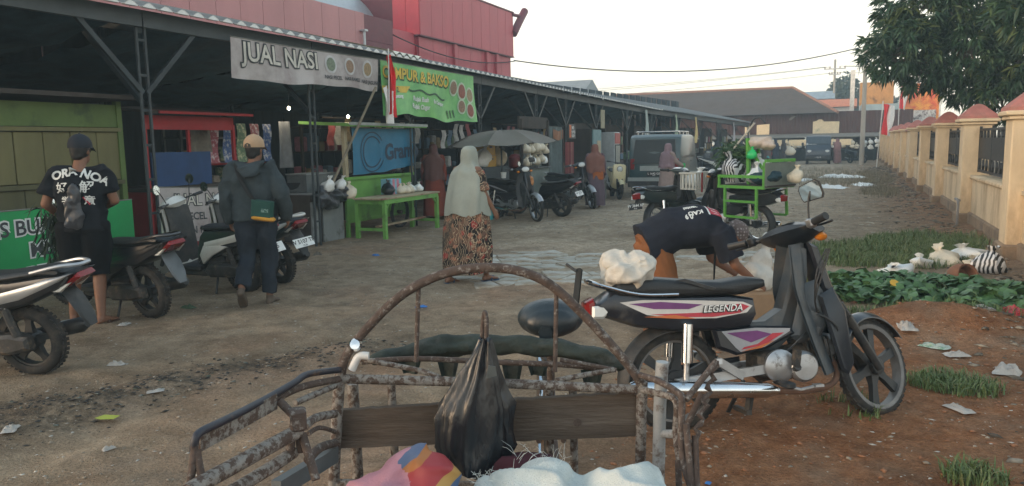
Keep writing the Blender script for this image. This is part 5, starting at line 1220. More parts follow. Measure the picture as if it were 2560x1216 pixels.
def man_cap_left():
    loc = (-6.403,4.767); h = 1.70; J, k = base_J(h)
    look = R(-8)      # faces the stall: away from the camera and a little right
    P = thing('person', 'man in black printed T-shirt, dark cap and black shorts standing between parked scooters at left', 'person', (*loc, gz(*loc)), R(38))
    J['elR'] = Vector((.27, .02, 1.13))*k; J['wrR'] = Vector((.14, .24, 1.06))*k; J['elL'] = Vector((-.29, -.02, 1.12))*k; J['wrL'] = Vector((-.24, .2, .98))*k
    J['knL'] = Vector((-.12, .05, .50))*k; J['anL'] = Vector((-.16, .02, .085))*k; J['knR'] = Vector((.09, .02, .5))*k; J['anR'] = Vector((.10, -.08, .085))*k
    J['head'] = Vector((.015, .04, 1.585))*k
    human(P, J, k, headfwd=(.35, 1, -.15), girth=1.1, footd={'R': (.5, .9, 0), 'L': (-.2, 1, 0)})
    blk = M('black_cotton', (.010,.012,.016), .9, var=.3, scale=8, spec=.15)
    put(remesh(tee(J, k, slv=.72, infl=.028, hem=.06, girth=1.13), .011, 3, folds(.010, 7, 5, 2)), 't_shirt', blk, P)
    put(remesh(trousers(J, k, .026, .58, 1.1, 1.5), .011, 3, folds(.010, 8, 4, 3)), 'shorts', M('black_denim', (.006,.007,.009), .9, var=.3, spec=.1), P)
    hair_cap(P, J['head'], k, (.35, 1, -.1)); cap_hat(P, J['head'], k*1.06, (.35, 1, -.05), M('navy_cap_cloth', (.008,.012,.020), .85, var=.25), strap=False)
    for s in 'RL': sandal(P, J['an'+s], {'R': (.5, .9, 0), 'L': (-.2, 1, 0)}[s], M('brown_sandal', (.10,.06,.04), .8), k)
    # back print
    ink = M('print_white', (.62,.63,.6), .8, var=.12); redi = M('print_red', (.4,.03,.05), .8)
    def bk(u, v, e=.0):     # curved back surface of the shirt
        x = u; z = 1.36*k+v; return Vector((x, -(.148+e)*math.sqrt(max(.05, 1-(x/.255)**2))*(1 if v < -.05 else 1-.25*max(0, (v+.05)/.1))-.010, z))
    def arcp(r, c):
        return lambda u, v: bk(u, v-.55*u*u)
    T = [o for o in P.children if o.name.startswith('t_shirt')][0]
    def shrink(o, off=.006):
        md = o.modifiers.new('lie_on_cloth', 'SHRINKWRAP'); md.target = T; md.wrap_method = 'PROJECT'; md.use_project_y = True; md.use_negative_direction = True; md.use_positive_direction = True; md.offset = off; md.project_limit = .25; md.use_project_x = False
    def dense_text(s, size, u0, v0, bold=0, tilt=0, m=ink, bend=.55):
        vs, fs = text_mesh(s, size, bold); bmx = bmesh.new(); vv = [bmx.verts.new(q) for q in vs]
        for f in fs:
            try: bmx.faces.new([vv[i] for i in f])
            except ValueError: pass
        bmesh.ops.subdivide_edges(bmx, edges=[e for e in bmx.edges if e.calc_length() > .02], cuts=1, use_grid_fill=False)
        bmesh.ops.triangulate(bmx, faces=bmx.faces); ct, st = math.cos(tilt), math.sin(tilt)
        bmx.verts.index_update()
        mb = MB(); mb.add([bk(u0+v.co.x*ct-v.co.y*st, v0+v.co.x*st+v.co.y*ct-bend*(u0+v.co.x)**2, .10) for v in bmx.verts], [tuple(v.index for v in f.verts) for f in bmx.faces]); bmx.free()
        o = mb.build('shirt_print', m, P, smooth=0); shrink(o)
    dense_text('ORA', .10, -.19, -.01, .004, .15); dense_text('NO', .10, .035, .005, .004, -.25); dense_text('A', .10, .185, -.04, .004, -.5, bend=.3)
    dense_text('\u597d', .10, -.155, -.13, .002, .05, bend=.1); dense_text('\u89e3', .115, .03, -.13, .002, -.05, bend=.1)
    dense_text('\u5b66', .07, -.125, -.23, .001, .0, bend=.1); dense_text('\u610f', .09, .055, -.24, .002, -.1, bend=.1); dense_text('/', .11, .10, -.25, .003, .9, redi, .1)
    # sheer bag slung on the back
    a = MB(); a.ell((-.02, -.185, 1.04), (.085, .022, .16), 14, 10); a.ell((-.01, -.18, 1.18), (.05, .02, .12), 12, 8); a.ell((-.05, -.185, .95), (.06, .03, .06), 12, 8)
    o = put(remesh(a, .009, 1, lambda c: .07*(.15-np.abs(fbm(c[:, 0]*16, c[:, 2]*9+c[:, 1]*9, 2, 8)-.5))), 'plastic_bag', M('smoky_plastic', (.05,.055,.065), .35, var=.3, trans=.35, bump=.3, bscale=30)); o.location = P.location; o.rotation_euler = P.rotation_euler
    tag(o, 'crumpled smoky plastic bag hanging against the back of the man in the dark cap', 'plastic bag')
    q = leaf_cloud('leaf_bundle', [(0+.06*math.cos(i*1.9), .05*math.sin(i*2.3), .02*i-.1) for i in range(20)], [(0, 0, -1)]*20, 14, .16, .02, leaf_mat('dark_greens', (.012,.022,.014), (.02,.04,.02), (.03,.05,.03)), None, 5, .6)
    q.location = P.matrix_basis @ Vector((-.27, .12, .83)) if False else Matrix.Translation(P.location) @ Matrix.Rotation(R(38), 4, 'Z') @ Vector((-.28, .16, .80))
    tag(q, 'dark bunch of leafy greens held low by the man in the dark cap', 'vegetables')
man_cap_left()

def man_hoodie():
    loc = (-5.519,6.016); h = 1.70; J, k = base_J(h)
    P = thing('person', 'man in grey hoodie and beige cap walking towards the stalls with a sling bag', 'person', (*loc, gz(*loc)), R(28))
    J['hipR'] = Vector((.09,0,.92))*k; J['knR'] = Vector((.10,.06,.50))*k; J['anR'] = Vector((.09,.03,.085))*k
    J['knL'] = Vector((-.10,-.01,.50))*k; J['anL'] = Vector((-.12,-.24,.20))*k
    J['elR'] = Vector((.29,-.06,1.14))*k; J['wrR'] = Vector((.30,.06,.90))*k; J['elL'] = Vector((-.28,-.03,1.13))*k; J['wrL'] = Vector((-.27,.05,.88))*k
    J['head'] = Vector((.02,.03,1.58))*k
    human(P, J, k, headfwd=(.30, 1, -.05), girth=1.05, footd={'R': (.1, 1, 0), 'L': (-.1, .75, -.65)})
    gm = M('grey_fleece', (.040,.052,.058), .95, var=.2, scale=10, bump=.25, bscale=140, spec=.15)
    mb = tee(J, k, long=True, infl=.030, hem=.06, girth=1.12); 
    put(remesh(mb, .011, 3, folds(.014, 7, 5, 5)), 'hoodie', gm, P)
    a = MB(); n = 20      # hood lying on the upper back
    rings = []
    for i in range(9):
        t = i/8*math.pi; rr = .085+.03*math.sin(t); c = Vector((0, -.06-.075*math.sin(t*.5)-.02, 1.445-.13*(i/8)))*k
        rings.append([c+Vector(((.155-.055*i/8)*math.cos(q*2*math.pi/n), (.085+.02*math.sin(t))*math.sin(q*2*math.pi/n), .035*math.cos(q*2*math.pi/n)**2)) for q in range(n)])
    a.loft(rings); o = put(remesh(a, .011, 3, folds(.012, 9, 12, 9)), 'hood', gm, P)
    a = MB(); a.box((0, -.095, .965*k), (.17, .09, .12), bev=.02); a.build('shirt_hem', M('pale_blue_shirt', (.30,.38,.48), .9), P)
    put(remesh(trousers(J, k, .022, .97, 1.02, .8), .011, 3, folds(.012, 9, 5, 6)), 'jeans', M('dark_denim', (.020,.026,.036), .92, var=.3, scale=7, bump=.2, bscale=150, spec=.15), P)
    hair_cap(P, J['head'], k, (.30, 1, 0)); cap_hat(P, J['head'], k*1.08, (.34, 1, -.02), M('beige_cap_cloth', (.42,.28,.17), .9, var=.12))
    bm_ = M('brown_boot', (.10,.075,.055), .85, var=.2)
    for s, d in (('R', (.1, 1, 0)), ('L', (-.1, .75, -.65))):
        a = MB(); foot(a, J['an'+s], d, sc=k*1.12); put(remesh(a, .010, 2), 'boot', bm_, P)
    # sling bag on the right hip, strap over the left shoulder
    B = thing('sling_bag', 'green sling bag with mustard band on the hip of the hooded man', 'bag', P.location, R(28))
    gb = M('green_canvas', (.012,.062,.050), .9, var=.2, bump=.2, bscale=120); yb = M('mustard_canvas', (.48,.24,.03), .9, var=.12)
    a = MB(); a.box((0,0,0), (.225, .07, .17), bev=.022); a.xf(Matrix.Translation((.12, -.185, 1.0*k)) @ Euler((.08, .14, -.1)).to_matrix().to_4x4()); a.build('pouch', gb, B)
    a = MB(); a.box((0,0,0), (.232, .078, .045), bev=.015); a.xf(Matrix.Translation((.125, -.185, .905*k)) @ Euler((.08, .14, -.1)).to_matrix().to_4x4()); a.build('band', yb, B)
    a = MB(); a.box((0,0,0), (.07, .004, .035)); a.xf(Matrix.Translation((.15, -.225, .985*k)) @ Euler((.08, .14, -.1)).to_matrix().to_4x4()); a.build('badge', M('badge_print', (.2,.3,.28), .8, col2=(.03,.1,.08), mscale=60, mth=.5), B)
    sp = smooth_path([(.05, -.19, 1.08*k), (-.03, -.178, 1.20*k), (-.09, -.165, 1.32*k), (-.135, -.11, 1.43*k), (-.15, -.02, 1.475*k), (-.13, .08, 1.42*k)], 4)
    a = MB(); a.tube(sp, .019, 6, flat=.25); a.build('strap', M('dark_webbing', (.012,.014,.016), .9), B)
    sp = smooth_path([(.22, -.16, 1.08*k), (.235, -.05, 1.10*k), (.20, .08, 1.15*k)], 4); a = MB(); a.tube(sp, .019, 6, flat=.25); a.build('strap', M('dark_webbing'), B)
man_hoodie()

def woman_mint():
    loc = (-4.052,7.911); h = 1.60; J, k = base_J(h)
    P = thing('person', 'woman in long mint hijab and dark floral dress walking right across the lane', 'person', (*loc, gz(*loc)), R(-20))
    J['elR'] = Vector((.26,.02,1.14))*k; J['wrR'] = Vector((.30,.14,.92))*k; J['elL'] = Vector((-.22,.03,1.10))*k; J['wrL'] = Vector((-.16,.16,.98))*k
    J['knL'] = Vector((-.10,-.06,.50))*k; J['anL'] = Vector((-.10,-.26,.10))*k; J['anR'] = Vector((.09,.20,.085))*k; J['knR'] = Vector((.10,.12,.5))*k
    J['head'] = Vector((.02,.03,1.575))*k
    human(P, J, k, headfwd=(.15, 1, -.1), girth=1.12, footd={'R': (.1, 1, 0), 'L': (-.1, 1, -.1)}, curl=.35)
    mint = M('mint_hijab', (.31,.33,.285), .88, var=.09, scale=5, bump=.12, bscale=160, spec=.2)
    flo = pattern_mat('floral_batik', (.022,.018,.018), [(.15,.085,.058), (.28,.115,.07), (.30,.045,.04), (.42,.33,.22)], 11)
    loft_cloth(P, 'dress', flo, dense([(0,0,1.12*k,.21,.16,.02), (0,0,1.0*k,.245,.19,.04), (0,-.01,.85*k,.275,.22,.06), (0,-.02,.65*k,.29,.245,.075), (0,-.02,.45*k,.298,.265,.085), (0,-.03,.28*k,.298,.275,.09), (0,-.03,.15*k,.28,.27,.09)], 4), 60, 4, .012, 9)
    mb = MB()
    for s in 'RL':
        e = J['sh'+s].lerp(J['el'+s], .98); d = (J['el'+s]-J['sh'+s]).normalized(); mb.tube([J['sh'+s], J['sh'+s]+d*.05, e], [.07, .075, .078], 14)
        put(remesh(mb, .012, 2, folds(.008, 9, 9, 4)), 'sleeve', flo, P); mb = MB()
    loft_cloth(P, 'hijab', mint, hijab_secs(k, J['head'], .865*k, .265, .205, 0, -.02), 64, 11, .02, 7)
    for s, d in (('R', (.1, 1, 0)), ('L', (-.1, 1, -.1))): sandal(P, J['an'+s], d, M('blue_rubber', (.02,.06,.13), .7), k)
    mb = MB(); 
    for s in 'RL': mb.tube([J['kn'+s], J['kn'+s].lerp(J['an'+s], .82)], [.075, .055], 12)
    put(remesh(mb, .014, 2, folds(.006, 9, 5, 4)), 'underskirt', M('red_print_cotton', (.26,.045,.04), .9, var=.3, scale=16), P)
woman_mint()

def man_bending():
    """stoops from the hips behind the cub, hands down by the engine"""
    loc = (-1.456,6.195); k = .98
    # build in a frame where he faces +y, pitched forward; then turn to face right of the picture
    P = thing('person', 'man in dark printed T-shirt and rust trousers bending over behind the dark cub motorcycle', 'person', (loc[0], loc[1], gz(*loc)), R(-62))
    J = {a: Vector(b) for a, b in dict(pelvis=(0,0,.80), waist=(0,.15,.905), chest=(0,.37,.925), neck=(0,.55,.885), head=(0,.675,.82), shR=(.19,.50,.88), elR=(.22,.62,.62), wrR=(.13,.82,.46), shL=(-.19,.50,.88), elL=(-.20,.56,.62), wrL=(-.10,.76,.48),
        hipR=(.10,-.03,.78), knR=(.13,.10,.42), anR=(.12,-.06,.085), hipL=(-.10,-.03,.78), knL=(-.13,.12,.42), anL=(-.12,.0,.085)).items()}
    human(P, J, k, headfwd=(0, .45, -.9), headup=(0, .9, .42), girth=1.1, curl=.35, hand_up={'R': Vector((.6,.3,.6)), 'L': Vector((-.6,.3,.6))}, handdir={'R': Vector((-.1,.8,-.45)), 'L': Vector((.1,.8,-.5))})
    blk = M('charcoal_cotton', (.016,.019,.028), .92, var=.25, scale=7, spec=.15)
    mb = tee(J, k, slv=.80, infl=.044, hem=.10, girth=1.20); mb.ell((0, .28, .85), (.15, .20, .12), 14, 8)
    T = put(remesh(mb, .011, 3, folds(.006, 7, 6, 12)), 't_shirt', blk, P)
    rust = M('rust_trousers', (.20,.082,.034), .92, var=.15, scale=6, bump=.15, bscale=120, spec=.15)
    put(remesh(trousers(J, k, .020, .97, 1.05, 1.5), .011, 3, folds(.010, 8, 4, 13)), 'trousers', rust, P)
    ckm = bpy.data.materials.new('patterned_cap_cloth'); ckm.use_nodes = True; n = ckm.node_tree.nodes; tcx = n.new('ShaderNodeTexCoord'); ck = n.new('ShaderNodeTexVoronoi'); ck.inputs['Scale'].default_value = 38; ck.inputs['Randomness'].default_value = .15
    rp = n.new('ShaderNodeValToRGB'); rp.color_ramp.elements[0].color = (.42,.38,.36,1); rp.color_ramp.elements[1].color = (.11,.085,.08,1); rp.color_ramp.elements[1].position = .42; ckm.node_tree.links.new(tcx.outputs['Object'], ck.inputs[0]); ckm.node_tree.links.new(ck.outputs['Distance'], rp.inputs[0]); ckm.node_tree.links.new(rp.outputs[0], n['Principled BSDF'].inputs['Base Color']); n['Principled BSDF'].inputs['Roughness'].default_value = .9
    a = MB(); a.ell(J['head']+Vector((0, .035, .045)), (.088, .105, .095), 16, 12, Euler((-.9, 0, 0))); put(remesh(a, .012, 2, folds(.004, 16, 16, 3)), 'knit_cap', ckm, P)
    a = MB(); a.cap_((.02, .52, .74), (.05, .50, .42), .012, .006); a.build('strap', M('dark_webbing'), P)
    # print on the back of the shirt (faces up)
    redi, whi = M('print_red'), M('print_white')
    def lay(mb, m):
        o = mb.build('shirt_print', m, P, smooth=0); md = o.modifiers.new('lie_on_cloth', 'SHRINKWRAP'); md.target = T; md.wrap_method = 'PROJECT'; md.use_project_z = True; md.use_negative_direction = True; md.use_positive_direction = True; md.offset = .005; md.project_limit = .3
    def rect(x0, x1, y0, y1, m):
        b = MB(); b.grid(lambda u, v: Vector((x0+(x1-x0)*u, y0+(y1-y0)*v, 1.09)), 6, 6); lay(b, m)
    for (x0, x1) in ((.02, .10), (.11, .19)): rect(x0-.008, x1+.008, .40, .415, whi); rect(x0-.008, x1+.008, .515, .53, whi); rect(x0, x1, .417, .513, redi); rect(x0+.02, x1-.02, .44, .49, whi); rect(x0+.028, x1-.028, .448, .482, redi)
    def upt(s, size, x, y, m=whi):
        vs, fs = text_mesh(s, size, .002); b = MB(); b.add([(x+q[1]*0-0+q[0]*1.0, y+q[1], 1.09) for q in vs], fs); b.xf(Matrix.Translation((x, y, 0)) @ Matrix.Rotation(R(-90), 4, 'Z') @ Matrix.Translation((-x, -y, 0))); lay(b, m)
    upt('KAU', .06, .15, .36); upt('pantai', .05, .08, .34); upt('0 9', .05, .18, .27)
    for s in 'RL': sandal(P, J['an'+s], (0, 1, 0), M('brown_sandal'), k)
    # white sack he is holding
    a = MB(); a.ell((0, 0, .10), (.17, .12, .14)); a.ell((.05, .02, .24), (.09, .06, .12)); a.ell((.09, .03, .37), (.035, .03, .13)); a.ell((-.1, 0, .05), (.1, .09, .07))
    o = put(remesh(a, .012, 3, lambda c: .020*np.sin(c[:, 0]*30+c[:, 2]*14)*.5+.03*(fbm(c[:, 0]*12, c[:, 2]*12, 3, 6)-.5)), 'sack', M('pale_sack', (.52,.50,.45), .75, var=.12, bump=.3, bscale=100))
    q = Matrix.Translation(P.location) @ Matrix.Rotation(R(-62), 4, 'Z') @ Vector((.0, .88, 0)); o.location = (q.x, q.y, .33); o.rotation_euler = (0, 0, .4)
    b = MB(); b.box((q.x, q.y, .17), (.42, .34, .36), .5, bev=.02); tag(b.build('carton', M('brown_carton', (.22,.15,.09), .9, var=.15), None, (0,0,0)), 'brown carton hidden behind the cub engine under the pale sack', 'box')
    tag(o, 'pale half empty sack gripped by the bending man behind the cub', 'sack')
man_bending()

def woman_far(label, loc, rot, h, hij, dress, vox=.02, drop=.85, bag=None, extra=None, sleeve=True, armR=None):
    J, k = base_J(h); P = thing('person', label, 'person', (*loc, gz(*loc)), rot)
    if armR: J['elR'] = Vector(armR[0])*k; J['wrR'] = Vector(armR[1])*k
    J['head'] = Vector((.0,.03,1.575))*k
    human(P, J, k, vox=vox, fingers=vox < .015)
    loft_cloth(P, 'dress', dress, dense([(0,0,1.36*k,.13,.10,0), (0,0,1.25*k,.19,.14,.01), (0,0,1.0*k,.20,.155,.03), (0,-.01,.7*k,.225,.18,.05), (0,-.02,.35*k,.245,.21,.06), (0,-.02,.07*k,.25,.22,.06)], 4), 40, hash(label) % 99, .01, 8)
    if sleeve:
        for s in 'RL':
            mb = MB(); mb.cap_(J['sh'+s], J['el'+s], .068, .06); mb.cap_(J['el'+s], J['el'+s].lerp(J['wr'+s], .9), .06, .055); put(remesh(mb, .018, 2, folds(.006, 9, 9, 4)), 'sleeve', dress, P)
    loft_cloth(P, 'hijab', hij, hijab_secs(k, J['head'], drop*k, .215, .17, 0, -.02), 44, len(label), .02, 7)
    return P, J, k
def far_people():
    rust = M('rust_dress', (.20,.040,.022), .9, var=.15); brn = M('brown_hijab', (.115,.052,.045), .9, var=.12); rh = M('terracotta_hijab', (.185,.078,.058), .9, var=.12)
    woman_far('woman in brown hijab and rust red dress standing in the shade beside the green table', (-8.203,14.427), R(25), 1.62, brn, rust, .014, .88)
    P, J, k = woman_far('woman in terracotta hijab standing beside the dark motorcycle at the sweets stall', (-5.730,18.120), R(20), 1.57, rh, M('mauve_trousers', (.10,.07,.09), .9, var=.15), .014, .95)
    a = MB(); a.box((.05, .0, .80), (.30, .34, .28), bev=.05); a.build('orange_skirt', M('orange_cloth', (.36,.10,.02), .9, var=.15), P)
    P, J, k = woman_far('woman in dusty pink hijab carrying a bright green bag beside the van', (-4.358,20.081), R(-35), 1.55, M('dusty_pink_hijab', (.22,.15,.17), .9, var=.12), M('dusty_pink_dress', (.28,.21,.19), .9, var=.15), .014, 1.0, armR=((.26,.10,1.16), (.30,.30,1.06)))
    m = bag_mesh('carrier_bag', PG, .16, .62, 3); o = link('carrier_bag', m); q = Matrix.Translation(P.location) @ Matrix.Rotation(R(-35), 4, 'Z') @ Vector((.31, .33, .36)); o.location = q; o.scale = (.75, .5, 1); tag(o, 'bright green plastic carrier bag hanging from the pink hijab woman', 'plastic bag')
    cols = [(.02,.022,.03), (.03,.04,.06), (.12,.08,.07), (.05,.045,.045), (.22,.12,.12)]
    spec = [((-6.567,42.445), 'black', 0, 'shopper all in black in the shade of the far stalls'), ((-5.679,45.403), 'black', 0, 'dark robed shopper behind the green loaded motorcycle'), ((-4.713,51.002), 'grey', 2, 'brown robed shopper left of the red load at the far stalls'), ((-4.292,51.741), 'navy', 1, 'navy robed shopper just right of the red load'), ((-3.800,51.660), 'grey', 3, 'grey robed shopper carrying pale bags left of the blue van'), ((-0.651,51.940), 'pink', 4, 'woman in dusky pink robe standing right of the blue van')]
    for i, (q, c, ci, lb) in enumerate(spec):
        col = cols[ci]; mt = M('robe_%d' % i, col, .9, var=.2, scale=5); woman_far(lb, q, R(40*i-60), 1.58, M('veil_%d' % i, [v*1.2 for v in col], .9, var=.15), mt, .03, 1.0)
    q = (-3.386,51.593); o = link('plastic_bag', BAGM[1], None, (q[0], q[1], .55)); o.scale = (1.9, 1.9, 1.9); tag(o, 'pale cream bundle carried by the grey robed shopper', 'plastic bag')
    a = MB(); a.ell((0,0,.0), (.22, .2, .45), 12, 10); q = (-4.614,52.625); tag(put(remesh(a, .03, 2, folds(.03, 6, 6, 2)), 'red_bundle', PR, None, (q[0], q[1], .95)), 'upright red bundle among the far shoppers', 'bundle')
far_people()

# ================================================================ PEDICAB in the foreground
def pedicab():
    yw = R(23.8585); P = thing('pedicab', 'rusty white pedicab frame with bare hood arch filling the bottom of the picture', 'pedicab', (-2.5*math.sin(yw), 2.5*math.cos(yw), 0), yw)
    rw = M('chipped_white_paint', (.215,.20,.18), .75, var=.25, scale=20, col2=(.075,.050,.038), mscale=44, mth=.50, msoft=.05, rough2=.9, bump=.3, bscale=90)
    rr = M('rusty_tube', (.072,.050,.040), .85, var=.4, scale=30, col2=(.22,.205,.185), mscale=48, mth=.60, bump=.3, bscale=90)
    gp = M('greyed_paint', (.27,.28,.28), .6, var=.15, scale=12, col2=(.08,.05,.035), mscale=14, mth=.58)
    nv = M('navy_tube_paint', (.022,.024,.034), .5, var=.25, scale=15, col2=(.10,.06,.04), mscale=16, mth=.62)
    wood = M('weathered_plank', (.078,.058,.043), .9, var=.35, scale=5, stretch=(.35,1,3.2), bump=.4, bscale=60, col2=(.13,.105,.085), mscale=4, mth=.58, msoft=.1)
    def T(nm, pts, r, m, k=5, n=10, smooth=True):
        a = MB(); a.tube(smooth_path(pts, k) if smooth and len(pts) > 2 else pts, r, n); return a.build(nm, m, P)
    # hood arch and its stays
    T('hood_arch', [(-0.570,-0.080,0.854), (-0.545,-0.080,0.928), (-0.453,-0.080,1.037), (-0.350,-0.080,1.127), (-0.232,-0.080,1.184), (-0.111,-0.080,1.205), (0.011,-0.080,1.195), (0.117,-0.080,1.149), (0.220,-0.080,1.054), (0.318,-0.080,0.943), (0.397,-0.080,0.843), (0.421,-0.080,0.792)], .0155, rr, 5, 12)
    T('hood_stay', [(-0.305,-0.080,1.140), (-0.321,-0.080,0.897)], .0075, rr); T('hood_stay', [(0.141,-0.080,1.125), (0.134,-0.080,0.855)], .0075, rr)
    # back frame
    T('corner_post', [(-0.572,-0.080,0.867), (-0.591,-0.080,0.690), (-0.617,-0.080,0.411), (-0.642,-0.080,0.065)], .0185, rw); T('corner_post', [(0.421,-0.080,0.816), (0.417,-0.080,0.616), (0.415,-0.080,0.392), (0.411,-0.080,0.045)], .0185, rw)
    T('cross_tube', [(-0.570,-0.080,0.844), (-0.080,-0.080,0.821), (0.419,-0.080,0.788)], .0165, rw)
    T('cross_tube', [(-0.601,-0.080,0.481), (-0.088,-0.080,0.463), (0.418,-0.080,0.446)], .0165, rw)
    T('upper_rail', [(-0.525,0.050,0.862), (-0.338,0.050,0.870), (-0.083,0.050,0.854), (0.159,0.050,0.840), (0.345,0.050,0.818)], .010, rr)
    T('diagonal_rod', [(-0.521,0.000,0.887), (-0.326,-0.050,0.861), (-0.245,-0.070,0.838)], .009, rw); T('diagonal_rod', [(0.338,0.000,0.834), (0.205,-0.050,0.828), (0.137,-0.070,0.822)], .009, rw)
    T('diagonal_rod', [(0.156,0.000,0.872), (0.250,0.000,0.853), (0.345,0.000,0.832)], .008, rr)
    for px in (882, 978, 1372, 1432):
        a = MB(); x, y, z = {882: (-0.554,0.020,0.794), 978: (-0.422,0.020,0.792), 1372: (0.118,0.020,0.782), 1432: (0.200,0.020,0.780)}[px]; a.tube([(x, y, z), (x+.004, y, .42)], .019 if px in (882,) else .014, 10); a.build('back_upright', rw, P)
    # backrest plank with its chipped upper edge
    a = MB(); tl, tr, bl, br = Vector((-0.580,-0.060,0.728)), Vector((0.404,-0.060,0.772)), Vector((-0.586,-0.060,0.596)), Vector((0.404,-0.060,0.620)); n = 40
    top = [tl.lerp(tr, i/n)+Vector((0, 0, .004*mnoise.noise(Vector((i*.9, 0, 0))))) for i in range(n+1)]; bot = [bl.lerp(br, i/n)+Vector((0, 0, .003*mnoise.noise(Vector((i*.7, 5, 0))))) for i in range(n+1)]
    ring = top+bot[::-1]; a.loft([ring, [p+Vector((0, .024, 0)) for p in ring]]); pk = a.build('backrest_plank', wood, P, smooth=25)
    a = MB(); q = Vector((0.207,-0.070,0.676)); a.lathe([(.001, -.01), (.012, -.008), (.014, 0)], 10, q, (math.pi/2, 0, 0)); a.build('bolt', rr, pk)
    # rolled tarpaulin hood lying behind the rail
    tm = M('dark_green_tarpaulin', (.022,.032,.026), .8, var=.4, scale=9, bump=.35, bscale=40, col2=(.05,.055,.05), mscale=7, mth=.6)
    pts = [Vector(p) for p in smooth_path([(-0.511,0.120,0.842), (-0.413,0.180,0.851), (-0.273,0.240,0.859), (-0.089,0.280,0.854), (0.098,0.260,0.850), (0.256,0.200,0.836), (0.390,0.120,0.811)], 6)]
    a = MB(); k = len(pts); a.tube(pts, [.014+.026*math.sin(math.pi*min(1, (i+2)/(k+3)))**.6 for i in range(k)], 12); put(remesh(a, .010, 2, lambda c: .004*np.sin(c[:, 0]*38+np.sin(c[:, 2]*60)*2)+.022*(fbm(c[:, 0]*12, c[:, 2]*60, 3, 6)-.5)), 'rolled_hood', tm, P)
    for px in range(5):
        q = [(-0.366,0.100,0.852), (-0.234,0.120,0.847), (-0.007,0.120,0.840), (0.084,0.100,0.837), (0.272,0.080,0.810)][px]; a = MB(); a.grid(lambda u, v: Vector(q)+Vector(((u-.5)*(.05+.03*(1-v)), .01*math.sin(u*6), -v*(.05+.015*(px % 3)))), 5, 5); a.build('tarpaulin_rag', tm, P)
    # saddle on its post behind the seat, springs, frame to the rear wheel
    sm = M('worn_saddle_vinyl', (.014,.022,.028), .38, var=.3, scale=9, bump=.1, bscale=60)
    c = Vector((0.146,0.400,0.918)); a = MB(); a.ell(c+Vector((0, .03, .0)), (.132, .10, .076), 20, 12); a.ell(c+Vector((0, .10, -.01)), (.08, .10, .05), 16, 10); a.ell(c+Vector((0, -.03, -.005)), (.105, .055, .06), 16, 10)
    put(remesh(a, .009, 3), 'saddle', sm, P)
    a = MB(); a.pillow([(-.022,-.075), (-.03,-.03), (-.018,-.005), (.018,-.005), (.03,-.03), (.022,-.075)], [(-.008, .003), (.008, .003)]); a.xf(Matrix.Translation(c+Vector((-.025, -.082, .0)))); a.build('saddle_flap', sm, P)
    T('saddle_post', [(c.x, c.y+.03, c.z-.05), (c.x, c.y+.06, .42)], .016, rr); T('main_tube', [(c.x, c.y+.06, .45), (c.x, c.y-.25, .36), (c.x, -.05, .36)], .022, rr)
    for s in (-1, 1): T('chain_stay', [(c.x+s*.05, c.y+.06, .40), (c.x+s*.06, c.y+.62, .33)], .012, rr)
    wheel_parts(P, 'rear_wheel', (0, 0, 0), .33, .022, Matrix.Translation((c.x, c.y+.62, .33)) @ Matrix.Rotation(math.pi/2, 4, 'Z'), 'spoke', .03, ENG, CHROME)
    # hook for the shopping bag
    T('bag_hook', [(-0.108,-0.080,0.893), (-0.102,-0.100,0.985), (-0.093,-0.100,1.060), (-0.086,-0.120,1.043), (-0.088,-0.120,0.966)], .0075, rr)
    # chrome bell cup on the left post
    a = MB(); q = Vector((-0.514,-0.100,0.963)); a.lathe([(.001, .012), (.016, .010), (.022, 0), (.023, -.016), (.018, -.018)], 14, q, (1.2, .3, 0)); a.build('bell', CHROME, P)
    T('white_clamp', [(-0.528,-0.100,0.880), (-0.504,-0.100,0.923), (-0.471,-0.100,0.925)], .013, M('white_plastic', (.6,.6,.58), .5, var=.1))
    # left arm: flared tubes running forward towards the viewer
    T('arm_rail', [(-0.569,-0.100,0.880), (-0.638,-0.220,0.904), (-0.659,-0.300,0.902), (-0.706,-0.450,0.899), (-0.748,-0.620,0.907), (-0.775,-0.700,0.909), (-0.782,-0.720,0.896), (-0.788,-0.720,0.866)], .0105, nv)
    T('arm_tube', [(-0.573,-0.100,0.849), (-0.647,-0.240,0.872), (-0.684,-0.360,0.881), (-0.707,-0.450,0.882), (-0.737,-0.540,0.881)], .0115, rr)
    T('arm_tube', [(-0.574,-0.100,0.831), (-0.616,-0.220,0.841), (-0.653,-0.320,0.847)], .010, rw)
    a = MB(); a.bar((-0.683,-0.400,0.881), (-0.781,-0.700,0.880), .008, .045); a.build('arm_plate', rw, P, smooth=0)
    for p0, p1 in (((-0.672,-0.400,0.879), (-0.601,-0.440,0.827)), ((-0.608,-0.440,0.851), (-0.609,-0.440,0.745)), ((-0.602,-0.440,0.798), (-0.553,-0.500,0.688)), ((-0.623,-0.440,0.828), (-0.640,-0.460,0.730))): T('arm_strut', [p0, p1], .012, rr)
    a = MB(); a.box((-0.608,-0.450,0.845), (.045, .05, .06), .3, bev=.006); a.build('bracket', rr, P)
    T('side_tube', [(-0.613,-0.440,0.806), (-0.686,-0.580,0.800), (-0.761,-0.760,0.800), (-0.773,-0.800,0.799)], .0205, rw, 4, 12)
    T('side_tube', [(-0.628,-0.440,0.745), (-0.678,-0.550,0.736), (-0.729,-0.700,0.742)], .0175, rw)
    a = MB(); a.bar((-0.589,-0.140,0.611), (-0.672,-0.480,0.652), .03, .05); a.build('foot_board', M('grey_angle_iron', (.10,.115,.12), .6, var=.2), P, smooth=0)
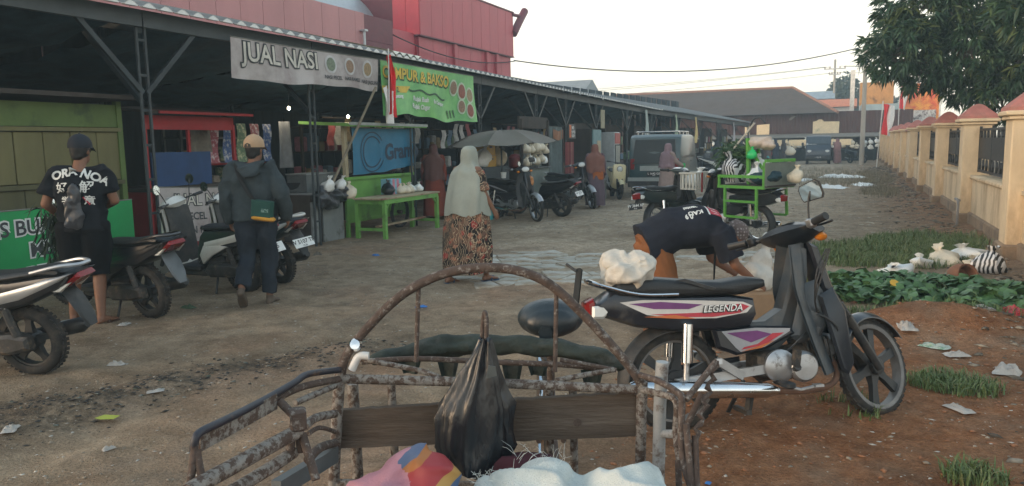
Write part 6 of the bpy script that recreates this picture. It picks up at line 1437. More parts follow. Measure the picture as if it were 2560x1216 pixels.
    for p0, p1 in (((-0.783,-0.720,0.886), (-0.789,-0.740,0.813)), ((-0.780,-0.720,0.871), (-0.764,-0.740,0.803)), ((-0.789,-0.740,0.818), (-0.798,-0.750,0.747))): T('arm_strut', [p0, p1], .0095, rr)
    T('fender_stay', [(-0.607,-0.400,0.803), (-0.599,-0.300,0.793), (-0.577,-0.150,0.750)], .013, rw); T('fender_stay', [(-0.603,-0.380,0.774), (-0.594,-0.280,0.754), (-0.580,-0.150,0.690)], .007, rr)
    T('fender_stay', [(-0.607,-0.380,0.695), (-0.597,-0.280,0.690), (-0.584,-0.150,0.652)], .014, rr)
    # right arm
    T('arm_rail', [(0.410,-0.100,0.845), (0.459,-0.180,0.847), (0.498,-0.280,0.841), (0.502,-0.300,0.823), (0.496,-0.320,0.712), (0.499,-0.360,0.641), (0.518,-0.400,0.573)], .0105, rr)
    T('arm_tube', [(0.418,-0.100,0.795), (0.464,-0.160,0.801), (0.502,-0.220,0.795), (0.500,-0.230,0.701), (0.498,-0.300,0.628)], .011, rw)
    T('side_post', [(0.474,-0.140,0.900), (0.468,-0.140,0.774), (0.466,-0.140,0.653), (0.460,-0.160,0.472)], .0205, gp, 4, 12)
    T('side_post_foot', [(0.469,-0.140,0.660), (0.507,-0.200,0.683), (0.515,-0.220,0.700)], .014, gp)
    for p0, p1 in (((0.514,-0.300,0.829), (0.629,-0.200,0.915)), ((0.486,-0.300,0.679), (0.582,-0.220,0.819)), ((0.506,-0.340,0.769), (0.512,-0.400,0.573)), ((0.533,-0.340,0.732), (0.526,-0.400,0.573)), ((0.492,-0.300,0.640), (0.488,-0.350,0.524))): T('arm_strut', [p0, p1], .010, rr)
    pts = [Vector((0.629,-0.200,0.915)).lerp(Vector((0.522,-0.350,0.686)), t/20)+Vector((.01*math.sin(t*2), 0, 0)) for t in range(21)]
    a = MB(); a.tube(pts, [.006 if t % 2 else .010 for t in range(21)], 6); a.build('chain', rr, P)
    # seat, side wheels and footwell below the frame
    a = MB(); z = .44; a.box((.02, -.33, z), (.86, .44, .05), bev=.01); a.build('seat_board', wood, P)
    a = MB(); a.box((.02, -.62, .16), (.80, .40, .03), bev=.006); a.build('footwell', wood, P)
    for s in (-1, 1):
        wheel_parts(P, 'side_wheel', (0, 0, 0), .33, .022, Matrix.Translation((.02+s*.56, -.78, .335)) @ Matrix.Rotation(math.pi/2, 4, 'Z'), 'spoke', .03, ENG, ENG)
        T('axle_tube', [(.02+s*.54, -.78, .335), (.02+s*.35, -.70, .38)], .016, rr)
    for s in (-1, 1): T('seat_rail', [(.02+s*.40, -.08, .40), (.02+s*.40, -.60, .40), (.02+s*.38, -.78, .18)], .016, rw)
    return P
pedicab()
def pedicab_load():
    yw = R(23.8585); base = Vector((-2.5*math.sin(yw), 2.5*math.cos(yw), 0))
    def T(nm, me, mats, lab, cat): o = put(me, nm, mats, None, base, yw); return tag(o, lab, cat)
    # black carrier bag hanging from the hook
    a = MB(); n = 84; rings = []; rg = random.Random(2)
    top = Vector((-0.092,-0.140,0.982)); bot = Vector((-0.144,-0.170,0.562)); L = (top-bot).length
    for i in range(15):
        t = i/14; c = top.lerp(bot, t)+Vector((.012*math.sin(3.1*t), 0, 0)); w_ = [.018, .028, .040, .052, .066, .082, .096, .108, .115, .119, .121, .121, .117, .104, .070][i]; ring = []
        for j in range(n):
            an = 2*math.pi*j/n; pl = 1+(.20*(1-t)+.03)*(math.sin(7*an+1+t)+.8*math.sin(11*an+2.4*t)+.6*math.sin(17*an-t))*.55+.26*t*mnoise.noise(Vector((math.cos(an)*1.6, math.sin(an)*1.6, t*5)))+.10*mnoise.noise(Vector((math.cos(an)*5, math.sin(an)*5, t*9)))
            ring.append(c+Vector((w_*pl*math.cos(an)-.02*math.sin(t*3), .052*pl*math.sin(an)*(.4+t*.8), .008*math.sin(an*3+i))))
        rings.append(ring)
    a.loft(rings); me = a.mesh('carrier_bag', M('crinkled_black_film', (.010,.013,.017), .26, var=.3, bump=.22, bscale=34, stretch=(1,1,.3)), 70)
    o = link('carrier_bag', me, None, base, yw); tag(o, 'full black plastic carrier bag hanging from the pedicab hook', 'plastic bag')
    a = MB(); q = Vector((-0.072,-0.210,0.898)); a.prism([(-.016,-.02), (.018,-.012), (.014,.018), (-.008,.022)], q, (1,0,0), (0,0,1), (0, -.004, 0)); tg = a.build('price_tag', M('grey_tag', (.06,.07,.07), .6), o)
    # printed pink sack
    mt = bpy.data.materials.new('printed_sack'); mt.use_nodes = True; n_ = mt.node_tree.nodes; l = mt.node_tree.links; b = n_['Principled BSDF']
    tc = n_.new('ShaderNodeTexCoord'); mp = n_.new('ShaderNodeMapping'); mp.inputs['Rotation'].default_value = (0, R(33), 0); l.new(tc.outputs['Object'], mp.inputs[0]); sx = n_.new('ShaderNodeSeparateXYZ'); l.new(mp.outputs[0], sx.inputs[0])
    nz = n_.new('ShaderNodeTexNoise'); nz.inputs['Scale'].default_value = 9; l.new(tc.outputs['Object'], nz.inputs[0]); ms = n_.new('ShaderNodeMath'); ms.operation = 'MULTIPLY_ADD'; ms.inputs[1].default_value = .03; l.new(nz.outputs['Fac'], ms.inputs[0]); l.new(sx.outputs['Z'], ms.inputs[2])
    mr = n_.new('ShaderNodeMapRange'); mr.inputs[1].default_value = .50; mr.inputs[2].default_value = .86; l.new(ms.outputs[0], mr.inputs[0]); cr = n_.new('ShaderNodeValToRGB'); cr.color_ramp.interpolation = 'CONSTANT'; e = cr.color_ramp.elements
    e[0].color = (.42,.36,.36,1); e[0].position = 0; e[1].position = .36; e[1].color = (.05,.10,.21,1)
    for p_, c_ in ((.44, (.40,.23,.06)), (.53, (.30,.03,.035)), (.70, (.36,.13,.03)), (.76, (.09,.12,.20)), (.82, (.42,.20,.24))): q_ = e.new(p_); q_.color = (*c_, 1)
    l.new(mr.outputs[0], cr.inputs[0]); l.new(cr.outputs[0], b.inputs['Base Color']); b.inputs['Roughness'].default_value = .55
    pm = M('pink_sack', (.44,.20,.24), .6, var=.12, scale=6, bump=.25, bscale=120)
    tip, l0, r0 = Vector((-0.214,-0.380,0.725)), Vector((-0.501,-0.450,0.622)), Vector((-0.197,-0.450,0.611))
    a = MB(); a.ell(((l0+r0)/2+Vector((.02, -.04, -.05))), (.165, .12, .10), 16, 10); a.tube([r0+Vector((-.05, -.02, -.04)), tip.lerp(r0, .4)+Vector((-.03, 0, 0)), tip+Vector((-.02, 0, -.01))], [.10, .075, .035], 12); a.tube([l0+Vector((.03, 0, -.03)), l0.lerp(tip, .5)+Vector((0, 0, -.02)), tip+Vector((-.03, 0, -.02))], [.05, .055, .04], 12)
    o = T('printed_sack', remesh(a, .010, 3, lambda c: .05*(.15-np.abs(fbm(c[:, 0]*10, c[:, 2]*12+c[:, 1]*8, 2, 8)-.5))), [pm, mt], 'pink printed sack with red, yellow and blue stripes on the pedicab seat', 'sack')
    d = Vector((-0.336,-0.400,0.681)); mis = [1 if (p.center.x-d.x)*.55+(p.center.z-d.z)*.5 > .015 else 0 for p in o.data.polygons]; o.data.polygons.foreach_set('material_index', mis)
    # white woven sack with frayed mouth
    ws = M('white_woven_sack', (.52,.56,.54), .75, var=.08, scale=8, bump=.35, bscale=190, col2=(.36,.42,.42), mscale=6, mth=.62, msoft=.1)
    a = MB(); pts = [(-0.103,-0.450,0.639), (0.011,-0.420,0.647), (0.081,-0.400,0.655), (0.172,-0.420,0.640), (0.273,-0.440,0.657), (0.351,-0.450,0.654), (0.406,-0.460,0.646)]
    rad = [.045, .07, .085, .07, .085, .085, .05]
    for p, r in zip(pts, rad): a.ell(Vector(p)+Vector((0, 0, -.05)), (r*1.35, .12, r*.85), 14, 9)
    a.tube([Vector(p)+Vector((0, 0, -.06)) for p in pts], [.05]*7, 10)
    o = T('woven_sack', remesh(a, .007, 1, lambda c: .11*(.14-np.abs(fbm(c[:, 0]*7+c[:, 1]*5, c[:, 2]*8+c[:, 1]*9, 1, 18)-.5))+.03*(.15-np.abs(fbm(c[:, 0]*15-c[:, 2]*9, c[:, 2]*12+c[:, 1]*14, 1, 28)-.5))), ws, 'white woven sack with frayed mouth lying along the pedicab seat', 'sack')
    fr = MB(); rg = random.Random(9)
    for i in range(26):
        q = Vector((0.069,-0.440,0.721))+Vector((rg.uniform(-.075, .085), rg.uniform(-.04, .04), rg.uniform(-.03, .012)+.0)); d = Vector((rg.uniform(-1, 1)*.8, rg.uniform(-.4, .4), rg.uniform(.3, 1))).normalized()*rg.uniform(.025, .07)
        fr.tube([q, q+d*.5+Vector((0, 0, .004)), q+d+Vector((rg.uniform(-.01, .01), 0, -.006))], [.0006, .0005, .0003], 3)
    for i in range(40):
        q = Vector((-0.107,-0.470,0.660))+Vector((rg.uniform(-.01, .10), rg.uniform(-.03, .03), rg.uniform(-.01, .02))); d = Vector((rg.uniform(-1, .2), rg.uniform(-.4, .4), rg.uniform(-.2, .8))).normalized()*rg.uniform(.015, .04); fr.tube([q, q+d], [.0008, .0005], 3)
    f = fr.build('frayed_threads', ws, o); f['kind'] = 'stuff'
    # maroon cloth bundle under the plank
    a = MB(); q = Vector((0.000,-0.180,0.560)); a.ell(q, (.16, .08, .06), 12, 8); T('cloth_bundle', remesh(a, .014, 2, folds(.012, 12, 12, 4)), M('maroon_cloth', (.055,.012,.02), .9, var=.2), 'maroon cloth bundle behind the white sack on the pedicab', 'cloth')
pedicab_load()

# ================================================================ STALLS UNDER THE SHED
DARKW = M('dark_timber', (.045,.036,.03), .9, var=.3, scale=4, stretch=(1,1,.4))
def boxp(nm, m, par, c, s, rot=None, bev=0): a = MB(); a.box(c, s, rot, bev=bev); return a.build(nm, m, par, smooth=30 if bev else 0)
def banner(name, label, x, y0, y1, zt0, zt1, zb0, zb1, mat, amp=.03, cat='banner', sag=0.03, hemw=.03, nx=44, nz=14, seed=0, two=None):
    """cloth banner facing the lane; returns (object, surface function of metres from the top-left corner)"""
    B = thing(name, label, cat, (x, y0, 0)); W_ = y1-y0
    def surf(u, v, off=0.0):
        a, b = u/W_, v
        zt = zt0+(zt1-zt0)*a-sag*math.sin(math.pi*a)*.4; zb = zb0+(zb1-zb0)*a+hemw*(math.sin(a*9+seed)*.6+math.sin(a*21+seed*2)*.4)*.8
        z = zt+(zb-zt)*b
        w_ = amp*(math.sin(a*7+b*2+seed)+.6*math.sin(a*15-b*3+seed*3))*(.25+b)
        return Vector((w_+off, u, z))
    a = MB(); a.grid(lambda p, q: surf(p*W_, q), nx, nz); o = a.build('cloth', mat, B)
    a = MB(); a.tube([surf(W_*i/20, 0)+Vector((0, 0, .004)) for i in range(21)], .008, 6); a.build('hem_rope', M('grey_rope', (.2,.2,.18), .9), B)
    H = (zt0-zb0+zt1-zb1)/2
    return B, (lambda off: (lambda u, v: surf(u, -v/H, off))), W_, H
def fruit_kiosk():
    K = thing('fruit_kiosk', 'green painted kiosk with olive plank shutters at the left edge under the shed', 'stall', (-8.3, 4, 0))
    g = M('green_board', srgb(84,104,52), .7, var=.15, scale=3, col2=srgb(60,78,44), mscale=2, mth=.6); ol = M('olive_plank', srgb(104,100,66), .8, var=.18, scale=3, stretch=(1,1,.3)); ol2 = M('olive_plank_dark', srgb(82,80,54), .8, var=.2, scale=3, stretch=(1,1,.3))
    boxp('top_board', g, K, (0, 1.25, 2.02), (.04, 3.0, .27)); boxp('top_rail', ol, K, (.02, 1.25, 1.855), (.05, 3.02, .045))
    for i in range(9): boxp('plank', ol, K, (.003*(i % 2), -.08+i*.335, 1.535), (.03, .325, .575), bev=.006)
    boxp('middle_rail', ol2, K, (.02, 1.25, 1.215), (.05, 3.02, .05))
    for i in range(5): boxp('lower_plank', ol2, K, (0, -.0+i*.6, 1.06), (.03, .59, .24), bev=.006)
    for y in (-.25, 2.76): boxp('post', g, K, (0, y, 1.1), (.07, .07, 2.2))
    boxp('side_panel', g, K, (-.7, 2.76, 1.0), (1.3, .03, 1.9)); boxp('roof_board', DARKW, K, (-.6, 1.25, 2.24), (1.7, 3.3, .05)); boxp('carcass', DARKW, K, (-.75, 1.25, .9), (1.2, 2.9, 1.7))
    gm = M('green_vinyl', srgb(34,150,84), .45, var=.12, scale=2, bump=.1, bscale=12)
    B, f, W_, H = banner('fruit_banner', 'bright green fruit stall banner with dark outlined lettering at lower left', -8.24, 3.9, 6.82, .985, .985, .06, .06, gm, .008, seed=1)
    wh, dk = M('banner_white', (.7,.72,.7), .6, var=.06), M('banner_charcoal', (.045,.05,.055), .6)
    for s, u, v, sz in (('ES BUAH', 1.14, -.27, .225), ('Mba IS', 1.56, -.53, .22), ('BERKAH', 1.50, -.80, .22)):
        lettering(s, f(.006), wh, B, sz, u, v, bold=.022); lettering(s, f(.010), dk, B, sz, u, v, bold=.004)
fruit_kiosk()
WH, CH = M('banner_white'), M('banner_charcoal')
def roadside_banners():
    vin = M('grimy_white_vinyl', srgb(176,170,168), .6, var=.1, scale=2.2, col2=srgb(140,128,126), mscale=1.6, mth=.56, msoft=.12)
    B, f, W_, H = banner('rice_banner', 'long grimy white rice stall banner hung under the shed eave', -7.70, 8.12, 11.66, 3.10, 3.12, 2.55, 2.58, vin, .02, seed=2)
    for s, u, v, sz, bo in (('JUAL NASI', .22, -.29, .36, .012),):
        lettering(s, f(.008), CH, B, sz, u, v, bold=.026, shear=-.08); lettering(s, f(.014), M('letter_cream', (.56,.54,.48), .6), B, sz, u, v, bold=.006, shear=-.08)
    dish = [M('dish_green', (.16,.2,.14), .7, var=.4, scale=30), M('dish_brown', (.25,.16,.1), .7, var=.4, scale=30), M('dish_tan', (.3,.22,.12), .7, var=.4, scale=30)]
    def disc(fn, u, v, r, m, nm, par, n=24):
        a = MB(); pts = [fn(u, v)]+[fn(u+r*math.cos(2*math.pi*i/n), v+r*math.sin(2*math.pi*i/n)) for i in range(n)]; a.add(pts, [(0, 1+i, 1+(i+1) % n) for i in range(n)]); a.build(nm, m, par, smooth=0)
    for i, s in enumerate(('NASI PECEL', 'NASI RAMES', 'NASI JAGUNG')):
        u = 2.02+i*.52; disc(f(.008), u+.14, -.19, .15, M('plate_print', (.5,.5,.5), .6), 'dish_print', B); disc(f(.012), u+.14, -.19, .11, dish[i], 'dish_print', B); lettering(s, f(.01), CH, B, .085, u-.03, -.43, bold=.002)
    gv = M('leaf_green_vinyl', srgb(124,190,112), .5, var=.12, scale=2.4, col2=srgb(86,160,96), mscale=1.5, mth=.55, msoft=.15)
    B, f, W_, H = banner('meatball_banner', 'green food banner with yellow lettering hung under the eave beside the flag', -7.68, 11.72, 15.42, 3.12, 3.10, 2.18, 2.08, gv, .035, seed=5, hemw=.06)
    yl = M('banner_yellow', (.62,.45,.06), .6); dg = M('banner_dark_green', (.03,.09,.04), .6)
    lettering('CAMPUR & BAKSO', f(.008), dg, B, .30, .05, -.31, bold=.02, shear=.05); lettering('CAMPUR & BAKSO', f(.014), yl, B, .30, .03, -.295, bold=.008, shear=.05)
    a = MB(); fn = f(.012); a.add([fn(u, v) for u, v in ((.0, -.45), (.95, -.42), (.80, -.56), (.0, -.58))], [(3, 2, 1, 0)]); a.build('ribbon_print', yl, B, smooth=0)
    lettering('2.', f(.016), dg, B, .13, .45, -.55, bold=.004)
    a = MB(); top = [(.85+i*.09, -.45-.03*math.sin(i*.9)-.004*i) for i in range(18)]; a.grid(lambda p, q: fn(top[min(17, int(p*17+.5))][0], top[min(17, int(p*17+.5))][1]-q*.035), 17, 1); a.build('wave_print', dg, B, smooth=0)
    for s, u, v in (('Lontong', .32, -.66), ('Rujak Buah', 1.05, -.68), ('Rujak Cingur', 1.02, -.83), ('Es Campur', 1.85, -.68)): lettering(s, f(.012), WH, B, .13 if u != .32 and u < 1.5 else .10, u, v, bold=.004)
    for i, (u, v, r) in enumerate(((2.75, -.30, .17), (3.10, -.36, .19), (3.45, -.42, .17), (3.08, -.68, .16), (3.42, -.74, .17))): disc(f(.010), u, v, r, M('plate_print2', (.45,.55,.4), .6), 'dish_print', B); disc(f(.014), u, v, r*.78, [dish[1], M('dish_red', (.26,.09,.06), .7, var=.4, scale=30), dish[2]][i % 3], 'dish_print', B)
    for i in range(3):
        a = MB(); u = 2.45+i*.13; a.add([fn(u, -.76), fn(u+.05, -.74), fn(u+.10, -.90), fn(u+.07, -.92)], [(3, 2, 1, 0)]); a.build('chilli_print', dg, B, smooth=0)
    # limp flag at the eave
    F = thing('flag', 'red and white flag hanging limp between the two eave banners', 'flag', (-7.58, 11.82, 0))
    a = MB(); a.tube([(0, .02, 3.32), (-.0, -.03, 2.2)], .012, 8); a.build('pole', M('flag_pole_white'), F)
    def fl(u, v): return Vector((.05*math.sin(u*11+v*2), .02+(-.02+.26*min(1, v*3))*u*(1-.15*v)-.03*v, 3.22-1.05*v-.06*u))
    a = MB(); a.grid(fl, 10, 20); a.build('red_half', M('flag_red', srgb(214,40,44), .8, var=.12, scale=3), F)
    a = MB(); a.grid(lambda u, v: Vector((-.03+.05*math.sin(u*9+v*3), -.16+.30*u+.08*v, 2.62-.62*v+.05*math.sin(u*5)*(1-v))), 10, 14); a.build('white_half', M('flag_white'), F)
    # bamboo prop
    a = MB(); p0, p1 = Vector((-7.86, 10.25, .80)), Vector((-7.62, 11.45, 2.62)); a.tube([p0.lerp(p1, t/8) for t in range(9)], [.024 if t % 2 else .021 for t in range(9)], 8); tag(a.build('bamboo_pole', M('old_bamboo', (.20,.17,.12), .8, var=.2)), 'grey bamboo prop leaning up under the rice banner', 'pole')
roadside_banners()

def red_cart():
    K = thing('rice_cart', 'red framed rice cart with blue panel behind the white scooter', 'cart', (-8.6, 7.4, 0))
    rd = M('red_cart_paint', srgb(150,34,36), .6, var=.15, scale=4); bl = M('blue_sheet', srgb(26,60,104), .6, var=.2, scale=3, bump=.15, bscale=18)
    boxp('fascia', rd, K, (0, .80, 1.97), (.03, 1.62, .19)); boxp('eave_strip', rd, K, (.12, .95, 2.11), (.20, 1.75, .035), (0, .12, 0))
    for y in (.0, 1.60): boxp('post', rd, K, (0, y, 1.0), (.045, .045, 1.9)); boxp('rear_post', rd, K, (-.8, y, 1.0), (.045, .045, 1.9))
    boxp('mullion', rd, K, (-.02, .75, 1.72), (.04, .04, .32)); boxp('blue_panel', bl, K, (-.03, .62, 1.33), (.025, 1.05, .47)); boxp('counter', DARKW, K, (-.42, .8, 1.06), (.9, 1.6, .05)); boxp('carcass', rd, K, (-.42, .8, .6), (.8, 1.55, .86)); boxp('roof', DARKW, K, (-.4, .85, 2.16), (1.2, 1.9, .04), (0, .1, 0))
    for y in (.45, 1.15): a = MB(); a.lathe([(.02, -.03), (.22, -.02), (.25, -.03), (.25, .03), (.22, .02), (.02, .03)], 22, (-.05, y, .25), (0, math.pi/2, 0)); a.build('wheel', TYRE, K)
    vin = M('grimy_white_vinyl'); B, f, W_, H = banner('counter_banner', 'grey white counter banner with outlined lettering on the rice cart', -8.55, 7.45, 9.0, 1.10, 1.02, .30, .26, vin, .006, seed=3, hemw=.01)
    for s, u, v, sz in (('JUAL NASI', .30, -.25, .235), ('NASI PECEL', .10, -.46, .15), ('DAN RAMES', .35, -.66, .15)):
        lettering(s, f(.006), CH, B, sz, u, v, bold=.014 if sz > .2 else .003)
        if sz > .2: lettering(s, f(.011), M('letter_cream'), B, sz, u, v, bold=.001)
    a = MB(); fn = f(.006); a.add([fn(u, v) for u, v in ((1.22, -.42), (1.48, -.40), (1.48, -.62), (1.22, -.64))], [(3, 2, 1, 0)]); a.build('picture_print', M('pale_teal_print', (.3,.42,.42), .6, var=.3, scale=20), B, smooth=0)
red_cart()

def jar(label, p, r, h, m, lid=None):
    J = thing('jar', label, 'jar', p); a = MB(); a.lathe([(r*.9, 0), (r, .02), (r, h*.8), (r*.8, h*.9), (r*.8, h)], 14); a.build('vessel', m, J); a = MB(); a.lathe([(r*.86, h*.96), (r*.86, h*1.08), (.001, h*1.1)], 14); a.build('lid', lid or PR, J)
def interior():
    # shelving and goods half seen in the dark bays
    rd = M('red_cart_paint'); metal = M('tin_shelf', (.14,.15,.15), .5, metal=.4, var=.2)
    S = thing('display_shelf', 'dim metal shelf of packets behind the man in the hoodie', 'shelf', (-9.6, 9.6, 0))
    for z in (.55, 1.0, 1.38, 1.78): boxp('shelf_board', metal, S, (0, 0, z), (.4, 1.7, .03))
    for y in (-.84, .84): boxp('upright', metal, S, (.18, y, 1.0), (.04, .04, 2.0)); boxp('upright', metal, S, (-.18, y, 1.0), (.04, .04, 2.0))
    rnd = random.Random(8); pk = [M('packet_%d' % i, c, .5, var=.2, scale=20, col2=c2, mscale=16, mth=.55) for i, (c, c2) in enumerate([((.30,.06,.08), (.6,.5,.5)), ((.5,.48,.44), (.1,.1,.12)), ((.05,.1,.25), (.5,.5,.5)), ((.34,.2,.05), (.5,.1,.05)), ((.12,.2,.12), (.5,.5,.3)), ((.3,.27,.22), (.15,.1,.08))])]
    nmz = ['lowest shelf', 'second shelf', 'third shelf']
    colw = ['red and white', 'pale', 'blue', 'orange', 'green', 'tan']
    for zi, z in enumerate((.565, 1.015, 1.395)):
        for j in range(8):
            ci = rnd.randrange(6); hh = rnd.uniform(.14, .30); a = MB(); a.box((0, 0, hh/2), (.16, .15, hh), rnd.uniform(-.2, .2), bev=.012); tag(a.build('packet', pk[ci], None, (-9.56, 8.92+j*.195, z)), colw[ci]+' packet, '+['first','second','third','fourth','fifth','sixth','seventh','last'][j]+' from left on the '+nmz[zi]+' behind the hooded man', 'packet', 'packets on the dim shelf')
    for j in range(5):     # hanging sachet strips
        a = MB(); y = 9.05+j*.30; a.grid(lambda u, v: Vector((.02*math.sin(v*7), (u-.5)*.20, -v*.62)), 4, 12); H = a.build('sachet_strip', pk[(j*2) % 6], None, (-9.05, y, 2.0)); tag(H, ['leftmost', 'second', 'middle', 'fourth', 'rightmost'][j]+' strip of hanging sachets above the dim shelf', 'sachets', 'hanging sachet strips')
    # white tube lamps seen as pale strips on a far shelf edge; the photograph shows only two lit bulbs
    for k, (p, lab) in enumerate((((-8.900,10.671,2.276), 'lit bulb above the shelf left of the second post'), ((-8.900,12.377,2.175), 'lit bulb hanging right of the second post'))):
        L = thing('light_bulb', lab, 'bulb', p); a = MB(); a.ell((0,0,0), (.024, .024, .03), 12, 8); a.build('glass', M('bulb_glow', (1, .86, .6), emit=28), L); a = MB(); a.lathe([(.016, .03), (.018, .075), (.006, .08)], 10); a.build('socket', BLKP, L); a = MB(); a.tube([(0,0,.08), (.02, .02, .7)], .004, 5); a.build('flex', BLKP, L)
        ld = bpy.data.lights.new('bulb_light', 'POINT'); ld.energy = 3.0; ld.color = (1, .82, .58); ld.shadow_soft_size = .04; lo = bpy.data.objects.new('bulb_light', ld); COL.objects.link(lo); lo.parent = L; lo.location = (.0, 0, -.09)
    # poster panel and cloth hanging near the first post
    for (y, z0, z1, w_, m, lab) in ((8.75, 1.55, 2.05, .42, M('brown_poster', (.16,.14,.11), .8, var=.3, scale=12), 'brown paper poster hanging left of the red sachets'), (10.65, 1.25, 2.05, .36, M('grey_cloth', (.16,.17,.18), .9, var=.2), 'pale grey cloth hanging just right of the second post')):
        a = MB(); a.grid(lambda u, v: Vector((.03*math.sin(u*9+v*2), (u-.5)*w_, z0+(z1-z0)*v)), 10, 8); tag(a.build('hanging_cloth', m, None, (-9.0, y, 0)), lab, 'cloth')
    T = thing('red_table', 'thin red tube table beside the rice cart', 'table', (-8.9, 9.35, 0))
    for y in (-.35, .35):
        for x in (-.25, .25): a = MB(); a.tube([(x, y, -.02), (x, y, 1.35)], .016, 6); a.build('leg', rd, T)
    a = MB(); a.bar((.25, -.36, 1.36), (.25, .36, 1.36), .03, .03); a.bar((-.25, -.36, 1.36), (-.25, .36, 1.36), .03, .03); a.build('top_rail', rd, T); boxp('table_top', DARKW, T, (0, 0, .8), (.55, .75, .03))
    # jars and baskets in the gap by the first post
    G = thing('goods_rack', 'dark rack of jars in the gap right of the green kiosk', 'shelf', (-9.1, 7.0, 0))
    for z in (.5, .85, 1.2, 1.75): boxp('shelf_board', DARKW, G, (0, 0, z), (.35, .55, .03))
    for y in (-.26, .26): boxp('upright', DARKW, G, (.16, y, 1.0), (.04, .04, 2.0))
    for i in range(3): jar(['left', 'middle', 'right'][i]+' pale jar on the dark rack right of the green kiosk', (-9.02, 6.84+i*.16, 1.215), .065, .2, M('pale_glass', (.4,.44,.42), .2), WH)
    for i in range(2): o = link('plastic_bag', BAGM[i], None, (-9.0, 6.88+i*.22, .865)); o.scale = (.6, .6, .6); tag(o, ['left', 'right'][i]+' white bag on the lower shelf right of the green kiosk', 'plastic bag')
interior()

def box_stall():
    K = thing('tin_counter', 'grey tin counter with glass case beside the second shed post', 'stall', (-8.05, 10.5, 0))
    tin = M('scuffed_tin', (.23,.25,.25), .6, metal=.2, var=.18, scale=4, col2=(.12,.12,.11), mscale=3, mth=.6); gl = M('dusty_glass', (.16,.18,.18), .25, var=.2, trans=.3)
    boxp('cabinet', DARKW, K, (-.3, .0, .42), (.58, .86, .80)); boxp('tin_panel', tin, K, (0.012, .12, .36), (.03, .56, .70)); boxp('tin_panel', tin, K, (0.010, -.34, .36), (.03, .22, .68)); boxp('counter_top', tin, K, (-.28, 0, .835), (.66, .92, .03)); boxp('glass_case', gl, K, (-.34, .05, 1.0), (.40, .78, .28)); boxp('case_rim', tin, K, (-.34, .05, 1.155), (.44, .82, .02))
    a = MB(); 
    for c, r in (((.0, -.28, .78), (.13, .17, .18)), ((-.02, .05, .76), (.14, .2, .2)), ((.02, -.12, .68), (.10, .14, .16)), ((.0, .25, .80), (.10, .12, .14))): a.ell(c, r, 12, 9)
    o = put(remesh(a, .016, 3, folds(.03, 9, 9, 5)), 'plastic_bag', M('smoky_plastic'), None, (-7.92, 10.5, 0)); tag(o, 'big smoky plastic bag slumped over the grey tin counter', 'plastic bag')
    for i, (y, z, s) in enumerate(((10.28, .86, .7), (10.62, .88, .6), (10.88, .70, .8))): q = link('plastic_bag', BAGM[(i*2) % 3], None, (-7.86, y, z)); q.scale = (s, s, s); tag(q, ['left', 'middle', 'right'][i]+' small pale bag on the grey tin counter', 'plastic bag')
    # wok
    a = MB(); a.lathe([(.02, 0), (.12, .03), (.2, .1), (.235, .17), (.225, .17), (.19, .105), (.11, .04), (.001, .015)], 20); tag(a.build('wok', M('soot_black', (.012,.012,.012), .6), None, (-8.5, 10.3, .85)), 'sooty wok on the grey tin counter', 'pan')
box_stall()

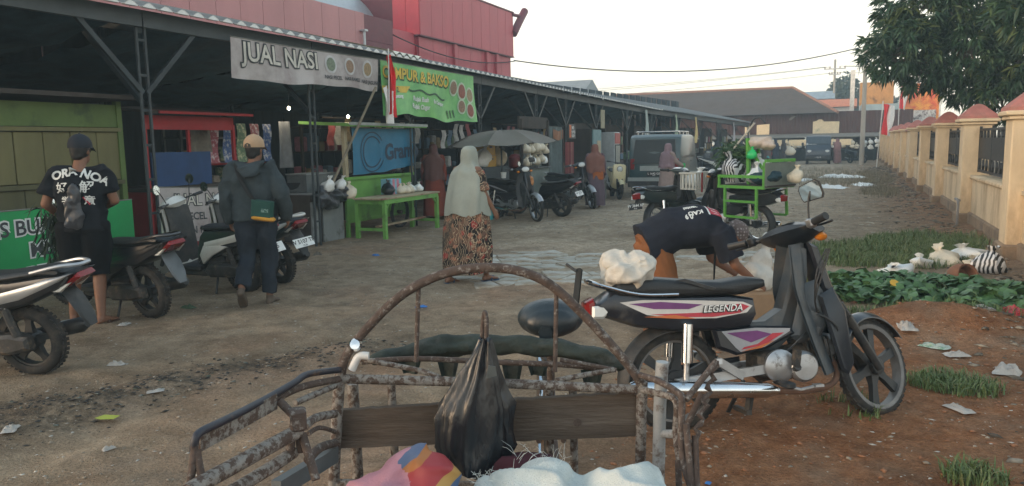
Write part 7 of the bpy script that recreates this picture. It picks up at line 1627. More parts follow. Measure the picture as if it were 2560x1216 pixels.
def gramo_cart():
    K = thing('green_food_cart', 'light green food cart with spoked wheel and blue tarpaulin front', 'cart', (-8.05, 11.05, 0))
    g = M('light_green_paint', srgb(104,156,72), .7, var=.15, scale=3, col2=srgb(86,120,62), mscale=2.5, mth=.6); cr = M('cream_post', srgb(168,156,128), .8, var=.15)
    boxp('front_panel', g, K, (-.02, 1.12, .66), (.04, 2.25, .72)); boxp('rail', g, K, (.01, 1.12, 1.04), (.06, 2.3, .05)); boxp('lower_rail', g, K, (.0, 1.12, .28), (.05, 2.24, .05))
    boxp('carcass', DARKW, K, (-.45, 1.12, .68), (.8, 2.2, .74)); boxp('canopy', g, K, (-.3, 1.15, 2.0), (1.1, 2.6, .05), (0, .06, 0)); boxp('canopy_edge', M('pale_edge', (.3,.32,.3), .7), K, (.25, 1.15, 1.99), (.03, 2.62, .05))
    for y in (.02, 2.22): boxp('post', cr, K, (-.01, y, 1.5), (.06, .09 if y < 1 else .05, .98)); boxp('leg', g, K, (-.01, y, .12), (.06, .06, .30))
    for s in (1.62,):
        for yy in (s,): wheel_parts(K, 'wheel', (0, 0, 0), .31, .02, Matrix.Translation((.06, yy, .315)) @ Matrix.Rotation(math.pi/2, 4, 'Z'), 'spoke', .035, ENG, ENG); a = MB(); pts = arc((.06, yy, .315), .36, R(10), R(170), 14, (0,1,0), (0,0,1)); a.tube(pts, .02, 6); a.build('wheel_guard', g, K)
    tb = M('blue_tarpaulin', srgb(30,104,136), .55, var=.12, scale=2.5, bump=.12, bscale=14)
    B, f, W_, H = banner('blue_tarpaulin', 'blue tarpaulin with dark lettering stretched over the light green cart', -7.96, 11.15, 13.28, 1.93, 1.93, 1.08, 1.20, tb, .012, seed=7, hemw=.025, cat='tarpaulin')
    nav = M('ink_navy', (.012,.03,.06), .6); lettering('Gramo', f(.008), nav, B, .42, 1.02, -.58, bold=.014)
    fn = f(.008)
    for r0, r1 in ((.26, .285), (.34, .36)):
        a = MB(); n = 30; P_ = [(R(35)+R(300)*i/n) for i in range(n+1)]; a.grid(lambda u, v: fn(.62+(r0+(r1-r0)*v)*1.1*math.cos(P_[int(u*n+.5)]), -.42+(r0+(r1-r0)*v)*math.sin(P_[int(u*n+.5)])), n, 1); a.build('ring_print', nav, B, smooth=0)
    # slatted table in front
    T = thing('green_table', 'long green legged table with worn plank top in front of the light green cart', 'table', (-7.5, 11.87, 0)); wt = M('worn_table_plank', srgb(158,146,118), .85, var=.2, scale=5, stretch=(3,.5,1), col2=srgb(122,84,66), mscale=2, mth=.56)
    for i in range(3): boxp('plank', wt, T, (-.20+i*.205, 0, .70), (.198, 1.98, .03), bev=.004)
    boxp('apron', g, T, (.29, 0, .645), (.03, 1.86, .07)); boxp('apron', g, T, (-.29, 0, .645), (.03, 1.86, .07)); boxp('end_apron', g, T, (0, -.92, .645), (.55, .03, .07)); boxp('end_apron', g, T, (0, .92, .645), (.55, .03, .07))
    for x in (-.28, .28):
        for y in (-.9, .9):
            boxp('leg', g, T, (x, y, .30), (.065, .065, .66)); a = MB(); a.bar((x, y-.02*math.copysign(1, y), .50), (x, y-.14*math.copysign(1, y), .62), .03, .03); a.build('brace', g, T, smooth=0)
    for y in (-.9, .9): boxp('stretcher', g, T, (0, y, .17), (.5, .04, .05))
    boxp('long_stretcher', wt, T, (.02, .05, .215), (.09, 1.75, .03), .06)
    rnd = random.Random(12)
    for i in range(6):
        q = link('snack_bag', BAGM[1 if i < 4 else 0], None, (-7.55+rnd.uniform(-.1, .1), 12.05+i*.13, .716), (0, 0, i)); q.scale = (.62, .62, .5); tag(q, ['first', 'second', 'third', 'fourth', 'fifth', 'rightmost'][i]+' puffy snack bag from the left on the green table', 'snack bag', 'snack bags on the green table')
    C = thing('snack_box', 'pale blue and pink striped box on the green table', 'box', (-7.72, 11.98, .716)); boxp('carton', M('sky_blue_card', (.2,.4,.5), .7, var=.1), C, (0, 0, .14), (.22, .36, .28), bev=.006)
    for y in (-.09, .05): boxp('pink_stripe', M('pink_card', (.55,.2,.25), .7), C, (.112, y, .14), (.004, .07, .276))
    q = link('plastic_bag', bag_mesh('dark_bag', PB, .12, .26, 8), None, (-7.62, 11.72, .716)); tag(q, 'small dark bag at the left end of the striped box on the green table', 'plastic bag')
gramo_cart()

def umbrella_stall():
    U = thing('parasol', 'broad grey parasol tilted over the drinks stall', 'umbrella', (-7.05, 15.45, 0)); cl = M('grey_parasol_cloth', srgb(112,107,99), .85, var=.08, scale=3)
    tip = Vector((0, 0, 1.90)); n = 8; rim = [Vector((1.25*math.cos(2*math.pi*i/n+.2), 1.25*math.sin(2*math.pi*i/n+.2), 1.60+.05*math.sin(2*math.pi*i/n+1.2))) for i in range(n)]
    for i in range(n):
        p, q = rim[i], rim[(i+1) % n]; a = MB()
        def f(u, v): 
            e = p.lerp(q, u); c = tip.lerp(e, v); c.z += .10*math.sin(math.pi*v)*(1-.4*(4*u*(1-u)))-.04*v*(4*u*(1-u)); r = (e-Vector((0, 0, e.z))); c -= r*.05*v*4*u*(1-u)*.6; return c
        a.grid(f, 6, 8); a.build('canopy_panel', cl, U, smooth=60)
    for p in rim: a = MB(); a.tube([Vector((0, 0, 1.87)), (tip+p)/2+Vector((0, 0, .07)), p], .007, 5); a.build('rib', M('dark_steel'), U)
    a = MB(); a.tube([(0,0,-.02), (0,0,1.88)], .02, 8); a.build('pole', M('dark_steel'), U); a = MB(); a.lathe([(.001, 1.95), (.02, 1.93), (.03, 1.89)], 8); a.build('finial', M('dark_steel'), U)
    S = thing('drinks_stall', 'dark drinks counter under the grey parasol', 'stall', (-7.5, 15.6, 0)); dk = M('blue_grey_board', (.06,.08,.095), .7, var=.15)
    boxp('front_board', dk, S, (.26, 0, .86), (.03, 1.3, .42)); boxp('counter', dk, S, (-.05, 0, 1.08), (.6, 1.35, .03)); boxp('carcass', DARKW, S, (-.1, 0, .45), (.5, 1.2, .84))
    for y in (-.62, .62): boxp('leg', DARKW, S, (.2, y, .5), (.05, .05, 1.1))
    def crate(label, p, m, s=(.34, .46, .26)):
        C = thing('crate', label, 'crate', p); x, y, z = s
        for sx in (-1, 1): boxp('side', m, C, (sx*(x/2-.01), 0, z/2), (.02, y, z))
        for sy in (-1, 1): boxp('end', m, C, (0, sy*(y/2-.01), z/2), (x-.042, .02, z))
        boxp('base', m, C, (0, 0, .012), (x-.042, y-.042, .02)); boxp('hand_slot', PB, C, (x/2+.001, 0, z*.72), (.004, y*.3, z*.14))
    crate('upper yellow crate of the pair under the grey parasol', (-7.5, 15.5, 1.345), PY); crate('lower yellow crate of the pair under the grey parasol', (-7.48, 15.5, 1.096), PY, (.34, .46, .24))
    J = [(-7.40, 15.15, 1.096), (-7.35, 15.95, 1.096)]
    for i, p in enumerate(J): o = link('plastic_bag', BAGM[2-i], None, p); o.scale = (1.2, 1.2, 1.35); tag(o, ['left', 'right'][i]+' tall white bag standing beside the yellow crates', 'plastic bag')
    a = MB(); a.lathe([(.10, 0), (.13, .22), (.14, .22), (.13, .24), (.12, .23), (.09, .02)], 16); tag(a.build('bucket', PT, None, (-7.0, 14.6, .0)), 'teal bucket on the ground left of the silver motorcycle', 'bucket')
    a = MB(); a.lathe([(.20, 0), (.25, .36), (.27, .36), (.25, .38), (.23, .36), (.18, .03)], 18); tag(a.build('bucket', M('deep_teal_plastic', (.02,.18,.19), .5), None, (-7.35, 14.55, .0)), 'large deep teal tub below the parasol edge', 'bucket')
    a = MB(); a.lathe([(.05, 0), (.065, .13), (.07, .13)], 14); tag(a.build('cup', WH, None, (-6.85, 15.1, .86)), 'white plastic cup on the seat of the silver motorcycle', 'cup')
    a = MB(); a.ell((0,0,0), (.10, .09, .16), 12, 9); tag(put(remesh(a, .014, 2, folds(.015, 12, 12, 3)), 'plastic_bag', PO, None, (-6.25, 15.1, .78)), 'orange plastic bag hanging from the silver motorcycle handlebar', 'plastic bag')
    # sweets and snacks stall next to it
    S = thing('snack_stall', 'grey snack counter hung with packets right of the parasol', 'stall', (-7.6, 18.2, 0)); gy = M('grey_green_board', (.16,.19,.17), .7, var=.15)
    boxp('counter_front', gy, S, (.3, 0, .5), (.03, 1.6, .9)); boxp('counter_top', M('tin_shelf'), S, (.05, 0, .98), (.62, 1.7, .03)); boxp('carcass', DARKW, S, (-.05, 0, .5), (.5, 1.55, .94)); boxp('header', DARKW, S, (.2, 0, 2.12), (.06, 1.9, .3))
    for y in (-.9, .9): boxp('post', DARKW, S, (.25, y, 1.1), (.06, .06, 2.2))
    boxp('hanging_rail', DARKW, S, (.28, 0, 1.76), (.03, 1.8, .03))
    rnd = random.Random(21)
    for i in range(16):
        o = link('snack_bag', BAGM[rnd.choice((1, 1, 0))], None, (-7.28+rnd.uniform(-.06, .06), 17.5+(i % 8)*.17, 1.36-.3*(i // 8)+rnd.uniform(-.05, .05)), (0, 0, rnd.uniform(0, 6))); o.scale = [rnd.uniform(.55, .8)]*3; tag(o, 'pale snack bag hanging at the snack counter right of the parasol', 'snack bag', 'snack bags hung at the snack counter')
    for i, (y, m) in enumerate(((17.75, PW), (18.15, PC), (18.6, PW))): a = MB(); a.lathe([(.12, 0), (.14, .04), (.14, .18), (.10, .22), (.11, .26), (.001, .3)], 14); tag(a.build('jar', M('pale_glass'), None, (-7.5, y, .996)), ['left', 'middle', 'right'][i]+' pale jar on the grey snack counter', 'jar')
    a = MB(); a.lathe([(.12, 0), (.17, .05), (.17, .26), (.10, .34), (.001, .36)], 14); tag(a.build('pot', M('maroon_enamel', (.16,.02,.02), .35), None, (-7.55, 17.35, .996)), 'maroon pot at the left end of the snack counter', 'pot')
    # dark menu board, red garments, curtain
    Mn = thing('menu_board', 'black menu board with orange strip above the red garments', 'sign', (-7.45, 21.3, 0)); boxp('board', PLB, Mn, (0, 0, 1.93), (.04, .62, .42)); boxp('orange_strip', M('orange_print', (.55,.13,.03), .6), Mn, (.024, -.18, 1.93), (.006, .15, .36)); fn = lambda u, v: Vector((.026, u, 1.93+v)); lettering('MIE', fn, INKW, Mn, .13, -.05, .06, bold=.003); lettering('SOTO', fn, INKW, Mn, .11, -.07, -.06, bold=.003); lettering('KOPI', fn, INKW, Mn, .11, -.06, -.17, bold=.003)
    for i in range(5):
        a = MB(); c = [(.22,.05,.05), (.26,.09,.07), (.20,.04,.05), (.3,.14,.12), (.22,.06,.06)][i]; a.grid(lambda u, v: Vector((.03*math.sin(u*8+i), (u-.5)*.16, 1.62-.92*v)), 6, 8); tag(a.build('garment', M('garment_%d' % i, c, .9, var=.2), None, (-7.5, 20.95+i*.15, 0)), ['first', 'second', 'third', 'fourth', 'fifth'][i]+' reddish garment from the left below the menu board', 'garment', 'red garments below the menu board')
    a = MB(); a.grid(lambda u, v: Vector((.05*math.sin(u*16), (u-.5)*1.05, 2.05-1.55*v)), 22, 6); tag(a.build('curtain', M('grey_green_curtain', (.11,.14,.14), .9, var=.25, scale=5), None, (-7.55, 20.2, 0)), 'grey green plastic curtain left of the red garments', 'curtain')
    a = MB(); a.grid(lambda u, v: Vector((.04*math.sin(u*6), (u-.5)*.8, 1.98-.26*v-.06*math.sin(u*3.1))), 10, 4); tag(a.build('valance', M('orange_brown_cloth', (.26,.12,.06), .9, var=.2), None, (-7.48, 20.25, 0)), 'orange brown valance over the grey green curtain', 'cloth')
    # pale doors, red drinks fridge
    D = thing('kiosk', 'pale teal kiosk door with beige notice left of the red fridge', 'kiosk', (-7.5, 23.9, 0)); boxp('door', M('pale_teal_door', (.16,.26,.27), .7, var=.15), D, (0, 0, 1.0), (.05, .85, 2.0)); boxp('notice', M('beige_notice', (.42,.34,.22), .8, var=.15), D, (.03, .15, 1.35), (.01, .38, .6)); boxp('carcass', DARKW, D, (-.5, 0, 1.0), (.9, 1.0, 2.05)); boxp('header_sheet', M('khaki_sheet', (.30,.27,.18), .8, var=.2), D, (.05, .5, 2.35), (.02, .42, .6))
    Fz = thing('drinks_fridge', 'tall drinks fridge with red header behind the cream scooter', 'fridge', (-7.3, 25.6, 0)); boxp('cabinet', M('fridge_white', (.4,.42,.42), .4), Fz, (-.3, 0, .98), (.6, .66, 1.9), bev=.02); boxp('header', M('fridge_red', (.34,.06,.05), .5), Fz, (.015, 0, 1.72), (.02, .62, .36)); boxp('glass_door', M('fridge_glass', (.10,.12,.12), .15, var=.3), Fz, (.012, 0, 1.10), (.02, .58, .82)); boxp('lower_panel', M('fridge_white'), Fz, (.014, 0, .44), (.02, .6, .42))
    for i in range(4): boxp('bottle_row', M('pale_row', (.45,.44,.38), .5, var=.3, scale=30), Fz, (.026, -.2+i*.13, 1.1), (.006, .06, .74))
    # bench with striped bundle
    Bn = thing('bench', 'low pale bench beside the terracotta hijab woman', 'bench', (-6.5, 20.6, 0)); bw = M('bench_wood', (.22,.22,.2), .8, var=.2); boxp('seat_board', bw, Bn, (0, 0, .50), (.36, 1.1, .04))
    for x in (-.14, .14):
        for y in (-.48, .48): boxp('leg', bw, Bn, (x, y, .23), (.05, .05, .5))
    boxp('rail', bw, Bn, (0, 0, .22), (.04, .94, .05))
    sm = bpy.data.materials.new('striped_blanket'); sm.use_nodes = True; n_ = sm.node_tree.nodes; wv = n_.new('ShaderNodeTexWave'); wv.bands_direction = 'Z'; wv.inputs['Scale'].default_value = 3.5; wv.inputs['Distortion'].default_value = 2; tc = n_.new('ShaderNodeTexCoord'); cr = n_.new('ShaderNodeValToRGB'); cr.color_ramp.interpolation = 'CONSTANT'; cr.color_ramp.elements[0].color = (.05,.09,.3,1); cr.color_ramp.elements[1].color = (.55,.55,.55,1); cr.color_ramp.elements[1].position = .35; e = cr.color_ramp.elements.new(.68); e.color = (.38,.06,.05,1); sm.node_tree.links.new(tc.outputs['Object'], wv.inputs[0]); sm.node_tree.links.new(wv.outputs['Fac'], cr.inputs[0]); sm.node_tree.links.new(cr.outputs[0], n_['Principled BSDF'].inputs[0])
    a = MB(); a.ell((0,0,.22), (.17, .3, .22), 14, 10); a.ell((0,-.08,.42), (.12, .18, .14), 12, 8); tag(put(remesh(a, .02, 2, folds(.02, 8, 8, 4)), 'striped_bundle', sm, None, (-6.5, 20.6, .51)), 'red, white and blue striped bundle sitting on the pale bench', 'bundle')
    # streamers hung from the far eave
    for y, w_, z0, c, lab in ((31.4, .55, 1.62, (.30,.36,.34), 'pale grey plastic streamer hanging from the far eave'), (36.2, .5, 1.75, (.30,.38,.26), 'pale green streamer hanging from the far eave'), (39.6, .62, 1.45, (.50,.38,.14), 'yellow pennant banner hanging from the far eave'), (48.0, .75, 1.3, (.36,.34,.36), 'grey printed streamer at the last post of the shed')):
        zt = EZ(y)-.1; a = MB(); a.grid(lambda u, v: Vector((.04*math.sin(u*5+v*4), (u-.5)*w_, zt+(z0-zt)*v*(1 if not 39 < y < 40 else 1-.12*abs(u-.5)*2))), 6, 10); tag(a.build('streamer', M('streamer_%d' % int(y), c, .7, var=.2, scale=4), None, (EX(y)+.02, y, 0)), lab, 'banner')
    # dark goods stalls filling the remaining bays
    rnd = random.Random(33)
    for i, y in enumerate((27.2, 31, 35, 39, 43, 47, 51)):
        S = thing('market_stall', ['first', 'second', 'third', 'fourth', 'fifth', 'sixth', 'last'][i]+' dim goods stall beyond the red fridge along the shed', 'stall', (EX(y)-.6, y, 0)); 
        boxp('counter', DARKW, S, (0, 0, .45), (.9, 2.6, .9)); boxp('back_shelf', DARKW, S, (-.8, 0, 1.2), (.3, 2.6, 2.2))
        for j in range(9): a = MB(); c = rnd.choice(pkc); a.box((rnd.uniform(-.3, .35), -1.15+j*.28, .9+.14), (.25, .22, rnd.uniform(.16, .42)), rnd.uniform(-.3, .3), bev=.03); a.build('goods', c, S)
        for j in range(6): a = MB(); a.box((-.62, -1.1+j*.42, 1.25+.4*(j % 2)), (.05, .3, .34), bev=.01); a.build('goods', rnd.choice(pkc), S)
def deep_stalls():
    rnd = random.Random(44)
    for y, lab in ((13.2, 'behind the blue tarpaulin'), (14.9, 'behind the brown hijab woman'), (17.9, 'behind the grey parasol'), (20.9, 'behind the red garments'), (24.2, 'behind the pale teal kiosk')):
        S = thing('goods_shelf', 'dim shelf of mixed goods deep in the shed '+lab, 'shelf', (-10.1, y, 0))
        for z in (.5, 1.0, 1.5, 2.0): boxp('shelf_board', DARKW, S, (0, 0, z), (.45, 2.0, .03))
        for s in (-1, 1): boxp('upright', DARKW, S, (.2, s*1.0, 1.05), (.05, .05, 2.1))
        for z in (.515, 1.015, 1.515):
            for j in range(9): hh = rnd.uniform(.12, .38); boxp('goods', rnd.choice(pkc), S, (rnd.uniform(-.05, .1), -.88+j*.22, z+hh/2), (.2, rnd.uniform(.12, .2), hh), rnd.uniform(-.3, .3), .02)
        for j in range(6): a = MB(); a.grid(lambda u, v: Vector((.03*math.sin(v*6+j), (u-.5)*.22, -.45*v)), 4, 6); a.build('hanging_packet', rnd.choice(pkc), S, (.75, -.85+j*.34+rnd.uniform(-.08, .08), 2.15-rnd.uniform(0, .2)))
        boxp('hanging_rail', DARKW, S, (.75, 0, 2.17), (.03, 2.1, .03))
pkc = [M('stall_goods_%d' % i, c, .6, var=.3, scale=9) for i, c in enumerate([(.4,.4,.38), (.25,.05,.05), (.08,.14,.2), (.3,.22,.1), (.12,.2,.12), (.5,.5,.48), (.3,.12,.16)])]
umbrella_stall(); deep_stalls()

# ================================================================ VANS
def van(label, loc, rot, body, low, glass, rear=True, rack=False, txt=None, plate_t='L 1642 GB'):
    V_ = thing('van', label, 'van', (*loc, gz(*loc)-.01), rot); L, W_ = 3.3, .74        # local +x = nose
    prof = [(-1.62,.36), (-1.64,.80), (-1.58,1.30), (-1.45,1.72), (-1.30,1.80), (.55,1.80), (.90,1.74), (1.30,1.18), (1.58,.98), (1.66,.80), (1.66,.36)]
    a = MB(); a.pillow(prof, [(-W_, .07), (-W_+.03, .02), (-W_+.12, 0), (0, -.012), (W_-.12, 0), (W_-.03, .02), (W_, .07)]); a.build('body', body, V_)
    a = MB(); a.pillow([(-1.655,.34), (-1.66,.60), (1.675,.60), (1.675,.34)], [(-W_-.012, .0), (0, -.004), (W_+.012, .0)]); a.build('lower_band', low, V_)
    def pane(nm, pts, d): a = MB(); n = len(pts); a.loft([[Vector(p) for p in pts], [Vector(p)+Vector(d) for p in pts]]); return a.build(nm, glass, V_, smooth=0)
    pane('rear_window', [(-1.640,-.62,.98), (-1.640,.62,.98), (-1.50,.56,1.66), (-1.50,-.56,1.66)], (-.014, 0, .004)); pane('windscreen', [(1.26,-.60,1.26), (1.26,.60,1.26), (.965,.54,1.68), (.965,-.54,1.68)], (.02, 0, .016))
    for s in (-1, 1):
        for x0, x1 in ((-1.38, -.62), (-.56, .18), (.25, .86)):
            pane('side_window', [(x0, s*(W_-.004), 1.14), (x1+(.18 if x1 > .5 else 0), s*(W_-.004), 1.14), (x1-.02, s*(W_-.07), 1.62), (x0+.03, s*(W_-.07), 1.62)], (0, s*.012, 0))
        a = MB(); a.box((-1.62, s*.62, .98), (.05, .12, .30), bev=.015); a.build('tail_lamp', REDL, V_); a = MB(); a.ell((1.63, s*.52, .82), (.05, .14, .09), 14, 8); a.build('headlight', CLRL, V_)
        a = MB(); a.tube([(1.0, s*.74, 1.2), (1.05, s*.90, 1.25)], .012, 6); a.box((1.05, s*.93, 1.27), (.05, .13, .2), bev=.02); a.build('door_mirror', BLKP, V_)
        for x in (-1.05, 1.05):
            a = MB(); a.lathe([(.15, -.07), (.27, -.075), (.285, -.05), (.285, .05), (.27, .075), (.15, .07)], 24, (x, s*(W_-.09), .285), (math.pi/2, 0, 0)); w_ = a.build('wheel', TYRE, V_); a = MB(); a.lathe([(.001, -.05), (.15, -.06), (.16, -.04), (.16, .04), (.15, .06), (.001, .05)], 18, (x, s*(W_-.085), .285), (math.pi/2, 0, 0)); a.build('hub', ALLOY, w_)
        a = MB(); a.box((.2, s*(W_+.003), 1.03), (.11, .018, .03)); a.build('door_handle', BLKP, V_)
    for x, m in ((-1.70, BLKP), (1.71, BLKP)): a = MB(); a.box((x, 0, .42), (.12, 1.46, .16), bev=.03); a.build('bumper', m, V_)
    for x, s in ((-1.668, 1), (1.78, -1)): plate(V_, (x, 0, .70 if s > 0 else .44), (0, 0, 0 if s > 0 else math.pi), PLB, INKW, plate_t, '04.27', .40, .13)
    a = MB(); a.box((-1.66, 0, .86), (.012, .8, .14)); a.build('rear_garnish', low, V_)
    if txt:
        for s, z, y in txt: lettering(s, lambda u, v: Vector((1.30-(z+v-1.2)*.71+.02, u, z+v)), INKW, V_, .13, y, 0, bold=.003, shear=.3)
    if rack:
        for s in (-1, 1): r = MB(); r.tube([(-1.2, s*.6, 1.88), (.6, s*.6, 1.88)], .018, 6); o = r.build('roof_rail', CHROME, V_)
        for x in (-1.0, -.4, .2, .5): r = MB(); r.tube([(x, -.6, 1.89), (x, .6, 1.89)], .014, 6); r.tube([(x, -.6, 1.79), (x, -.6, 1.89)], .014, 6); r.tube([(x, .6, 1.79), (x, .6, 1.89)], .014, 6); r.build('rack_bar', CHROME, o)
GLS = M('dark_van_glass', (.008,.016,.020), .3, spec=.25, var=.2)
van('teal van with dark rear window and roof rails parked against the stalls', (-5.05, 22.9), R(92), M('teal_van_paint', (.018,.050,.058), .35, var=.1, coat=.4), M('pale_van_band', (.30,.33,.32), .5, var=.12), GLS, rack=True)
van('dark blue van facing the camera at the far end of the lane', (-1.8, 53.2), R(-88), M('dark_blue_van_paint', (.030,.042,.060), .4, var=.12, coat=.3), M('dark_blue_band', (.025,.034,.05), .5), M('blue_grey_glass', (.06,.075,.09), .15, var=.2), txt=(('JAYA', 1.52, -.25), ('BAROKAH', 1.24, -.72)))

# ================================================================ CARGO ON THE MID-LANE MOTORCYCLES
def cargo():
    fg = (-1.262,12.371); h = R(-30); o = Vector((fg[0]-.06, fg[1]+.04, 0)); Mx = Matrix.Translation(o) @ Matrix.Rotation(h, 4, 'Z')
    K = thing('cargo_rack', 'bright green welded cargo rack straddling the mid lane motorcycle', 'rack', o, h); g = M('rack_green_paint', srgb(92,158,62), .5, var=.15, scale=7, col2=srgb(70,100,50), mscale=7, mth=.63)
    def bar(nm, a_, b_, w_=.035): a = MB(); a.bar(a_, b_, w_, w_); a.build(nm, g, K, smooth=0)
    x0, x1, y0, y1, zt, zb = -.42, .44, -.36, .36, 1.04, .88
    for z in (zt, zb):
        bar('rail', (x0, y0, z), (x1, y0, z), .045); bar('rail', (x0, y1, z), (x1, y1, z), .045); bar('end_rail', (x0+.03, y0+.02, z), (x0+.03, y1-.02, z)); bar('end_rail', (x1-.03, y0+.02, z), (x1-.03, y1-.02, z))
    for x in (x0+.02, x1-.02):
        for y in (y0, y1): bar('corner_post', (x, y, zb), (x, y, zt+(.02 if x < 0 else .22)))
    bar('raised_end_rail', (x1, y0, 1.28), (x1, y1, 1.28), .045); boxp('end_board', M('rack_board', (.16,.18,.15), .8), K, (x1+.004, 0, 1.06), (.02, .74, .38)); boxp('tray_floor', DARKW, K, (.05, 0, zb+.02), (.86, .74, .02))
    for y in (y0-.01, y1+.01):
        for x in (-.28, .30): bar('side_leg', (x, y, zb), (x+.02, y*1.05, .42))
        for z in (.66, .42): bar('side_rung', (-.27, y*1.03, z), (.31, y*1.03, z))
    bar('mast', (-.02, -.12, zb), (-.06, -.12, 1.62), .05); bar('mast_brace', (-.04, -.12, 1.50), (.22, -.12, 1.15)); bar('mast', (-.02, .14, zb), (-.06, .14, 1.55), .04)
    def place(me, nm, m, p, lab, cat, sc=1): q = put(me, nm, m); q.location = Mx @ Vector(p); q.rotation_euler = (0, 0, h); q.scale = [sc]*3 if isinstance(sc, (int, float)) else sc; return tag(q, lab, cat)
    zm = bpy.data.materials.new('zebra_plastic'); zm.use_nodes = True; n = zm.node_tree.nodes; wv = n.new('ShaderNodeTexWave'); wv.bands_direction = 'X'; wv.inputs['Scale'].default_value = 7; wv.inputs['Distortion'].default_value = 3; tc = n.new('ShaderNodeTexCoord'); cr = n.new('ShaderNodeValToRGB'); cr.color_ramp.elements[0].position = .48; cr.color_ramp.elements[1].position = .52; cr.color_ramp.elements[0].color = (.015,.015,.015,1); cr.color_ramp.elements[1].color = (.6,.6,.6,1); zm.node_tree.links.new(tc.outputs['Object'], wv.inputs[0]); zm.node_tree.links.new(wv.outputs['Fac'], cr.inputs[0]); zm.node_tree.links.new(cr.outputs[0], n['Principled BSDF'].inputs[0]); n['Principled BSDF'].inputs['Roughness'].default_value = .4
    place(bag_mesh('striped_bag', zm, .20, .46, 4), 'striped_bag', zm, (-.24, -.2, .93), 'black and white striped bag at the left of the green cargo rack', 'plastic bag')
    place(bag_mesh('striped_bag', zm, .16, .30, 5), 'striped_bag', zm, (0, 0, 0), 'black and white striped bag dumped against the boundary wall foot', 'plastic bag', (1.1, .9, 1)).location = (1.52, 10.15, gz(1.52, 10.15))
    q = leaf_cloud('leafy_greens', [(-.30+.24*random.uniform(-1, 1), .12*random.uniform(-1, 1), 1.34+.10*random.uniform(-1, 1)) for _ in range(70)], [(-.7, -.3, .35)]*70, 10, .20, .026, leaf_mat('fresh_greens', (.03,.07,.03), (.06,.12,.05), (.12,.19,.08)), None, 8, .15); q.location = o; q.rotation_euler = (0, 0, h); tag(q, 'bundle of long leafy greens above the striped bag on the cargo rack', 'vegetables')
    for i, (p, s, m, lab) in enumerate((((.16, -.15, .93), .85, PW, 'large white bag in the middle of the green cargo rack'), ((.30, .1, .93), .8, PW, 'smaller white bag at the back of the green cargo rack'), ((.08, .1, 1.0), 1.0, PW, 'tall white bag leaning on the mast of the cargo rack'), ((.64, .12, .94), .7, PC, 'cream bag hanging outside the right end of the cargo rack'), ((.05, -.16, 1.30), .5, PG, 'small green bag tied to the mast of the cargo rack'))): place(bag_mesh('plastic_bag', m, .16, .36, 30+i), 'plastic_bag', m, p, lab, 'plastic bag', s)
    a = MB(); a.ell((0,0,0), (.24, .2, .09), 14, 9); a.ell((.1,.05,.04), (.16, .14, .08), 12, 8); place(remesh(a, .014, 3, folds(.02, 9, 9, 3)), 'cloth_bundle', M('dark_teal_cloth', (.012,.04,.055), .85, var=.2), (.30, -.18, 1.02), 'dark teal cloth bundle in the right of the cargo rack', 'cloth')
    a = MB(); a.ell((0,0,0), (.22, .15, .09), 16, 10); a.ell((.12,0,-.03), (.15, .12, .09), 14, 9); place(remesh(a, .016, 3, folds(.025, 9, 9, 6)), 'sack', M('cream_pink_sack', (.52,.42,.34), .8, var=.2, scale=5), (.10, .0, 1.56), 'plump cream sack balanced on top of the cargo rack mast', 'sack')
    a = MB(); a.tube([(-.34, -.1, 1.46), (.0, -.05, 1.85)], .016, 6); q = a.build('stick', M('pale_stick', (.5,.47,.4), .7), None, o, h); tag(q, 'pale stick poking up through the load on the cargo rack', 'stick')
    a = MB(); a.tube(smooth_path([(-.12, 0, 1.75), (-.06, 0, 1.90), (.06, 0, 1.93), (.16, 0, 1.84)], 4), .014, 6); a.build('hoop', M('dark_steel'), K)
    # white crate and helmet bags on the plated motorcycle
    rp = (-2.807,12.348); h2 = R(66); C = thing('basket', 'white plastic basket strapped on the motorcycle with the black plate', 'basket', Matrix.Translation((*rp, 0)) @ Matrix.Rotation(h2, 4, 'Z') @ Vector((.62, -.28, .80)), h2); wp = M('white_basket', (.52,.50,.44), .6, var=.12)
    for i in range(7):
        for y in (-.15, .15): boxp('slat', wp, C, (-.21+i*.07, y, .13), (.035, .012, .26))
    for i in range(4):
        for x in (-.235, .235): boxp('slat', wp, C, (x, -.1+i*.066, .13), (.012, .032, .26))
    for y in (-.155, .155): boxp('rim', wp, C, (0, y, .27), (.50, .03, .03))
    for x in (-.24, .24): boxp('rim', wp, C, (x, 0, .27), (.03, .28, .03))
    boxp('base', wp, C, (0, 0, .01), (.46, .3, .02)); boxp('red_strap', M('red_webbing', (.35,.03,.03), .8), C, (-.08, -.168, .12), (.045, .006, .32))
    o2 = link('plastic_bag', BAGM[0], None, C.location+Vector((0, 0, .05))); o2.scale = (1.1, .8, .8); tag(o2, 'white bag inside the strapped white basket', 'plastic bag')
cargo()

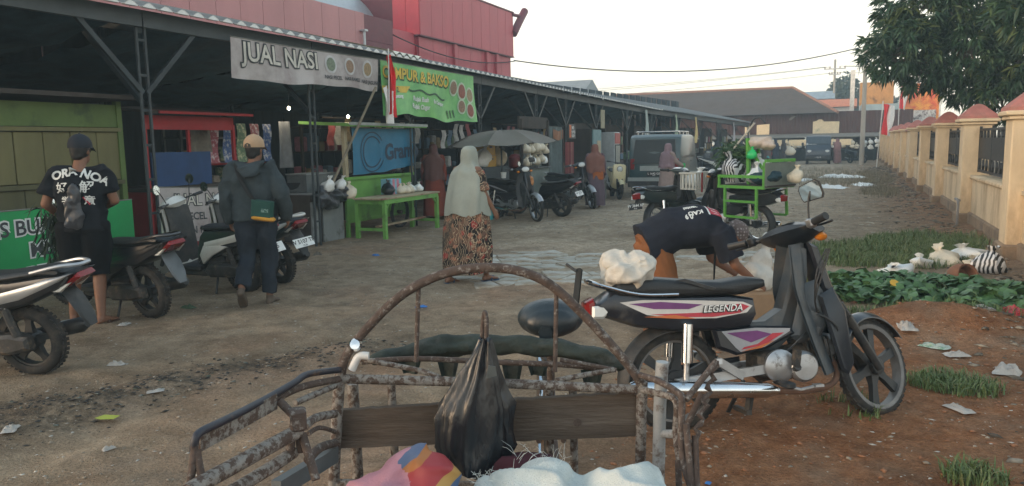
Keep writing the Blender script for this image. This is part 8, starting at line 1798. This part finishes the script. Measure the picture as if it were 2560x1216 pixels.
# ================================================================ GRASS, WEEDS, LITTER
def blades(name, regions, mat, seed, lab, h0=.05, h1=.14):
    """regions: (cx, cy, rx, ry, count); grass blades as one mesh following the soil"""
    rg = np.random.default_rng(seed); ps = []
    for cx, cy, rx, ry, n in regions:
        a = rg.uniform(0, 2*np.pi, n); r = np.sqrt(rg.uniform(0, 1, n))*rg.uniform(.75, 1.1, n); p = np.stack([cx+rx*r*np.cos(a), cy+ry*r*np.sin(a)], 1); keep = fbm(p[:, 0]*4, p[:, 1]*4, 3, seed)+rg.uniform(-.12, .12, n) > .42; ps.append(p[keep])
    p = np.concatenate(ps); n = len(p); z = gh(p[:, 0], p[:, 1])-.004; b = np.stack([p[:, 0], p[:, 1], z], 1)
    a = rg.uniform(0, 2*np.pi, n); d = np.stack([np.cos(a), np.sin(a), np.zeros(n)], 1); s = np.stack([-np.sin(a), np.cos(a), np.zeros(n)], 1); h = rg.uniform(h0, h1, n)[:, None]; w_ = rg.uniform(.003, .006, n)[:, None]; ln = rg.uniform(.2, .9, n)[:, None]; up = np.array([0, 0, 1.])
    v = np.stack([b-s*w_, b+s*w_, b+up*h*.6+d*h*ln*.35-s*w_*.7, b+up*h*.6+d*h*ln*.35+s*w_*.7, b+up*h*(1-.3*ln)+d*h*ln], 1).reshape(-1, 3)
    k = np.arange(n)[:, None]*5; tri = np.concatenate([k+np.array([0, 1, 3]), k+np.array([0, 3, 2]), k+np.array([2, 3, 4])], 0)
    me = bpy.data.meshes.new(name); me.vertices.add(len(v)); me.vertices.foreach_set('co', v.ravel()); me.loops.add(tri.size); me.loops.foreach_set('vertex_index', tri.ravel()); me.polygons.add(len(tri)); me.polygons.foreach_set('loop_start', np.arange(len(tri))*3); me.polygons.foreach_set('loop_total', np.full(len(tri), 3)); me.update(calc_edges=True)
    at = me.attributes.new('tone', 'FLOAT', 'POINT'); at.data.foreach_set('value', np.repeat(rg.uniform(0, 1, n), 5).astype(np.float32)); me.materials.append(mat)
    return tag(link(name, me), lab, 'grass', kind='stuff')
GR = leaf_mat('grass_blade', (.075,.12,.04), (.13,.185,.065), (.26,.24,.12))
blades('grass', [(.55, 11.6, 1.1, 1.3, 15000), (1.1, 12.8, .8, 1.3, 9000), (.0, 10.9, .6, .7, 4000), (1.35, 11.6, .4, 1.1, 4000), (.35, 9.1, .9, .4, 3500)], GR, 4, 'low scruffy grass beside the boundary wall')
p1, p2, p3 = (0.031,4.723), (0.666,5.481), (0.603,3.967)
blades('grass', [(p1[0], p1[1], .20, .17, 1300), (p2[0], p2[1], .28, .22, 1300), (p3[0], p3[1], .14, .15, 400), (.5, 7.5, .6, .25, 900), (1.2, 7.7, .5, .3, 900)], GR, 5, 'grass tufts growing in the red soil around the cub', .04, .11)
blades('grass', [(-.5, 31, 2.2, 4, 5000), (.9, 25, .6, 3, 2500), (1.0, 34, .7, 7, 3000), (-1.5, 38, 2.5, 6, 4000)], leaf_mat('dry_grass_blade', (.16,.14,.09), (.22,.19,.12), (.28,.25,.17)), 6, 'dry yellow grass along the far lane and wall foot', .06, .2)

def vine():
    K = thing('vine_plant', 'broad leaved green creeper sprawling by the wall below the rubbish bags', 'plant', (.9, 8.6, 0)); rg = random.Random(6)
    mats = [M('vine_leaf_%d' % i, c, .5, var=.2, scale=30, spec=.35) for i, c in enumerate([(.06,.135,.045), (.08,.165,.055), (.045,.10,.035), (.10,.19,.07)])]
    def leaf(m, sd):
        a = MB(); n = 14; rr = random.Random(sd); rim = []
        for i in range(n):
            t = 2*math.pi*i/n; r = 1+.14*math.cos(5*t)-.42*math.exp(-((t-math.pi)/.35)**2)+rr.uniform(-.05, .05); rim.append((r*math.cos(t)*.08, r*math.sin(t)*.085))
        inn = [(x*.5, y*.5, .010-.004*abs(math.sin(3*i))) for i, (x, y) in enumerate(rim)]; a.add([(0, 0, .0)]+inn+[(x, y, -.012+.008*math.sin(i*2.1)) for i, (x, y) in enumerate(rim)], [(0, 1+i, 1+(i+1) % n) for i in range(n)]+[(1+i, 1+n+i, 1+n+(i+1) % n, 1+(i+1) % n) for i in range(n)]); return a.mesh('leaf', m, 80)
    ms = [leaf(m, i) for i, m in enumerate(mats)]; cnt = 0; spots = []
    while len(spots) < 1000:
        u, v = rg.uniform(0, 1), rg.uniform(-1, 1); x = -.15+u*2.0; y = 8.55+.12*math.sin(u*5)+v*(.30+.45*math.sin(math.pi*min(1, u*.9+.1)))-.10*u
        if x > 1.78: continue
        spots.append((x, y, rg.uniform(.02, .16)*(1-.5*abs(v))+.03))
    spots.sort(key=lambda q: q[1]-q[2]*2); stems = MB()
    rest = MB()
    for i, (x, y, z) in enumerate(spots):
        zz = gz(x, y)+z; e = Euler((rg.uniform(-.8, .6)+.4, rg.uniform(-.7, .7), rg.uniform(0, 6.3))); s = rg.uniform(.5, 1.0)
        if i < 300: o = link('leaf', ms[rg.randrange(4)], K, (x-.9, y-8.6, zz), e); o.scale = (s, s, s)
        else: q = ms[0]; m = Matrix.Translation((x-.9, y-8.6, zz)) @ e.to_matrix().to_4x4() @ Matrix.Scale(s, 4); rest.add([m @ v.co for v in q.vertices], [tuple(p.vertices) for p in q.polygons])
        stems.tube([(x-.9+rg.uniform(-.05, .05), y-8.6, gz(x, y)-.01), (x-.9, y-8.6, zz)], .0035, 3)
    r = rest.build('back_leaves', mats[0], K, smooth=80); r['kind'] = 'stuff'; st = stems.build('stems', M('vine_stem', (.06,.10,.04), .7), K); st['kind'] = 'stuff'
    a = MB(); a.lathe([(.004, 0), (.03, .02), (.045, .05)], 8, (-.45, -.28, gz(.45, 8.3)+.12), (.6, .3, 0)); a.build('blossom', PY, K)
vine()

def crumple(lab, p, sx, sy, sz, m, seed, cat='scrap', name='plastic_scrap', rot=0):
    def f(u, v):
        x, y = (u-.5)*2, (v-.5)*2; e = max(0, 1-max(abs(x), abs(y))**3); k = 1+.25*mnoise.noise(Vector((math.atan2(y, x)*1.3, seed, 0)))
        return Vector((x*sx*k, y*sy*k, .004+sz*e*(.55+.75*mnoise.noise(Vector((x*2.6+seed, y*2.6, seed*.7)))+.35*mnoise.noise(Vector((x*7+seed, y*7, 2))))))
    a = MB(); a.grid(f, 12, 12); return tag(a.build(name, m, None, (p[0], p[1], gz(p[0], p[1])+.003), rot, smooth=25), lab, cat)
def rubbish():
    clr = M('dirty_clear_film', (.36,.34,.31), .35, var=.2, scale=12); pk = M('pink_film', (.45,.22,.18), .5, var=.2); rdm = M('bright_red_film', (.5,.05,.06), .4, var=.12); gw = M('green_white_packet', (.40,.46,.40), .4, var=.2, col2=(.1,.22,.12), mscale=14, mth=.55); bl = M('blue_scrap', (.03,.16,.45), .5)
    for i, (px, s, m, lab) in enumerate(((((0.559,9.819)), .95, PW, 'knotted white bag alone at the left of the rubbish by the wall'), (((0.877,10.463)), .85, PW, 'white bag with dark patch second in the rubbish by the wall'), (((1.148,10.808)), 1.15, PC, 'cream rubbish bag in the middle of the heap by the wall'), (((1.427,11.133)), 1.25, PW, 'big white bag at the back of the heap by the wall'), (((1.453,10.492)), .9, PC, 'small cream bag at the right of the heap by the wall'))):
        o = link('rubbish_bag', bag_mesh('rubbish_bag', m, .17, .30, 50+i), None, (px[0], px[1], gz(*px)-.02), (rnd_.uniform(-.7, .7), rnd_.uniform(-.7, .7), i)); o.scale = (s*1.15, s, s*.62); tag(o, lab, 'rubbish bag')
    a = MB(); a.lathe([(.08, 0), (.14, .05), (.15, .14), (.12, .2), (.13, .22), (.11, .21), (.1, .1)], 16); p = (1.150,9.816); tag(a.build('clay_pot', M('terracotta', (.22,.10,.055), .85, var=.2), None, (p[0], p[1], gz(*p)-.02), (1.2, .3, .5)), 'toppled brown clay pot in the rubbish by the wall', 'pot')
    L = [(((1.359,7.690)), .16, .13, .10, rdm, 'bright red plastic bag flattened at the right edge'), (((1.080,7.511)), .22, .13, .07, clr, 'clear crumpled film left of the red bag'), (((0.476,6.711)), .14, .10, .07, clr, 'clear crumpled film behind the front wheel of the cub'), (((0.653,6.480)), .15, .10, .04, gw, 'green and white packet lying on the red soil'), (((0.776,6.266)), .12, .08, .04, clr, 'torn pale wrapper right of the green packet'), (((1.049,5.948)), .14, .12, .07, clr, 'pale litter in the weeds at the right edge'), (((0.645,4.995)), .12, .06, .03, clr, 'flattened pale wrapper right of the front wheel'), (((-0.208,33.599)), .9, .45, .16, PW, 'largest white plastic heap on the far lane'), (((-1.529,31.289)), .35, .25, .10, PW, 'left white plastic scrap on the far lane'), (((0.512,28.024)), .5, .3, .12, PW, 'right white plastic scrap on the far lane'), (((-0.452,26.785)), .45, .3, .14, PW, 'white plastic scrap in front of the largest far heap'), (((-4.999,3.881)), 0.091, 0.040, 0.039, clr, 'torn white paper near the leftmost scooter'), (((-3.610,2.715)), 0.049, 0.024, 0.026, clr, 'curled white scrap at the lower left'), (((-4.363,2.670)), 0.084, 0.056, 0.039, clr, 'grey wrapper at the left edge'), (((-5.543,3.758)), .05, .04, .02, clr, 'small pale scrap by the scooter wheel'), (((-4.137,3.487)), .08, .04, .015, clr, 'grey flat scrap on the dark debris strip'), (((-6.046,4.811)), .08, .06, .03, clr, 'crumpled film by the feet of the man in the dark cap'), (((-6.306,9.307)), .06, .04, .03, bl, 'blue plastic scrap on the lane below the green table'), (((-3.930,6.565)), .09, .04, .025, bl, 'blue wrapper behind the pedicab arch'), (((-0.557,3.523)), .025, .02, .012, bl, 'tiny blue scrap right of the pedicab'), (((-7.153,9.047)), .09, .06, .05, M('dirt_clod', (.13,.11,.085), .95), 'clod of earth below the second post'), (((-6.070,5.580)), .12, .05, .05, M('green_rag', (.05,.09,.05), .9), 'crumpled green rag beside the scooter rear wheel'), (((-5.384,26.182)), .25, .15, .06, PC, 'pale scrap on the lane near the pink hijab woman')]
    for i, (p, sx, sy, sz, m, lab) in enumerate(L):
        if p[1] < 9: sx, sy, sz = sx*.66, sy*.66, sz*.9
        crumple(lab, p, sx, sy, sz, m, i+1.3, rot=i*.9)
    a = MB(); a.add([(-.07,0,.02), (-.02,.028,.03), (.05,.018,.02), (.085,0,.03), (.05,-.018,.015), (-.02,-.028,.02)], [(0,5,4,3,2,1)]); p = (-4.068,3.060); tag(a.build('fallen_leaf', M('yellow_leaf', (.32,.36,.05), .6, var=.15), None, (p[0], p[1], gz(*p)+.004), .5), 'yellow green fallen leaf on the dark debris strip', 'leaf')
rnd_ = random.Random(77)
rubbish()
def pebbles():
    rg = np.random.default_rng(12); V0 = np.array([(1,0,0), (-1,0,0), (0,1,0), (0,-1,0), (0,0,.7), (0,0,-.7)], float); F0 = np.array([(0,2,4), (2,1,4), (1,3,4), (3,0,4), (2,0,5), (1,2,5), (3,1,5), (0,3,5)])
    def cloud(name, n, xr, yr, s0, s1, flat, mat, lab, dens=None, cat='debris'):
        x = rg.uniform(*xr, n); y = yr[0]+(yr[1]-yr[0])*rg.uniform(0, 1, n)**1.5
        if dens is not None: k = rg.uniform(0, 1, n) < dens(x, y); x, y = x[k], y[k]
        n = len(x); s = (s0+(s1-s0)*rg.uniform(0, 1, n)**3)*(.7+y*.03); a = rg.uniform(0, 6.3, n); ca, sa = np.cos(a), np.sin(a); v = V0[None]*(1+rg.uniform(-.35, .35, (n, 6, 1)))*s[:, None, None]*np.array([1.3, .8, flat]); vx = v[..., 0]*ca[:, None]-v[..., 1]*sa[:, None]; vy = v[..., 0]*sa[:, None]+v[..., 1]*ca[:, None]
        co = np.stack([vx+x[:, None], vy+y[:, None], v[..., 2]+(gh(x, y)+s*flat*.25)[:, None]], -1).reshape(-1, 3); tri = (np.arange(n)[:, None, None]*6+F0[None]).reshape(-1, 3)
        me = bpy.data.meshes.new(name); me.vertices.add(len(co)); me.vertices.foreach_set('co', co.ravel()); me.loops.add(tri.size); me.loops.foreach_set('vertex_index', tri.ravel()); me.polygons.add(len(tri)); me.polygons.foreach_set('loop_start', np.arange(len(tri))*3); me.polygons.foreach_set('loop_total', np.full(len(tri), 3)); me.update(calc_edges=True); me.materials.append(mat); tag(link(name, me), lab, cat, kind='stuff')
    cloud('pebbles', 11000, (-8.5, 2), (2, 30), .004, .022, .6, M('pebble_grey', (.28,.235,.18), .95, var=.4, scale=3), 'small pebbles and clods strewn over the lane')
    cloud('pale_grit', 6000, (-8, 1.8), (2, 30), .004, .02, .35, M('pale_chip', (.42,.40,.36), .9, var=.2, scale=3), 'pale chips of paper and rubble strewn over the lane')
    strip = lambda x, y: np.exp(-((x-(-4.63+(y-2.78)/2.0))/.34)**2)*(y < 5.2)
    cloud('dark_debris', 9000, (-6, -3), (2, 5.6), .005, .028, .45, M('dark_scrap', (.035,.032,.028), .9, var=.6, scale=8), 'dark rotting debris strip at the lower left', strip)
    cloud('mixed_scraps', 1500, (-6, -3), (2, 5.6), .006, .03, .25, M('mixed_scrap', (.22,.21,.18), .8, var=.5, scale=6, col2=(.06,.08,.06), mscale=5, mth=.5), 'mixed pale scraps in the dark debris strip', strip)
    cloud('soil_clods', 2200, (-1.4, 1.8), (3, 9.5), .005, .03, .5, M('red_clod', (.26,.12,.06), .95, var=.35, scale=5), 'red soil clods around the cub motorcycle')
    edge = lambda x, y: np.exp(-((x-1.5)/.5)**2)
    cloud('wall_foot_litter', 6000, (.2, 1.85), (3.5, 45), .01, .06, .4, M('wall_litter', (.24,.20,.15), .9, var=.5, scale=2, col2=(.07,.055,.04), mscale=3, mth=.5), 'leaf litter and rubble along the wall foot', edge)
    far = lambda x, y: .5+0*x
    cloud('far_rubble', 4500, (-6.0, 1.6), (14, 50), .010, .055, .3, M('far_pale_rubble', (.38,.34,.27), .9, var=.3, scale=1), 'pale rubble and paper scattered over the far lane', far)
pebbles()

# ================================================================ HAZE (smoky evening air)
def haze():
    a = MB(); a.box((-10, 60, 6.4), (170, 150, 15.2)); o = a.build('haze', [], None, smooth=0)
    m = bpy.data.materials.new('evening_haze'); m.use_nodes = True; n = m.node_tree.nodes; n.clear()
    v = n.new('ShaderNodeVolumePrincipled'); v.inputs['Color'].default_value = (.66, .87, .96, 1); v.inputs['Density'].default_value = .0031; v.inputs['Anisotropy'].default_value = 0
    ou = n.new('ShaderNodeOutputMaterial'); m.node_tree.links.new(v.outputs[0], ou.inputs['Volume'])
    o.data.materials.append(m); o['kind'] = 'stuff'
haze()
